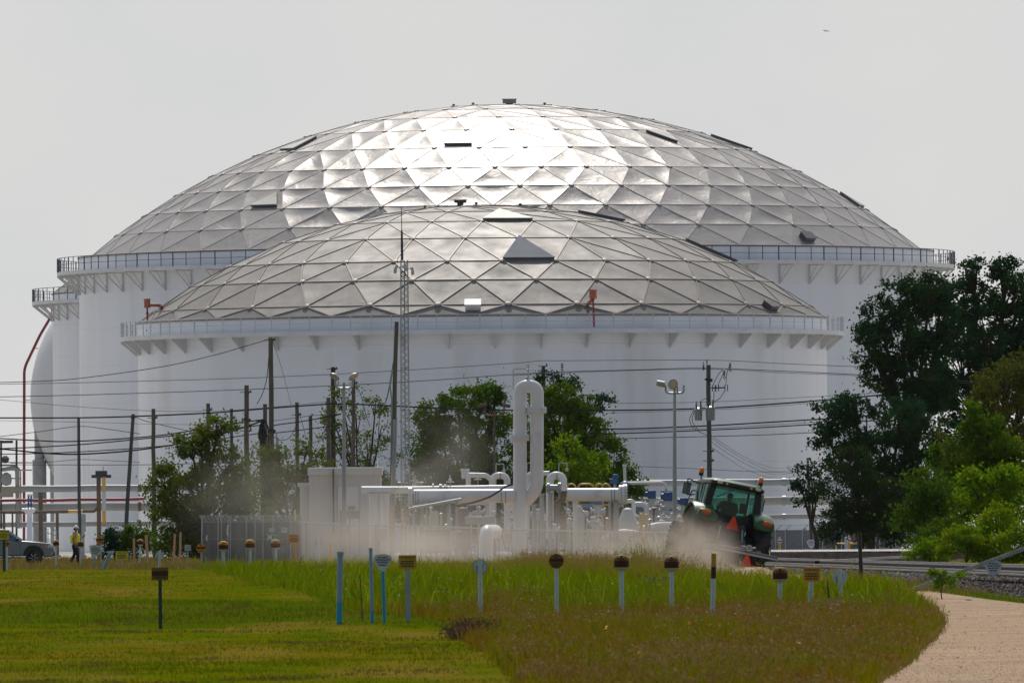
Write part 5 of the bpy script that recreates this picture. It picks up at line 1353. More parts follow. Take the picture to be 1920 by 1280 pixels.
for u in (.3, .65, 1): mb.tube([at(378, 977, d) + Vector((-.14 * u, -.1 * u, .28 * u)), at(566, 977, d) + Vector((-.14 * u, -.1 * u, .28 * u))], .014, 4)
mb.build('barbed_wire', m_galv, t)
for (px, y0, y1) in ((388, 1003, 1013), (427, 983, 1004)):
    q = MB(f); q.tube(spline([at(px + 1, y0, d - .08), at(px - .8, (y0 + y1) / 2, d - .1), at(px, y1, d - .08)], 5), .035, 5); q.build('gate_handle', m_white, t)
# ------------------------------------------------------------------ white building and pipework
d = 705; s_ = S(d); f = base(646, d); t = thing('control_house', 'flat roofed white control house behind the lamp post', 'building', f)
def front_box(name, x0, x1, y0, y1, dd, depth, mat, par, o, floor=False):
    a, b = at(x0, y0, dd), at(x1, y1, dd); zb = float(zg(a.x, dd)) if floor else b.z
    return MB(o).box(((a.x + b.x) / 2, dd + depth / 2, (a.z + zb) / 2), (b.x - a.x, depth, a.z - zb)).build(name, mat, par)
w = front_box('wall', 579, 715, 889, 1040, d, 4.5, m_roofw, t, f, True)
bevel(front_box('parapet', 576.5, 716.5, 876.5, 890, d - .12, 4.75, m_roofw, t, f), .04)
an = front_box('annex', 562, 580, 911, 1040, d + .6, 3.5, m_roofw, t, f, True); front_box('annex_parapet', 558, 580.5, 904.5, 912, d + .5, 3.7, m_roofw, an, f)
dr = front_box('door', 632, 672, 912, 1000, d - .04, .05, m_white, t, f)
front_box('door_frame', 632.5, 634, 910, 1000, d - .07, .06, m_tanbox, dr, f); front_box('door_sign', 652, 666, 948, 955, d - .07, .04, m_steel, dr, f)
q = MB(f); q.tube([at(625, 879, d - .2), at(625.5, 1000, d - .2)], .045, 6); q.build('downpipe', m_rust, t)
q = MB(f); q.tube([at(572 + 70, 0, d) * 0 + at(708, 876, d + 1), at(708, 866, d + 1)], .03, 5); q.tube([at(708, 867, d + 1), at(708, 857, d + 1)], .055, 6); q.build('antenna', m_white, t)
q = MB(f)
for px in np.arange(583, 715, 4.4): q.box(at(px, 950, d - .012), (.03, .02, 3.2))
q.build('wall_ribs', m_roofw, t)
t = thing('cabinet', 'brown topped cabinet with a red sided stand beside the building door', 'cabinet', base(655, 698)); f = t.location
front_box('hood', 638, 673, 957, 972, 698, .7, m_tanbox, t, f); front_box('red_panel', 637, 656, 984, 1000, 698, .6, M('faded red panel', (0.36, 0.20, 0.19), .6), t, f)
q = MB(f)
for px in (639, 656, 674): q.box(at(px, 1000, 698.3), (.08, .1, 2.4))
q.build('stand_leg', m_tanbox, t)

def pipe(name, label, path, dpx, d=690, mat=None, r=.5, parts=(), cat='pipe', group=None, n=18):
    P = [at(p[0], p[1], d + (p[2] if len(p) > 2 else 0)) for p in path]; f = Vector((P[0].x, P[0].y, min(p.z for p in P)))
    t = thing(name, label, cat, f, group); mb = MB(f); s_ = S(d)
    mb.tube(fillet(P, r, 9) if len(P) > 2 else P, dpx / 2 / s_, n); o = mb.build('pipe', mat or m_white, t, ang=60)
    for (kind, px, py, ax, rpx, th, *rest) in parts:
        c = at(px, py, d + (rest[0] if rest else 0)); A = {'z': Vector((0, 0, 1)), 'x': Vector((1, 0, 0)), 'y': Vector((0, 1, 0))}[ax]; h = th / s_ / 2; q = MB(f)
        if kind == 'flange':
            for sg in (-1, 1): q.lathe(c + A * sg * h * .56, [(rpx / s_, -h * .42), (rpx / s_, h * .42)], 24, A)
            a_, u, w_ = frame(A)
            for k in range(18):
                g_ = 2 * math.pi * k / 18; p = c + (u * math.cos(g_) + w_ * math.sin(g_)) * rpx * .88 / s_; q.cyl(p - A * h * 1.5, p + A * h * 1.5, .03, n=6)
            q.build('flange', m_white if mat is None else mat, t)
        elif kind == 'band': q.cyl(c - A * h, c + A * h, rpx / s_, n=20); q.build('strap_or_gap', m_steel, t)
        elif kind == 'leg':
            b_ = base(px, d + (rest[0] if rest else 0)); q.tube([b_, c], rpx / s_, 12); q.box(c + Vector((0, 0, -.03)), (rpx * 2.6 / s_, rpx * 2.6 / s_, .08)); q.build('support', {'w': m_white, 'g': m_galv, 'd': m_steel}[rest[1] if len(rest) > 1 else 'g'], t)
    return t, f
# the tall loop
t, f = pipe('looped_pipe', 'tall white pipe bent over in a hairpin loop, the tallest pipework', [(974.5, 1046), (975, 724), (1007, 724), (1006.5, 916), (983, 942, .4), (955, 944, 1.0)], 25.2, 684, None, .445,
     [('flange', 974, 818.5, 'z', 19, 6), ('flange', 974, 823, 'z', 19, 5), ('band', 974, 821, 'z', 17.5, 3), ('flange', 1006, 766.5, 'z', 19, 6), ('flange', 1006, 771, 'z', 19, 5), ('band', 1006, 769, 'z', 17.5, 3)], n=28)  # the thin bands draw the dark gaps between the flange pairs
q = MB(f); q.tube(fillet([at(990.5, 712, 684), at(990.5, 683, 684)], .1), .05, 6)
for py in (706, 699, 692): q.lathe(at(990.5, py, 684), [(.05, -.05), (.12, 0), (.05, .05)], 8)
q.tube(fillet([at(990, 691.5, 684), at(962.5, 691.5, 684), at(962.5, 730, 684)], .12), .035, 6); q.build('vent', m_greyrail, t)
pipe('gooseneck_pipe', 'white pipe elbow curving out of the ground at the foot of the loop', [(911, 1056), (912, 996), (929, 996, 6)], 26, 588, None, .85, (), n=24)
pipe('header_pipe', 'thin upper white header pipe reaching left in front of the building', [(678, 918), (760, 918), (965, 915)], 13.5, 690, None, .5,
     [('leg', 699, 925, 'z', 7, 0, 0, 'w'), ('leg', 723, 925, 'z', 7.5, 0, 0, 'w'), ('band', 826, 915.5, 'x', 8.5, 5), ('band', 834, 915.5, 'x', 8, 2), ('band', 838, 915.5, 'x', 8, 2), ('flange', 812, 916, 'x', 10, 2)])
pipe('trunk_pipe', 'thick white horizontal pipe with flanged end running left of the loop', [(776, 930), (966, 929)], 26, 684, None, .5,
     [('flange', 769, 931, 'x', 19, 7), ('band', 779, 930.5, 'x', 14, 2), ('band', 784, 930.5, 'x', 14, 2), ('leg', 842, 942, 'z', 3.5, 0, 0, 'g'), ('leg', 792, 942, 'z', 3.2, 0, 0, 'g'), ('flange', 885, 943, 'x', 3, 40), ('band', 940, 930, 'x', 13.6, 2), ('band', 948, 930, 'x', 13.6, 2)], n=24)
pipe('trunk_pipe', 'thick white horizontal pipe with a blind flange right of the loop', [(1064, 927), (1162, 927)], 25, 692, None, .5,
     [('flange', 1165, 926, 'x', 17.5, 8), ('flange', 1172, 926, 'x', 19, 7), ('band', 1146.5, 927, 'x', 13.2, 2), ('band', 1152, 927, 'x', 13.2, 2), ('leg', 1155, 940, 'z', 5, 0, 0, 'd'), ('leg', 1144, 940, 'z', 2, 0, 0, 'g'), ('leg', 1078, 940, 'z', 4, 0, .5, 'w')], n=24)
pipe('bend_pipe', 'short white pipe bend like a hoop, left of the tall loop', [(923, 1010), (923, 891), (951, 891), (951, 1010)], 12.5, 696, None, .36, [('band', 938, 891.5, 'x', 7, 2)])
t, f = pipe('bend_pipe', 'grey white hoop shaped pipe bend, right of the tall loop', [(1031, 1010), (1031, 891), (1056, 891), (1056, 920)], 15, 694, None, .36, [('band', 1044, 892, 'x', 8.2, 2)])
pipe('brown_pipe', 'dusty brown pipe dropping from the right hand hoop into a vessel', [(1056, 918), (1056, 935), (1044, 942), (1042, 968), (1056, 976), (1057, 1015)], 13, 694.2, m_rust, .2, [('flange', 1056, 920, 'z', 9, 3), ('flange', 1056, 968, 'z', 10, 4)])
pipe('blue_grey_valve', 'blue grey flanged valve barrel on dark columns beside the loop', [(1024, 914), (1050, 914)], 12, 690, m_galv, .3, [('flange', 1028, 914, 'x', 9, 4), ('flange', 1049, 914, 'x', 10, 5), ('leg', 1032, 922, 'z', 4, 0, 0, 'd'), ('leg', 1001, 945, 'z', 4, 0, 0, 'g'), ('leg', 1016, 925, 'z', 4.5, 0, .3, 'd')])
pipe('back_pipe', 'white pipe elbow glimpsed between the two legs of the tall loop', [(989, 1000), (989, 890), (1000, 887), (1030, 887)], 9, 700, None, .25)
pipe('valve_header', 'small white valve with flanged top on the header, left of the hoop', [(878, 930), (878, 890), (912, 891), (922, 900)], 9.5, 694, None, .12, [('flange', 872, 888, 'z', 7, 12, .3), ('flange', 872, 881, 'z', 8.5, 4, .3)])
pipe('slim_pipe', 'slim white pipe elbow right of the yellow handrails', [(1172, 905.5), (1244, 904.5), (1249, 912), (1249, 930)], 6, 720, None, .2)
pipe('vent_stack', 'short upright white vent pipe above the blue handwheel', [(1172, 905), (1171, 871)], 5.5, 716, None, .2, [('flange', 1171, 872, 'z', 3.6, 3)])
pipe('low_pipe', 'fat white pipe lying low, left of the grey lamp post', [(1192, 995), (1215, 990, .5), (1235, 985, 1), (1300, 986, 2)], 15, 700, None, .8)
pipe('low_pipe', 'fat white pipe bent downward, left of the other low white pipe', [(1130, 1012), (1160, 996), (1196, 1000), (1215, 1012)], 12, 698, None, .5)
pipe('bend_pipe', 'white double bend pipe right of the blind flange', [(1172, 940), (1188, 938), (1188, 1000)], 8, 702, None, .2)
pipe('bend_pipe', 'pale pipe hump right behind the double bend', [(1190, 945), (1206, 945), (1213, 952), (1213, 1000)], 10, 712, None, .25)
t = thing('hopper', 'grey white cone shaped cover under the blind flange', 'hopper', base(1176, 700)); f = t.location; q = MB(f); s_ = S(700)
q.lathe(at(1177, 987, 700), [(20 / s_, -1.2), (20 / s_, 0), (18 / s_, .3), (9 / s_, .92), (3 / s_, 1.0)], 20); q.build('cone', m_wht2, t)
t = thing('pressure_vessel', 'small domed white vessel under the right hand pipe', 'vessel', base(1087, 698)); f = t.location; q = MB(f)
q.lathe(f, [(7.5 / s_, 0), (7.5 / s_, at(0, 966, 698).z - f.z), (6.5 / s_, at(0, 961, 698).z - f.z), (3.5 / s_, at(0, 957, 698).z - f.z), (.02, at(0, 956.5, 698).z - f.z)], 18); q.build('shell', m_wht2, t)
# yellow handrails
for k, (x0, x1, lab) in enumerate([(1064, 1079, 'yellow handrail hoop nearest the grey hoop pipe'), (1084, 1113, 'widest yellow handrail hoop above the white pipe'), (1117, 1130, 'narrow yellow handrail hoop in the middle of the row'), (1129, 1143, 'yellow handrail hoop next to the blue actuator')]):
    P = [base(x0, 712), at(x0, 907, 712), at(x1, 907, 712), base(x1, 712)]; f = P[0]; t = thing('handrail', lab, 'handrail', f, 'yellow handrails above the white pipe'); q = MB(f); q.tube(fillet(P, .25), .05, 8); q.build('rail', m_yel, t)
    q = MB(f); a = at(x0, 946, 712); b = at(x1, 946, 712); q.tube([a, b], .04, 6); q.build('mid_rail', m_yel, t)
for k, (x0, x1, y0, y1, lab) in enumerate([(1065, 1074, 945, 951, 'small blue board behind the pale pipe support'), (1092, 1112, 944, 951, 'wide light blue board below the white pipe')]):
    t = thing('blue_board', lab, 'board', at(x0, y1, 709), 'blue boards under the white pipe'); front_box('plate', x0, x1, y0, y1, 709, .1, M('panel blue', (0.06, 0.24, 0.44), .5), t, t.location)
# valves
def valve(label, px, py, d, k=1.0, col=None, wheel=True, foot=True):
    c = at(px, py, d); f = base(px, d); t = thing('gate_valve', label, 'valve', f, 'valves among the pipework'); q = MB(f)
    q.lathe(c + Vector((0, 0, -.25 * k)), [(.1 * k, -.22 * k), (.22 * k, -.2 * k), (.22 * k, -.12 * k), (.14 * k, -.08 * k), (.19 * k, .1 * k), (.13 * k, .26 * k), (.17 * k, .28 * k), (.17 * k, .34 * k), (.05 * k, .4 * k)], 14)
    for sg in (-1, 1): q.lathe(c + Vector((sg * .24 * k, 0, -.22 * k)), [(.11 * k, -.12 * k), (.11 * k, .06 * k), (.2 * k, .06 * k), (.2 * k, .12 * k)], 12, Vector((sg, 0, 0)))
    if foot: q.tube([f, c + Vector((0, 0, -.4 * k))], .06 * k, 8)
    q.build('body', m_wht2, t)
    if wheel:
        w = MB(f); w.tube([c + Vector((.26 * k * math.cos(a), .26 * k * math.sin(a), .28 * k)) for a in np.linspace(0, 6.283, 14)[:-1]], .035 * k, 5, closed=True); w.cyl(c + Vector((0, 0, .1 * k)), c + Vector((0, 0, .42 * k)), .03 * k, n=6)
        for a in (0, 1.57): w.tube([c + Vector((-.26 * k * math.cos(a), -.26 * k * math.sin(a), .28 * k)), c + Vector((.26 * k * math.cos(a), .26 * k * math.sin(a), .28 * k))], .02 * k, 4)
        w.build('handwheel', col or m_blue, t)
    else:
        w = MB(f); w.box(c + Vector((0, 0, .3 * k)), (.42 * k, .34 * k, .4 * k)); w.cyl(c + Vector((-.34 * k, 0, .3 * k)), c + Vector((.0, 0, .3 * k)), .15 * k, n=10); bevel(w.build('actuator', col or m_blue, t), .04)
    return t
t = thing('valve_actuator', 'large blue actuator block beside the yellow handrails', 'actuator', at(1150, 912, 694)); f = t.location; q = MB(f); s_ = S(694)
q.box(at(1154, 897, 694), (11 / s_, .3, 17 / s_)); q.box(at(1151, 902, 693.9), (15 / s_, .36, 10 / s_)); q.cyl(at(1144, 902, 693.9), at(1150, 902, 693.9), 5 / s_, n=12); bevel(q.build('housing', m_blue, t), .04)
q = MB(f); q.cyl(at(1153, 914, 694), at(1153, 906, 694), .08, n=8); q.build('stem', m_galv, t)
q = MB(at(1172, 906, 714)); q.lathe(at(1172, 906.5, 714), [(.05, -.1), (.24, -.06), (.3, 0), (.24, .06), (.08, .16)], 14); tag(q.build('valve_bonnet', m_blue, None, at(1172, 906, 714)), 'blue valve bonnet at the foot of the upright vent pipe', 'valve')
valve('blue wheeled valve at the end of the slim white pipe', 1249, 932, 716, 1.1)
valve('blue actuator valve directly left of the grey lamp post', 1253, 943, 712, 1.2, None, False)
valve('blue handwheel valve low between lamp post and low white pipe', 1262, 965, 708, 1.0)
valve('dull blue valve behind the pale pipe hump', 1222, 938, 724, 1.1, None, False)
valve('orange banded valve in the crowd of valves', 1238, 958, 718, 1.0, m_orange)
valve('grey actuator valve right of the pale pipe hump', 1228, 968, 716, 1.0, m_steel, False)
valve('dark blue valve low beside the double bend pipe', 1204, 962, 720, 1.0, None, False)
valve('white topped valve near the low white pipe', 1240, 978, 704, .9, m_white)
valve('blue valve glimpsed right of the lamp post by the tractor', 1282, 950, 716, 1.0, None, False)
valve('small blue wheeled valve behind the tractor mirror', 1296, 935, 722, .9)
valve('blue actuator under the dome of the small vessel', 1121, 950, 704, 1.1, None, False)
valve('blue handwheel valve beneath the left hand trunk pipe', 897, 953, 700, .9)
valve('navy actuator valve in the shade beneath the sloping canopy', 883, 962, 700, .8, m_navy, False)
valve('blue valve between the loop and its dark columns', 1008, 958, 700, 1.0)
valve('bare white valve left of the pressure vessel', 1068, 975, 698, .9, m_white)
valve('rusty wheeled valve right of the pressure vessel', 1112, 972, 700, .9, m_rust)
valve('navy valve in front of the brown vessel pipe', 1040, 985, 690, .8, m_navy)
valve('grey valve low at the left of the gooseneck pipe', 862, 1000, 680, 1.0, m_steel)
def stand(label, px, py, d, kind):
    f = base(px, d); t = thing('instrument_stand', label, 'instrument', f, 'instruments among the pipework'); q = MB(f); c = at(px, py, d); q.tube([f, c], .035, 6); q.build('stem', m_galv, t)
    q = MB(f)
    if kind == 0: q.lathe(c + Vector((0, -.04, 0)), [(.12, -.05), (.14, 0), (.12, .05)], 12, (0, 1, 0)); q.build('dial', m_signw, t)
    elif kind == 1: q.box(c, (.36, .2, .5)); bevel(q.build('cabinet', m_box, t), .02)
    elif kind == 2:
        q.tube([c + Vector((-.2, 0, 0)), c + Vector((.2, 0, 0))], .04, 6); q.lathe(c + Vector((0, 0, .05)), [(.05, 0), (.1, .06), (.05, .14)], 8); q.tube([c, c + Vector((0, 0, .35))], .035, 6); q.build('fitting', m_white, t)
    elif kind == 3:
        q.tube(fillet([c, c + Vector((0, 0, .35)), c + Vector((.42, 0, .35)), c + Vector((.42, 0, -.1))], .08), .03, 6); q.lathe(c + Vector((.42, 0, -.1)), [(.04, 0), (.1, .08), (.04, .2)], 8); q.build('fitting', m_greyrail, t)
S_ = [('fitting on top of the thick pipe left of the valve header', 844, 903, 690, 2), ('bent vent tube above the left hoop bend', 930, 882, 697, 3), ('bent vent tube above the right hand hoop bend', 1048, 880, 696, 3), ('thin vent behind the loop legs', 988, 880, 702, 3),
      ('grey cabinet on a stand near the dust, left of the gooseneck', 853, 1003, 678, 1), ('small dial gauge under the left trunk pipe', 925, 962, 692, 0), ('dial gauge left of the pressure vessel', 1066, 958, 700, 0), ('upright fitting beside the dark columns', 1022, 975, 694, 2),
      ('tan cabinet near the foot of the sloping canopy', 810, 975, 690, 1), ('pale cabinet right of the gooseneck pipe', 953, 1008, 674, 1), ('dial gauge right under the wide blue board', 1100, 962, 702, 0), ('fitting near the rusty wheeled valve', 1125, 985, 700, 2),
      ('tall thin fitting behind the valve header', 896, 898, 698, 2), ('grey cabinet left of the low white pipe', 1105, 1000, 694, 1), ('thin fitting amid the valves left of the lamp post', 1232, 945, 722, 2), ('dial gauge low left of the lamp post', 1244, 968, 712, 0)]
for lab, px, py, d, k in S_: stand(lab, px, py, d, k)
for k, (px, lab) in enumerate([(735, 'thin yellow post in the dust left of the canopy'), (755, 'yellow marker post under the flanged pipe end'), (553, 'yellow post right of the slatted fence'), (1202, 'yellow bollard left of the crowded valves'), (1212, 'second yellow bollard beside the pale pipe hump')]):
    f = base(px, 690); q = MB(f); top = at(px, (950, 955, 957, 965, 966)[k], 690); q.tube([f, top], .05 if k < 3 else .1, 8); q.ball(top, .05 if k < 3 else .1, 8); tag(q.build('yellow_post', m_yel, None, f), lab, 'post', 'yellow posts in the plant')
# sloping canopy
t = thing('canopy', 'tilted grey sheet canopy on posts under the left trunk pipe', 'canopy', base(815, 682)); f = t.location; q = MB(f)
A, B = at(765, 952, 682), at(864, 934, 682); q.add([A, B, B + Vector((.1, 2.4, .1)), A + Vector((.1, 2.4, .1)), A - Vector((0, 0, .12)), B - Vector((0, 0, .12)), B + Vector((.1, 2.4, -.02)), A + Vector((.1, 2.4, -.02))], [(0, 1, 2, 3), (4, 7, 6, 5), (0, 4, 5, 1), (1, 5, 6, 2), (2, 6, 7, 3), (3, 7, 4, 0)]); q.build('roof_sheet', m_steel, t, flat=True)
for px in (776, 800, 842, 856):
    q = MB(f); p = at(px, 952 - (px - 765) * .18, 682.6); q.tube([base(px, 682.6), p], .06, 8); q.build('post', m_galv, t)
q = MB(f); q.tube(spline([at(852, 948, 682), at(885, 942, 682), at(920, 930, 682), at(948, 912, 682), at(962, 908, 682)], 6), .055, 6); q.build('cable', m_dkst, t)
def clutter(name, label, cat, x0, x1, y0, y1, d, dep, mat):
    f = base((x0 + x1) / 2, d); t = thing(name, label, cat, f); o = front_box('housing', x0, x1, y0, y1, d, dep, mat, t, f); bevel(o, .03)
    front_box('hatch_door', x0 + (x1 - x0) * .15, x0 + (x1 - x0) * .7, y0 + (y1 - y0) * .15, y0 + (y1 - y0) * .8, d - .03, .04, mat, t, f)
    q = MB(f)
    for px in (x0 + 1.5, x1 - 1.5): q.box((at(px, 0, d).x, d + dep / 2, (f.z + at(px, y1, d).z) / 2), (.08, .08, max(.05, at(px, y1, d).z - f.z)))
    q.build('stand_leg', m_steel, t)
clutter('equipment_cabinet', 'pale cabinet in the shade under the sloping canopy', 'cabinet', 808, 822, 958, 985, 686, .6, m_box)
clutter('equipment_cabinet', 'wide grey skid box beneath the left trunk pipe', 'cabinet', 872, 928, 968, 982, 694, .8, m_steel)
clutter('equipment_cabinet', 'white cabinet right of the cream post by the fence', 'cabinet', 700, 726, 990, 1012, 672, .6, m_wht2)
clutter('equipment_cabinet', 'tan block left of the orange sign by the fence', 'cabinet', 541, 566, 1006, 1046, 655, .8, m_tanbox)
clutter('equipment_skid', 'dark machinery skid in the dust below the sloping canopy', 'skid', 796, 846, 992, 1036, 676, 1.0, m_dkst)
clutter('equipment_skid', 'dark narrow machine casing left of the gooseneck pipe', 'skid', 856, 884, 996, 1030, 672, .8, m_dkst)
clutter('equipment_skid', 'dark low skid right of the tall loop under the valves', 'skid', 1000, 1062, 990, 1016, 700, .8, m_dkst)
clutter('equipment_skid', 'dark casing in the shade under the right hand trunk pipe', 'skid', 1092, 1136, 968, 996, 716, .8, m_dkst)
t = thing('drum_tank', 'dusky brown drum tank under the canopy end', 'tank', base(868, 696)); f = t.location; q = MB(f); q.lathe(f, [(.3, 0), (.3, at(0, 965, 696).z - f.z), (.24, at(0, 960, 696).z - f.z), (.05, at(0, 957, 696).z - f.z)], 16); q.build('shell', m_rust, t)
pipe('column_pipe', 'white standing pipe under the trunk pipe, left of the gooseneck', [(914, 1000), (914, 940)], 11, 700, m_wht2, .3)
pipe('leaning_strut', 'thin dark strut leaning past the gooseneck pipe', [(929, 965), (938, 990), (948, 1030)], 3.4, 670, m_rust, .3)
pipe('roof_stack', 'small capped stack above the thin header pipe', [(777, 912), (777, 904)], 9, 694, m_wht2, .3, [('flange', 777, 901, 'z', 7, 3)])
# a dense bank of small upright pipework behind, each riser its own thing
rr = random.Random(12)
risers = [(770 + k * 9.5) for k in range(9)] + [1066, 1074, 1083, 1094, 1104, 1117, 1129, 1138] + [1196, 1218, 1226, 1235, 1258, 1275, 1290]
for k, px in enumerate(risers):
    top = rr.uniform(948, 985); d = 700 + rr.uniform(-5, 16); f = base(px, d); t = thing('riser', 'thin upright riser pipe in the dusty pipework', 'pipe', f, 'thin risers in the pipework')
    t['label'] = 'thin upright riser in the crowded pipework between canopy and tractor'
    q = MB(f); c = at(px, top, d); q.tube([f, c], .04 + .03 * rr.random(), 7); q.lathe(c, [(.04, -.1), (.1, -.05), (.1, .02), (.04, .06)], 8); q.build('pipe', rr.choice([m_wht2, m_dkst, m_galv, m_steel, m_dkst]), t)
    q = MB(f); c2 = f.lerp(c, rr.uniform(.4, .75)); L = rr.uniform(.15, .4); q.tube([c2, c2 + Vector((L, 0, 0)), c2 + Vector((L, 0, -.35))], .03, 6); q.lathe(c2, [(.05, -.08), (.11, -.04), (.11, .04), (.05, .08)], 8); q.build('branch', rr.choice([m_wht2, m_rust, m_blue, m_galv]), t)

# ------------------------------------------------------------------ markers and signs
def shield_poly(w, h):
    return [(-w * .10, h * .5), (w * .10, h * .5), (w * .38, h * .42), (w * .5, h * .30), (w * .46, h * .05), (w * .28, -h * .30), (w * .08, -h * .5), (-w * .08, -h * .5), (-w * .28, -h * .30), (-w * .46, h * .05), (-w * .5, h * .30), (-w * .38, h * .42)]
def circle(r, n=28): return [(r * math.cos(2 * math.pi * i / n), r * math.sin(2 * math.pi * i / n)) for i in range(n)]
def words(mb, o, w, rows, hgt, rng_):
    """unreadable small print: short word-like dashes in rows"""
    for (z, a, b) in rows:
        x = a
        while x < b - .01:
            L = min(rng_.uniform(.03, .07) * w / .35, b - x); mb.box(o + Vector((x + L / 2, -.004, z)), (L, .006, hgt)); x += L + .014
X_, Z_, Y_ = Vector((1, 0, 0)), Vector((0, 0, 1)), Vector((0, 1, 0))
def marker(kind, px, top, d, label, size, postmat, group=None, lean=0.0, pw=.05, basepx=None, cap=None, yaw=0.0, tilt=0.0):
    """size: face width, face height in metres"""
    s_ = S(d); f = base(basepx or px, d); tp = at(px, top, d); h = tp.z - f.z; rng_ = random.Random(int(px * 7))
    t = thing({'dome': 'dome_marker', 'round': 'round_marker', 'back': 'round_marker', 'rect': 'marker_sign', 'shield': 'shield_sign', 'post': 'marker_post', 'vent': 'vent_post'}[kind], label, {'post': 'post', 'vent': 'post'}.get(kind, 'marker'), f, group)
    off = Vector((tp.x - f.x, 0, 0)); t.rotation_euler = (0, 0, yaw); w, hh = size
    def L(z): return off * (z / h) + Vector((0, 0, z))
    rr = pw / 2
    ptop = h - hh * (.98 if kind == 'dome' else .5 if kind in ('shield', 'rect', 'round') else 0)
    if kind == 'back': ptop = h + .02
    pm = MB(); seg = 5
    if kind == 'rect' and postmat in (m_galv, m_postg): # folded channel post
        for dx, dy in ((0, 0), (-rr * .8, -.012), (rr * .8, -.012)): pm.box(L(ptop / 2) + Vector((dx, dy, 0)), (rr * (1.1 if dx == 0 else .5), .02, ptop), Matrix.Rotation(math.atan2(off.x, h), 3, 'Y'))
    else: pm.tube([L(ptop * i / seg) + Vector((0, -rr - .004 if kind == 'back' else .0, 0)) for i in range(seg + 1)], rr, 12)
    po = pm.build('post', postmat, t)
    R3 = Matrix.Rotation(tilt, 3, 'Y')
    if kind == 'dome':
        c = L(h - hh); r = w / 2
        a = MB(); a.lathe(c, [(rr, -.03), (r * .55, -.02), (r * .78, .015), (r * .95, .05)], 20); a.build('dish', m_postw, t)
        a = MB(); a.lathe(c + Vector((0, 0, .045)), [(r * .9, 0), (r * .99, .02), (r, hh * .46)], 20); a.build('band', m_domered, t)
        a = MB(); a.lathe(c + Vector((0, 0, .045 + hh * .46)), [(r, .001), (r * .97, hh * .12), (r * .84, hh * .26), (r * .52, hh * .37), (.02, hh * .41)], 20); cp = a.build('cap', cap or m_dometop, t)
        a = MB()
        for dx, dz, g_ in ((-.05, .05, 0), (.05, .05, 0), (0, .09, 0), (0, .03, 0)): a.ball(c + Vector((dx * w / .3, -r * .95, hh * .44 + .045 + dz * hh / .3)), (.026, .02, .024), 8)
        a.build('printed_mark', m_ink, cp)
    elif kind in ('round', 'back'):
        c = L(h - hh / 2) + Vector((0, -rr - .014 if kind == 'round' else .0, 0)); a = MB(); a.prism(circle(w / 2), c + Vector((0, .0, 0)), X_, Z_, (0, .012, 0))
        fc = a.build('disc', cap or (m_signo if kind == 'round' else m_signg), t, flat=True)
        if kind == 'round':
            a = MB(); a.prism([(-w * .46, -.04 * w), (w * .46, -.04 * w), (w * .46, .17 * w), (-w * .46, .17 * w)], c + Vector((0, -.003, 0)), X_, Z_, (0, .003, 0)); a.build('band', m_domered if cap is None else m_domered, fc, flat=True)
            a = MB(); words(a, c + Vector((0, -.004, 0)), w, [(-.14 * w, -.36 * w, .36 * w), (-.24 * w, -.32 * w, .32 * w), (-.34 * w, -.22 * w, .22 * w)], .05 * w, rng_); a.box(c + Vector((0, -.004, .30 * w)), (.12 * w, .006, .14 * w)); a.build('lettering', m_ink, fc, flat=True)
        else:
            a = MB(); a.prism(circle(w * .42), c + Vector((0, -.003, 0)), X_, Z_, (0, .003, 0)); a.build('bare_patch', m_signw, fc, flat=True)
            a = MB(); a.box(c + Vector((-.2 * w, -.006, -.05)), (.18 * w, .004, .5 * w)); a.box(c + Vector((.14 * w, -.006, .03)), (.14 * w, .004, .3 * w)); a.build('dark_patch', m_signg, fc, flat=True)
    elif kind == 'rect':
        c = L(h - hh / 2) + Vector((0, -rr - .02, 0)); a = MB(); a.box(c, (w, .012, hh), R3); fc = a.build('plate', cap or m_signy, t); bevel(fc, .004)
        a = MB(); letter(a, 'WARNING', hh * .26, c + Vector((0, -.009, hh * .32)), R3 @ X_, R3 @ Z_, .9) if cap is not m_dometop else None
        words(a, c + Vector((0, -.006, 0)), w, [(hh * .05, -w * .36, w * .36), (-hh * .12, -w * .4, w * .4), (-hh * .30, -w * .34, w * .34)], hh * .09, rng_); a.build('lettering', m_ink, fc, flat=True)
        if cap is m_dometop or label.find('dark band') >= 0:
            a = MB(); a.box(c + Vector((0, -.0075, hh * .02)), (w * .97, .004, hh * .40)); a.build('band', m_domered, fc, flat=True)
    elif kind == 'shield':
        c = L(h - hh / 2) + Vector((0, -rr - .015, 0)); a = MB(); a.prism([tuple((R3 @ Vector((p[0], 0, p[1]))).xz) for p in shield_poly(w, hh)], c, X_, Z_, (0, .012, 0)); fc = a.build('plate', m_signw, t, flat=True)
        a = MB(); words(a, c + Vector((0, -.003, 0)), w, [(hh * .30, -w * .26, w * .26), (hh * .16, -w * .38, w * .40), (hh * .02, -w * .30, w * .30), (-hh * .14, -w * .22, w * .22)], hh * .075, rng_)
        a.v = [R3 @ (v - c) + c for v in a.v] if tilt else a.v
        a.build('lettering', m_inkg, fc, flat=True)
    elif kind == 'vent':
        a = MB(); a.cyl(L(h - .04), L(h + .015), rr * 1.18, n=14); a.build('cap', m_galv, t)
        a = MB(); z1 = h * (.30 if pw > .1 else .16); a.tube([L(0) , L(z1)], rr * 1.04, 14); a.build('blue_sleeve', m_brblue, t)
    elif kind == 'post' and cap:
        for (q0, q1, m2, nm) in cap:
            a = MB(); a.tube([L(h * q0), L(h * q1)], rr * 1.05, 12); a.build(nm, m2, t)
    return t
GF, GB = 'pipeline markers in the front row', 'pipeline markers in the back row'
marker('vent', 638, 1035, 286, 'fat pale blue vent post with bright blue foot, left end of the blue posts', (.1, .1), m_ltblue, GF, pw=.13, basepx=635)
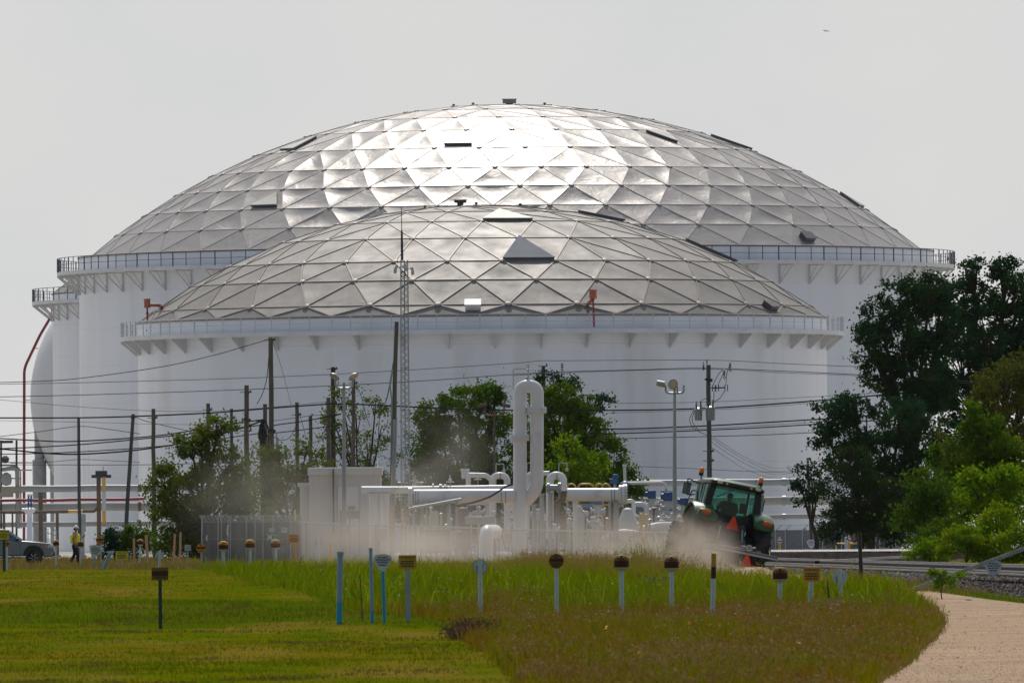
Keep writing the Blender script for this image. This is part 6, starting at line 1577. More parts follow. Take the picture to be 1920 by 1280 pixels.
marker('vent', 695, 1028, 287, 'slim tall pale blue vent post beside the shield sign', (.1, .1), m_ltblue, GF, pw=.075, basepx=697)
marker('shield', 717, 1038, 287, 'white shield sign with grey print on a bright blue post between two posts', (.40, .37), m_brblue, GF, pw=.075, basepx=720)
marker('rect', 764, 1040, 288, 'yellow warning sign on a grey channel post, right of the shield sign', (.385, .30), m_galv, GF, pw=.11, cap=m_signy)
marker('rect', 300, 1063, 280, 'brown and yellow sign with dark band standing alone on the mown lawn', (.35, .27), m_postg, GF, pw=.07, cap=m_dometop)
marker('back', 900, 1048, 300, 'round marker seen from behind with a white post in front, at the dead bush', (.34, .34), m_postw, GF, pw=.10, cap=m_signg)
marker('round', 1043, 1037, 296, 'round yellow disc marker with dark red band on a white post', (.33, .34), m_postw, GF, pw=.09, cap=m_dometop)
marker('dome', 1165, 1039, 294, 'dome marker right next to the round disc marker', (.335, .33), m_postw, GF, pw=.10)
marker('dome', 1259, 1041, 302, 'dome marker left of the yellow topped white post', (.335, .33), m_postw, GF, pw=.10)
marker('post', 1338.5, 1037, 290, 'white post with yellow top and dark red band, in front of the tractor', (.1, .1), m_postw, GF, pw=.105, basepx=1335, cap=[(.80, 1.0, m_signy, 'yellow_top'), (.62, .80, m_domered, 'red_band')])
marker('dome', 1463.5, 1062, 316, 'dome marker next to the orange warning sign by the track', (.36, .34), m_postw, GF, pw=.115, basepx=1461)
marker('rect', 1522.5, 1063, 314, 'orange warning sign on a white post beside the railway', (.39, .33), m_postw, GF, pw=.115, basepx=1518, cap=m_signo, tilt=.03)
marker('post', 1551.5, 1083, 318, 'thin rusty stake right of the orange warning sign', (.1, .1), m_woodd, GF, pw=.04, basepx=1554, cap=[(.82, 1.0, m_orange, 'orange_tip')])
marker('back', 1574, 1068, 326, 'round marker seen from behind, right end of the front row', (.36, .36), m_postw, GF, pw=.11, basepx=1577, cap=m_signw)
marker('post', 675, 1076, 292, 'thin dark dead stalk between the two blue posts', (.1, .1), m_woodd, None, pw=.022, basepx=679, cap=[(.88, 1.0, m_woodd, 'seed_head')])
marker('post', 1611.5, 997, 372, 'plain black rail post beside the tracks', (.1, .1), m_black, None, pw=.115, basepx=1615)
marker('shield', 1862, 1050, 352, 'white shield sign on a blue post at the foot of the ballast', (.46, .42), m_brblue, GF, pw=.075, basepx=1864)
marker('shield', 1521, 1011, 860, 'small white shield sign in front of the far chain link fence', (.55, .55), m_steel, GB, pw=.08)
marker('rect', 7, 993, 560, 'yellow sign with red band on a dark green post by the pickup', (.42, .40), m_postg, GB, pw=.11, basepx=8, cap=m_signyl)
marker('round', 13, 1013, 575, 'small round marker just right of the yellow sign by the pickup', (.26, .28), m_postw, GB, pw=.09, cap=m_signy)
marker('dome', 105, 1012, 600, 'dome marker at the front bumper of the pickup', (.29, .29), m_postw, GB, pw=.085, cap=m_domeyel)
marker('dome', 151, 1014, 605, 'dome marker right in front of the walking person', (.29, .29), m_postw, GB, pw=.08, cap=m_dometop)
marker('round', 187, 1004, 590, 'round orange marker on a grey post behind the tilted shield sign', (.36, .38), m_steel, GB, pw=.09, basepx=190)
marker('shield', 180, 1021, 585, 'white shield sign leaning to one side near the walking person', (.56, .58), m_ltblue, GB, pw=.09, basepx=175, tilt=.25)
marker('rect', 228, 1033, 580, 'lemon yellow sign on a short dark post right of the bent post', (.52, .37), m_steel, GB, pw=.07, cap=m_signyl)
marker('dome', 264, 1010, 640, 'dome marker between the raw timber laths', (.31, .31), m_postw, GB, pw=.09, basepx=261, cap=m_domeyel)
marker('back', 299, 1033, 565, 'round marker seen from behind above the lone brown sign', (.38, .38), m_postw, GB, pw=.11, cap=m_signg)
marker('rect', 352, 1021, 600, 'little white plate on a grey post left of the slatted fence', (.28, .25), m_steel, GB, pw=.06, cap=m_signw)
marker('round', 377, 1018, 590, 'round orange marker at the corner of the slatted fence', (.42, .45), m_steel, GB, pw=.06)
marker('dome', 419, 1013, 585, 'first of three dome markers in front of the slatted fence', (.44, .43), m_postw, GB, pw=.12, cap=m_domeyel)
marker('dome', 469, 1010, 590, 'middle dome marker in front of the slatted fence', (.44, .43), m_postw, GB, pw=.12, cap=m_domeyel)
marker('dome', 517, 1010, 592, 'dome marker below the green sign', (.44, .43), m_postw, GB, pw=.12, cap=m_domeyel)
marker('rect', 550.5, 1001, 585, 'orange square sign on an orange stake left of the white building', (.45, .38), m_signo, GB, pw=.10, basepx=555, cap=m_signo)
marker('back', 597, 1005, 600, 'pale round marker with a white post in the dust below the building', (.48, .5), m_postw, GB, pw=.16, cap=m_signw)
marker('post', 620, 1012, 600, 'cream coloured post in the dust below the building', (.1, .1), m_yel, GB, pw=.15)
f = base(193, 575); t = thing('bent_post', 'pale blue post knocked over to one side with a bent top plate', 'post', f); a = MB(f); e = at(207, 1036, 575); a.tube([f, e], .085, 10); a.build('post', m_ltblue, t)
a = MB(f); a.prism([(-.22, .06), (.18, .10), (.08, -.12)], e, X_, Z_, (0, .03, 0)); a.build('plate', m_signw, t)
# sign plates on the fence
d = 641.6; t = thing('green_sign', 'green muster point sign with white figures hung on the slatted fence', 'sign', at(511, 1006, d)); f = t.location; s_ = S(d); a = MB(f); a.box(at(511, 1006, d), (22 / s_, .02, 16 / s_)); pl = a.build('plate', m_signgr, t)
a = MB(f); c = at(506, 1006, d) + Vector((0, -.02, 0))
for dx in (-.07, 0, .07): a.ball(c + Vector((dx, 0, .05)), (.028, .01, .03), 8); a.box(c + Vector((dx, 0, -.04)), (.045, .008, .12))
for sx in (-1, 1):
    for sz in (-1, 1): a.box(c + Vector((sx * .11, 0, sz * .14)), (.05, .008, .05), Matrix.Rotation(.78, 3, 'Y'))
letter(a, 'MUSTER', .085, at(516.5, 1003.5, d) + Vector((0, -.02, 0)), X_, Z_, .75); letter(a, 'POINT', .085, at(516.5, 1008.5, d) + Vector((0, -.02, 0)), X_, Z_, .75); a.build('lettering', m_white, pl, flat=True)
for (px, py, w, h, m_, lab) in ((509.5, 992.5, 10, 7, m_signw, 'small pale plate above the green sign on the fence'), (533, 993, 11, 9, m_signw, 'small white notice on the fence right of the green sign')):
    t = thing('notice', lab, 'sign', at(px, py, d)); a = MB(t.location); a.box(at(px, py, d), (w / s_, .015, h / s_)); o = a.build('plate', m_, t); a = MB(t.location); words(a, at(px, py, d - .01), .35, [(.05, -w * .4 / s_, w * .4 / s_), (-.02, -w * .4 / s_, w * .4 / s_)], .03, random.Random(3)); a.build('lettering', m_inkg, o, flat=True)
# raw laths
for k, (px, top, ln, lab) in enumerate([(252, 1008, -1, 'shortest raw timber lath, left of the dome marker'), (277, 1002, -3, 'raw timber lath right of the dome marker, leaning slightly'), (325, 1000, 3, 'raw timber lath left of the pair by the bushy tree'), (337.5, 997, 1, 'tallest raw timber lath of the pair by the bushy tree')]):
    f = base(px, 640); e = at(px, top, 640) + Vector((ln / S(640), 0, 0)); a = MB(f); a.box((f + e) / 2, (.11 if k != 1 else .14, .03, e.z - f.z), Matrix.Rotation(math.atan2(e.x - f.x, e.z - f.z), 3, 'Y')); tag(a.build('timber_lath', m_lath, None, f), lab, 'stake', 'raw timber laths')
# fallen plank
A, B = gpt(1716, 1107), at(1808, 1066, 352); A.z += .05; A = at(1716, 1106, 346); a = MB(A); dv = B - A; ang = math.atan2(dv.z, dv.x)
a.box((A + B) / 2, (dv.length, .22, .10), Matrix.Rotation(-ang, 3, 'Y')); t = thing('leaning_plank', 'bleached plank leaning on a short prop against the ballast', 'plank', A); a.build('plank', m_plank, t)
a = MB(A); a.tube([at(1797, 1074, 353), at(1806, 1092, 351)], .04, 6); a.build('prop', m_woodd, t)
f = gpt(1816, 1126); a = MB(f); a.ball(f + Vector((0, 0, .02)), (.09, .06, .05), 10); tag(a.build('white_stone', m_concrete, None, f), 'single white stone on the edge of the dirt road', 'stone')
# yellow bollards with red and white caps, frame and box by the far fence
for k, (px, top, lab) in enumerate([(1462, 1007, 'yellow bollard with red banded cap right behind the tractor tyre'), (1592, 1005, 'yellow bollard with red banded cap inside the yellow frame'), (1639, 1003, 'yellow bollard with red banded cap right of the brown box')]):
    f = base(px, 820, .35); h = at(px, top, 820).z - f.z; t = thing('bollard', lab, 'bollard', f, 'yellow bollards by the far fence')
    a = MB(); a.cyl((0, 0, -.35), (0, 0, h * .55), .075, n=12); a.build('post', m_yelb, t)
    a = MB(); a.lathe((0, 0, h * .5), [(.1, 0), (.14, .06), (.15, h * .2), (.13, h * .32), (.05, h * .42)], 14); cp = a.build('cap', m_signw, t)
    a = MB(); a.cyl((0, 0, h * .62), (0, 0, h * .70), .16, n=14); a.build('band', m_red, cp); a = MB(); a.ball((0, 0, h * .97), .07, 8); a.build('knob', m_yelb, cp)
f = base(1586.5, 819); a = MB(f); a.cyl(f, at(1586.5, 1008, 819), .09, n=12); a.ball(at(1586.5, 1009, 819), .1, 10); tag(a.build('grey_bollard', m_postw, None, f), 'pale grey bollard beside the yellow one in the frame', 'bollard')
f = base(1603, 821); t = thing('pipe_barrier', 'yellow pipe barrier frame in front of the brown box', 'barrier', f); a = MB(f)
a.tube([at(1568, 1032, 821), at(1568, 1018.5, 821), at(1640, 1017.5, 821), at(1641, 1032, 821)], .05, 8); a.tube([base(1568, 821), at(1568, 1019, 821)], .05, 6); a.build('rail', m_yel, t)
f = base(1611, 825); t = thing('junction_box', 'faded brown box on a post at the far fence', 'box', f); a = MB(f); a.box(at(1611, 1007, 825), (20 / S(825), .5, 19 / S(825))); bevel(a.build('box', M('faded brown paint', (0.17, 0.12, 0.115), .7), t), .02); a = MB(f); a.cyl(f, at(1611, 1012, 825), .07, n=8); a.build('post', m_steel, t)
for k, (px, top, lab) in enumerate([(1628, 971, 'thin pole with a bright tip behind the far fence'), (1612.5, 960, 'slim pole with a small side bracket behind the far fence')]):
    f = base(px, 930); t = thing('slim_pole', lab, 'pole', f); a = MB(f); a.cyl(f, at(px, top, 930), .06, n=8); a.build('pole', m_galv, t); a = MB(f); c = at(px, top + 3, 930)
    a.tube([c, c + Vector((.3, 0, .02)), c + Vector((.42, 0, -.08))], .05, 6) if k else a.cyl(c, c + Vector((0, 0, .15)), .08, n=8); a.build('tip', m_white, t)
# ------------------------------------------------------------------ tractor
TG = thing('tractor', 'dark green tractor seen from behind, tilted sideways in its own dust', 'tractor', TR_LOC)
TG.rotation_euler = (0, TR_ROLL, TR_YAW)
def tb(name, mb, mat, par=None, bev=0, ang=38): 
    o = mb.build(name, mat, par or TG, None, ang)
    if bev: bevel(o, bev)
    return o
def wheel(x, y, R_, W, name):
    t = MB(); hub = .52
    pr = [(R_ * hub, -W * .40), (R_ * .80, -W * .5), (R_ * .93, -W * .46), (R_ * .955, -W * .25), (R_ * .96, 0), (R_ * .955, W * .25), (R_ * .93, W * .46), (R_ * .80, W * .5), (R_ * hub, W * .40)]
    t.lathe((x, y, R_), pr, 36, (1, 0, 0)); n_ = 20
    for k in range(n_):
        for sg in (-1, 1):
            a = 2 * math.pi * (k + (.5 if sg > 0 else 0)) / n_
            A = [];
            for (u, aa) in ((.03, .0), (.52, -.16)):
                for dw in (-.045, .045):
                    for rr in (R_ * .93, R_ * 1.0):
                        th = a + aa + dw / R_; A.append((x + sg * W * u, y + rr * math.cos(th), R_ + rr * math.sin(th)))
            t.add(A, [(0, 1, 3, 2), (4, 6, 7, 5), (0, 4, 5, 1), (2, 3, 7, 6), (1, 5, 7, 3), (0, 2, 6, 4)])
    w = tb(name, t, m_rubber); r = MB(); s = 1 if x > 0 else -1
    r.lathe((x, y, R_), [(.05, W * .05 * s), (R_ * .25, W * .12 * s), (R_ * .45, W * .3 * s), (R_ * .53, W * .38 * s), (R_ * .53, -W * .38 * s)], 24, (1, 0, 0)); tb('rim', r, m_yelb if False else M('wheel yellow', (.45, .33, .02), .5, dirt=(.2, .17, .13), dirt_scale=2), w)
for s in (-1, 1):
    wheel(s * 1.08, 0, .88, .52, 'rear_wheel'); wheel(s * .95, 2.55, .62, .42, 'front_wheel')
b = MB(); b.box((0, 1.2, .85), (.62, 3.4, .6)); b.box((0, -.25, .95), (1.0, .5, .75)); b.cyl((-1.0, 0, .88), (1.0, 0, .88), .17, n=12); b.cyl((-.9, 2.55, .62), (.9, 2.55, .62), .1, n=8); tb('chassis', b, m_dkst, None, .04)
b = MB(); b.box((0, 2.35, 1.45), (.82, 2.1, .75)); tb('hood', b, m_green, None, .12)
b = MB()
def plate(poly, y=-.22, t=.12): b.prism(poly, (0, y, 0), X_, Z_, (0, t, 0))
for s in (-1, 1):
    P = [(-.95, 1.45), (-.96, 1.84), (-.88, 2.53), (-.665, 2.53), (-.665, 2.49), (-.755, 1.86), (-.775, 1.80)]
    plate([(p[0] * s, p[1]) for p in P][::s])
    P = [(-.95, 1.45), (-.775, 1.80), (-.31, 1.60), (-.31, 1.28), (-.85, 1.25)]
    plate([(p[0] * s, p[1]) for p in P][::s])
    b.box((s * .86, 1.36, 2.0), (.09, .12, 1.1)); b.box((s * .92, .62, 1.95), (.07, .1, 1.15)); b.box((s * .90, .6, 1.42), (.1, 1.6, .25))
plate([(-.31, 1.28), (.31, 1.28), (.31, 1.60), (-.31, 1.60)])
b.box((0, .6, 1.33), (1.7, 1.5, .12)); b.box((0, 1.36, 1.5), (1.6, .12, .5))
tb('cab_frame', b, m_tractor_dark, None, .02)
for s in (-1, 1):
    b = MB(); b.prism([(-.16, 1.5), (.56, 1.5), (.56, 2.5), (-.16, 2.5)][::s], (s * .945, 0, 0), Y_, Z_, (-.012 * s, 0, 0)); tb('side_window', b, m_glass_t); b = MB(); b.prism([(.68, 1.5), (1.30, 1.5), (1.30, 2.5), (.68, 2.5)][::s], (s * .935, 0, 0), Y_, Z_, (-.012 * s, 0, 0)); tb('side_window', b, m_glass_t)
for s in (-1, 1):
    b = MB(); b.box((s * .985, -.12, 1.98), (.06, .09, 1.02), Matrix.Rotation(-s * .06, 3, 'Y')); b.box((s * .975, .30, 1.98), (.04, .07, 1.0), Matrix.Rotation(-s * .05, 3, 'Y')); tb('side_pillar', b, M('pale green pillar', (.30, .40, .36), .35))
b = MB(); b.prism([(-.70, 2.52), (.70, 2.52), (.79, 1.83), (.31, 1.57), (-.31, 1.57), (-.79, 1.83)], (0, -.17, 0), X_, Z_, (0, .01, 0)); rw = tb('rear_window', b, m_glass_t)
b = MB(); b.tube([(-.62, -.24, 2.12), (-.1, -.25, 2.45)], .012, 4); tb('wiper', b, m_black, rw)
b = MB(); b.prism([(-.8, 2.5), (.8, 2.5), (.82, 1.5), (-.82, 1.5)], (0, 1.42, 0), X_, Z_, (0, .01, 0)); tb('front_window', b, m_glass_t)
b = MB(); ro = [(-.93, -.35), (-.80, -.52), (.80, -.52), (.93, -.35), (.93, 1.45), (.78, 1.62), (-.78, 1.62), (-.93, 1.45)]
b.prism(ro, (0, 0, 2.50), X_, Y_, (0, 0, .16)); rf_ = tb('roof', b, m_tractor_dark, None, .05)
b = MB(); ri = [(p[0] * .97, (p[1] - .55) * .97 + .55) for p in ro]; rt = [(p[0] * .80, (p[1] - .55) * .8 + .55) for p in ro]; n_ = len(ri)
b.add([(x, y, 2.655) for x, y in ri] + [(x, y, 2.745) for x, y in rt], [tuple(range(n_))[::-1], tuple(range(n_, 2 * n_))] + [(i, (i + 1) % n_, n_ + (i + 1) % n_, n_ + i) for i in range(n_)]); tb('roof_cap', b, m_green, rf_, .03)
for s in (-1, 1):
    b = MB(); b.ball((s * .66, -.53, 2.60), (.105, .03, .055), 14); tb('work_lamp', b, m_lamp)
    b = MB(); b.ball((s * .42, -.53, 2.585), (.045, .025, .04), 12); tb('small_lamp', b, M('warm lamp', (.5, .42, .28), .3))
    # fender: curved shell over the wheel with a rounded tail
    b = MB(); seg = 18; A = []
    for i in range(seg + 1):
        th = math.radians(28 + (152 - 28) * i / seg)
        for (x, r) in ((.66, .92), (.70, .98), (1.30, .98), (1.38, .93), (1.34, .90), (.70, .90)):
            A.append((s * x, r * math.cos(th), .88 + r * math.sin(th)))
    F_ = []
    for i in range(seg):
        for j in range(6): F_.append((i * 6 + j, i * 6 + (j + 1) % 6, (i + 1) * 6 + (j + 1) % 6, (i + 1) * 6 + j))
    b.add(A, F_ + [tuple(range(6)), tuple(range(seg * 6, seg * 6 + 6))]); fd = tb('fender', b, m_green)
    b = MB(); pl = [(-.33, .02), (-.28, .14), (-.10, .19), (.16, .18), (.34, .06), (.36, -.06), (.28, -.17), (-.05, -.20), (-.30, -.14)]
    b.prism([(p[0] * -1 * -s * -1, p[1]) for p in pl], (s * 1.0, -.98, 1.46), X_, Z_, (0, .2, 0)); tb('fender_tail', b, m_green, fd, .04)
    b = MB(); b.ball((s * 1.06, -.985, 1.555), (.17, .04, .075), 14); tb('turn_lamp', b, m_amber, fd)
    b = MB(); b.ball((s * 1.06, -.988, 1.485), (.165, .04, .075), 14); tb('tail_lamp', b, m_redlens, fd)
b = MB(); b.ball((-.93, -.25, 1.74), (.085, .03, .05), 12); tb('side_lamp', b, M('frosted lamp', (.42, .42, .38), .3))
for (x, y, z, z1) in ((-.88, 1.3, 2.93, 2.62), (.78, -.2, 2.90, 2.70)):
    b = MB(); b.cyl((x + .06, y, z1), (x, y, z - .12), .022, n=6); b.cyl((x, y, z - .14), (x, y, z - .04), .08, n=12); bs = tb('beacon_base', b, m_black)
    b = MB(); b.lathe((x, y, z - .04), [(.085, 0), (.09, .06), (.08, .13), (.05, .17), (.005, .185)], 14); tb('beacon', b, m_amber, bs)
for s, x, z in ((-1, -1.27, 2.30), (1, 1.30, 2.22)):
    b = MB(); b.box((x, 1.3, z), (.26, .07, .40)); mi = tb('mirror', b, m_black, None, .03); b = MB(); b.box((x, 1.262, z), (.22, .006, .35)); tb('mirror_glass', b, M('mirror glass', (.18, .2, .2), .1, .8), mi)
    b = MB(); b.tube(fillet([(s * .86, 1.38, 2.52), (x + s * .02, 1.32, z + .33), (x, 1.3, z + .18)], .06), .022, 6); tb('mirror_arm', b, m_black, mi)
b = MB(); b.tube(fillet([(-.9, 1.45, 2.28), (-1.02, 1.5, 2.28), (-1.16, 1.5, 1.7)], .08), .022, 6); tb('grab_rail', b, m_black)
b = MB(); b.cyl((.66, 0, 2.7), (.66, 0, 2.96), .008, n=5); tb('aerial', b, m_black)
b = MB(); b.prism([(-.21, -.17), (.21, -.17), (.03, .22), (-.03, .22)], (0, -.62, 1.33), X_, Z_, (0, .012, 0)); sm = tb('slow_vehicle_triangle', b, m_smv)
b = MB(); b.prism([(-.24, -.20), (.24, -.20), (.03, .27), (-.03, .27)], (0, -.607, 1.33), X_, Z_, (0, .010, 0)); tb('triangle_border', b, m_redlens, sm)
for s in (-1, 1):
    b = MB(); b.tube([(s * .40, -.45, 1.36), (s * .44, -.55, 1.0), (s * .5, -.8, .62)], .035, 8); lk = tb('lift_link', b, m_green); b = MB(); b.cyl((s * .38, -.5, 1.2), (s * .42, -.62, .8), .028, n=8); tb('lift_rod', b, m_alloy, lk)
    b = MB(); b.box((s * .48, -.7, .55), (.07, 1.1, .1)); tb('lower_link', b, m_dkst)
b = MB(); b.ball((1.05, .3, 1.72), (.13, .05, .10), 12); tb('amber_marker', b, m_signw)
b = MB(); b.box((0, .25, 1.72), (.56, .14, .62)); b.box((0, .5, 1.52), (.56, .5, .14)); tb('seat', b, m_black, None, .05)
b = MB(); b.box((.52, .55, 1.95), (.2, .12, .34)); b.box((.5, .6, 1.62), (.24, .5, .12)); tb('control_console', b, m_black, None, .03)

# towed mower with its own triangle and limit sign
mw = thing('rotary_mower', 'low dusty mower towed behind the tractor with triangle and 20 sign', 'mower', TR_LOC + TR_R @ Vector((0, -2.6, .05)))
mw.rotation_euler = TG.rotation_euler
b = MB(); b.box((-.1, 0, .30), (2.2, 1.5, .16)); b.box((-.1, .05, .41), (1.2, .9, .08)); dk = b.build('deck', M('dusty mower deck', (.16, .15, .14), .8, 0, .2, 3), mw); bevel(dk, .04)
b = MB(); b.box((-.1, -.76, .27), (2.2, .03, .06)); b.build('deck_edge', m_greyrail, dk)
b = MB(); b.tube([(0, 1.5, .45), (0, .4, .5), (.3, -.4, .48)], .07, 8); b.build('drawbar', m_dkst, mw)
for s in (-1, 1):
    b = MB(); b.lathe((s * .45, -.6, .17), [(.06, -.07), (.17, -.07), (.17, .07), (.06, .07)], 20, (1, 0, 0)); b.build('gauge_wheel', m_rubber, mw)
c = TR_R.inverted() @ (at(1404.5, 1027, mw.location.y - .8) - mw.location)
b = MB(); b.cyl((c.x, c.y + .05, .35), (c.x, c.y + .05, c.z), .025, n=6); b.build('sign_pole', m_dkst, mw)
b = MB(); b.prism(circle(.125), (c.x, c.y, c.z), X_, Z_, (0, .01, 0)); sp = b.build('limit_sign', m_redlens if False else m_ink, mw, flat=True)
b = MB(); b.prism(circle(.112), (c.x, c.y - .004, c.z), X_, Z_, (0, .004, 0)); b.build('sign_face', m_signw, sp, flat=True)
b = MB(); letter(b, '20', .155, (c.x, c.y - .008, c.z), X_, Z_); b.build('lettering', m_ink, sp, flat=True)
c2 = TR_R.inverted() @ (at(1400, 1050, mw.location.y - .85) - mw.location)
b = MB(); b.prism([(-.20, -.17), (.20, -.17), (.03, .20), (-.03, .20)], (c2.x, c2.y, c2.z), X_, Z_, (0, .012, 0)); tri = b.build('slow_vehicle_triangle', m_smv, mw, flat=True)

# ------------------------------------------------------------------ people
def skin(name, verts, edges, mat, par, sub=2, root=0):
    """verts: (x, y, z, radius x, radius y)"""
    bm = bmesh.new(); lay = bm.verts.layers.skin.verify(); vs = []
    for q in verts:
        v = bm.verts.new(q[:3]); v[lay].radius = (q[3], q[4] if len(q) > 4 else q[3]); vs.append(v)
    vs[root][lay].use_root = True
    for a, b_ in edges: bm.edges.new((vs[a], vs[b_]))
    me = bpy.data.meshes.new(name); bm.to_mesh(me); bm.free(); me.materials.append(mat)
    o = link(name, me, par); k = o.modifiers.new('skin', 'SKIN'); k.use_smooth_shade = True
    s = o.modifiers.new('sub', 'SUBSURF'); s.levels = sub; s.render_levels = sub
    return o
def chain(n0, k): return [(n0 + i, n0 + i + 1) for i in range(k - 1)]
def hand(v, e, wrist, d, side, curl):
    """palm and five fingers added to the skeleton; d: pointing direction"""
    w = Vector(v[wrist][:3]); d = Vector(d).normalized(); s = Vector(side).normalized(); n = d.cross(s)
    p = w + d * .07; v.append((*p, .026, .034)); pi = len(v) - 1; e.append((wrist, pi))
    for k in range(4):
        off = s * (.027 - .018 * k); L = (.06, .07, .065, .05)[k]
        a = p + off + d * .035; b1 = a + d * L * .55 + n * curl * L * .3; c1 = b1 + d * L * .3 + n * curl * L * .55
        i = len(v); v += [(*a, .010), (*b1, .009), (*c1, .0075)]; e += [(pi, i), (i, i + 1), (i + 1, i + 2)]
    a = w + d * .035 + s * .035; b1 = a + d * .035 + s * .018 + n * curl * .02; i = len(v); v += [(*a, .012), (*b1, .009)]; e += [(wrist, i), (i, i + 1)]

pf = base(140.5, 675); pr_ = thing('person', 'person in white helmet and yellow vest walking with a raised phone in hand', 'person', pf)
v = [(0, 0, .96, .13, .15), (.01, 0, 1.12, .115, .14), (.02, 0, 1.30, .125, .17), (.03, 0, 1.44, .10, .16), (.045, 0, 1.54, .052, .055), (.065, 0, 1.61, .075, .072), (.075, 0, 1.70, .092, .078), (.065, 0, 1.79, .06, .06)]
e = chain(0, 8)
i = len(v); v += [(.02, -.21, 1.46, .058), (-.08, -.26, 1.18, .045), (.03, -.27, .95, .030)]; e += [(3, i), (i, i + 1), (i + 1, i + 2)]; hand(v, e, i + 2, (.25, 0, -1), (1, 0, .2), .5)
i = len(v); v += [(.03, .21, 1.46, .058), (.10, .24, 1.19, .045), (.36, .14, 1.30, .030)]; e += [(3, i), (i, i + 1), (i + 1, i + 2)]; hand(v, e, i + 2, (.8, -.1, .5), (0, 0, 1), .6)
i = len(v); v += [(-.02, -.10, .90, .095), (.0, -.11, .52, .065), (-.20, -.11, .14, .045), (-.25, -.11, .06, .045), (-.10, -.12, .03, .04)]; e += [(0, i)] + chain(i, 5)
i = len(v); v += [(.02, .10, .90, .095), (.12, .11, .50, .065), (.13, .11, .12, .045), (.13, .11, .05, .045), (.28, .12, .035, .04)]; e += [(0, i)] + chain(i, 5)
skin('body', v, e, m_skin, pr_)
tv = [(0, 0, .99, .145, .165), (-.02, -.105, .88, .112), (.0, -.115, .52, .085), (-.17, -.115, .18, .07), (-.21, -.115, .10, .068), (.02, .105, .88, .112), (.12, .115, .50, .085), (.135, .115, .16, .07), (.135, .115, .09, .068)]
skin('trousers', tv, [(0, 1), (1, 2), (2, 3), (3, 4), (0, 5), (5, 6), (6, 7), (7, 8)], m_navyc, pr_)
sv = [(0, 0, .98, .145, .165), (.01, 0, 1.14, .135, .16), (.02, 0, 1.32, .145, .19), (.03, 0, 1.46, .11, .17), (.04, 0, 1.52, .06, .06), (.02, -.22, 1.46, .075), (-.055, -.255, 1.25, .065), (.03, .22, 1.46, .075), (.085, .235, 1.25, .065)]
skin('shirt', sv, chain(0, 5) + [(3, 5), (5, 6), (3, 7), (7, 8)], m_shirt, pr_)
vv = [(.0, 0, .95, .20, .25), (.01, 0, 1.14, .20, .25), (.02, 0, 1.34, .21, .275), (.025, 0, 1.50, .17, .24)]
vst = skin('vest', vv, chain(0, 4), m_vest, pr_)
b = MB()
for (z, r1, r2) in ((1.08, .19, .235), ): b.tube([(.01 + r1 * math.cos(a), r2 * math.sin(a), z) for a in np.linspace(0, 6.283, 25)[:-1]], .022, 5, closed=True)
for y in (-.10, .10): b.tube(spline([(.165, y, 1.0), (.18, y, 1.2), (.165, y, 1.38), (.07, y * 1.1, 1.51), (-.10, y, 1.42), (-.15, y, 1.2)], 4), .02, 5)
b.tube(spline([(.05, -.19, 1.10), (.09, -.20, 1.3), (.05, -.17, 1.46)], 4), .02, 5); b.build('reflective_tape', m_stripe, vst)
b = MB(); b.lathe((.07, 0, 1.735), [(.135, 0), (.13, .015), (.112, .02), (.108, .06), (.085, .10), (.04, .125), (.005, .13)], 20); b.prism([(-.07, 0), (.07, 0), (.05, .06), (-.05, .06)], (.185, 0, 1.735), Y_, X_, (0, 0, .012)); b.build('helmet', m_helmet, pr_)
b = MB(); b.ball((.02, 0, 1.69), (.085, .08, .075), 12); b.build('hair', m_hair, pr_)
b = MB(); b.ball((.168, 0, 1.66), (.022, .016, .022), 8); b.build('nose', m_skin, pr_)
b = MB()
for y in (-.032, .032): b.ball((.153, y, 1.69), (.010, .014, .009), 8)
b.build('eyes', m_hair, pr_)
b = MB(); b.box((.158, 0, 1.615), (.01, .05, .008)); b.build('mouth', m_redlens, pr_)
for x in ((-.13, -.12), (.23, .115)):
    b = MB(); b.ball((x[0], x[1], .045), (.15, .055, .05), 12); b.build('boot', m_black, pr_)
ph = pf + Vector((.455, .125, 1.375)) * 1.07; b = MB(); b.box((0, 0, 0), (.012, .075, .15), Matrix.Rotation(.5, 3, 'Y')); o = b.build('phone', m_black, None, ph); bevel(o, .004); tag(o, 'black phone held up in the hand of the walking person', 'phone')

dv_ = thing('person', 'driver in an olive shirt seated in the tractor, seen from behind through the window', 'person', TR_LOC); dv_.rotation_euler = TG.rotation_euler
v = [(0, .42, 1.62, .15, .16), (0, .38, 1.82, .14, .19), (0, .36, 1.98, .12, .20), (0, .38, 2.08, .055, .055), (0, .41, 2.16, .075, .08), (0, .42, 2.25, .085, .095), (0, .42, 2.32, .06, .06)]
e = chain(0, 7)
for s in (-1, 1):
    i = len(v); v += [(s * .22, .37, 2.0, .06), (s * .34, .50, 1.76, .048), (s * .20, .85, 1.80, .032)]; e += [(2, i), (i, i + 1), (i + 1, i + 2)]; hand(v, e, i + 2, (-s * .3, 1, 0), (0, 0, 1), .5)
    i = len(v); v += [(s * .10, .45, 1.62, .10), (s * .14, .90, 1.66, .07), (s * .14, 1.0, 1.45, .05)]; e += [(0, i), (i, i + 1), (i + 1, i + 2)]
skin('body', v, e, m_skin, dv_)
sv = [(0, .41, 1.64, .17, .20), (0, .37, 1.84, .17, .25), (0, .36, 1.99, .13, .24), (.0, .375, 2.05, .07, .07), (-.24, .37, 1.99, .085), (-.35, .50, 1.76, .07), (.24, .37, 1.99, .085), (.35, .50, 1.76, .07)]
skin('shirt', sv, chain(0, 4) + [(2, 4), (4, 5), (2, 6), (6, 7)], m_olive, dv_)
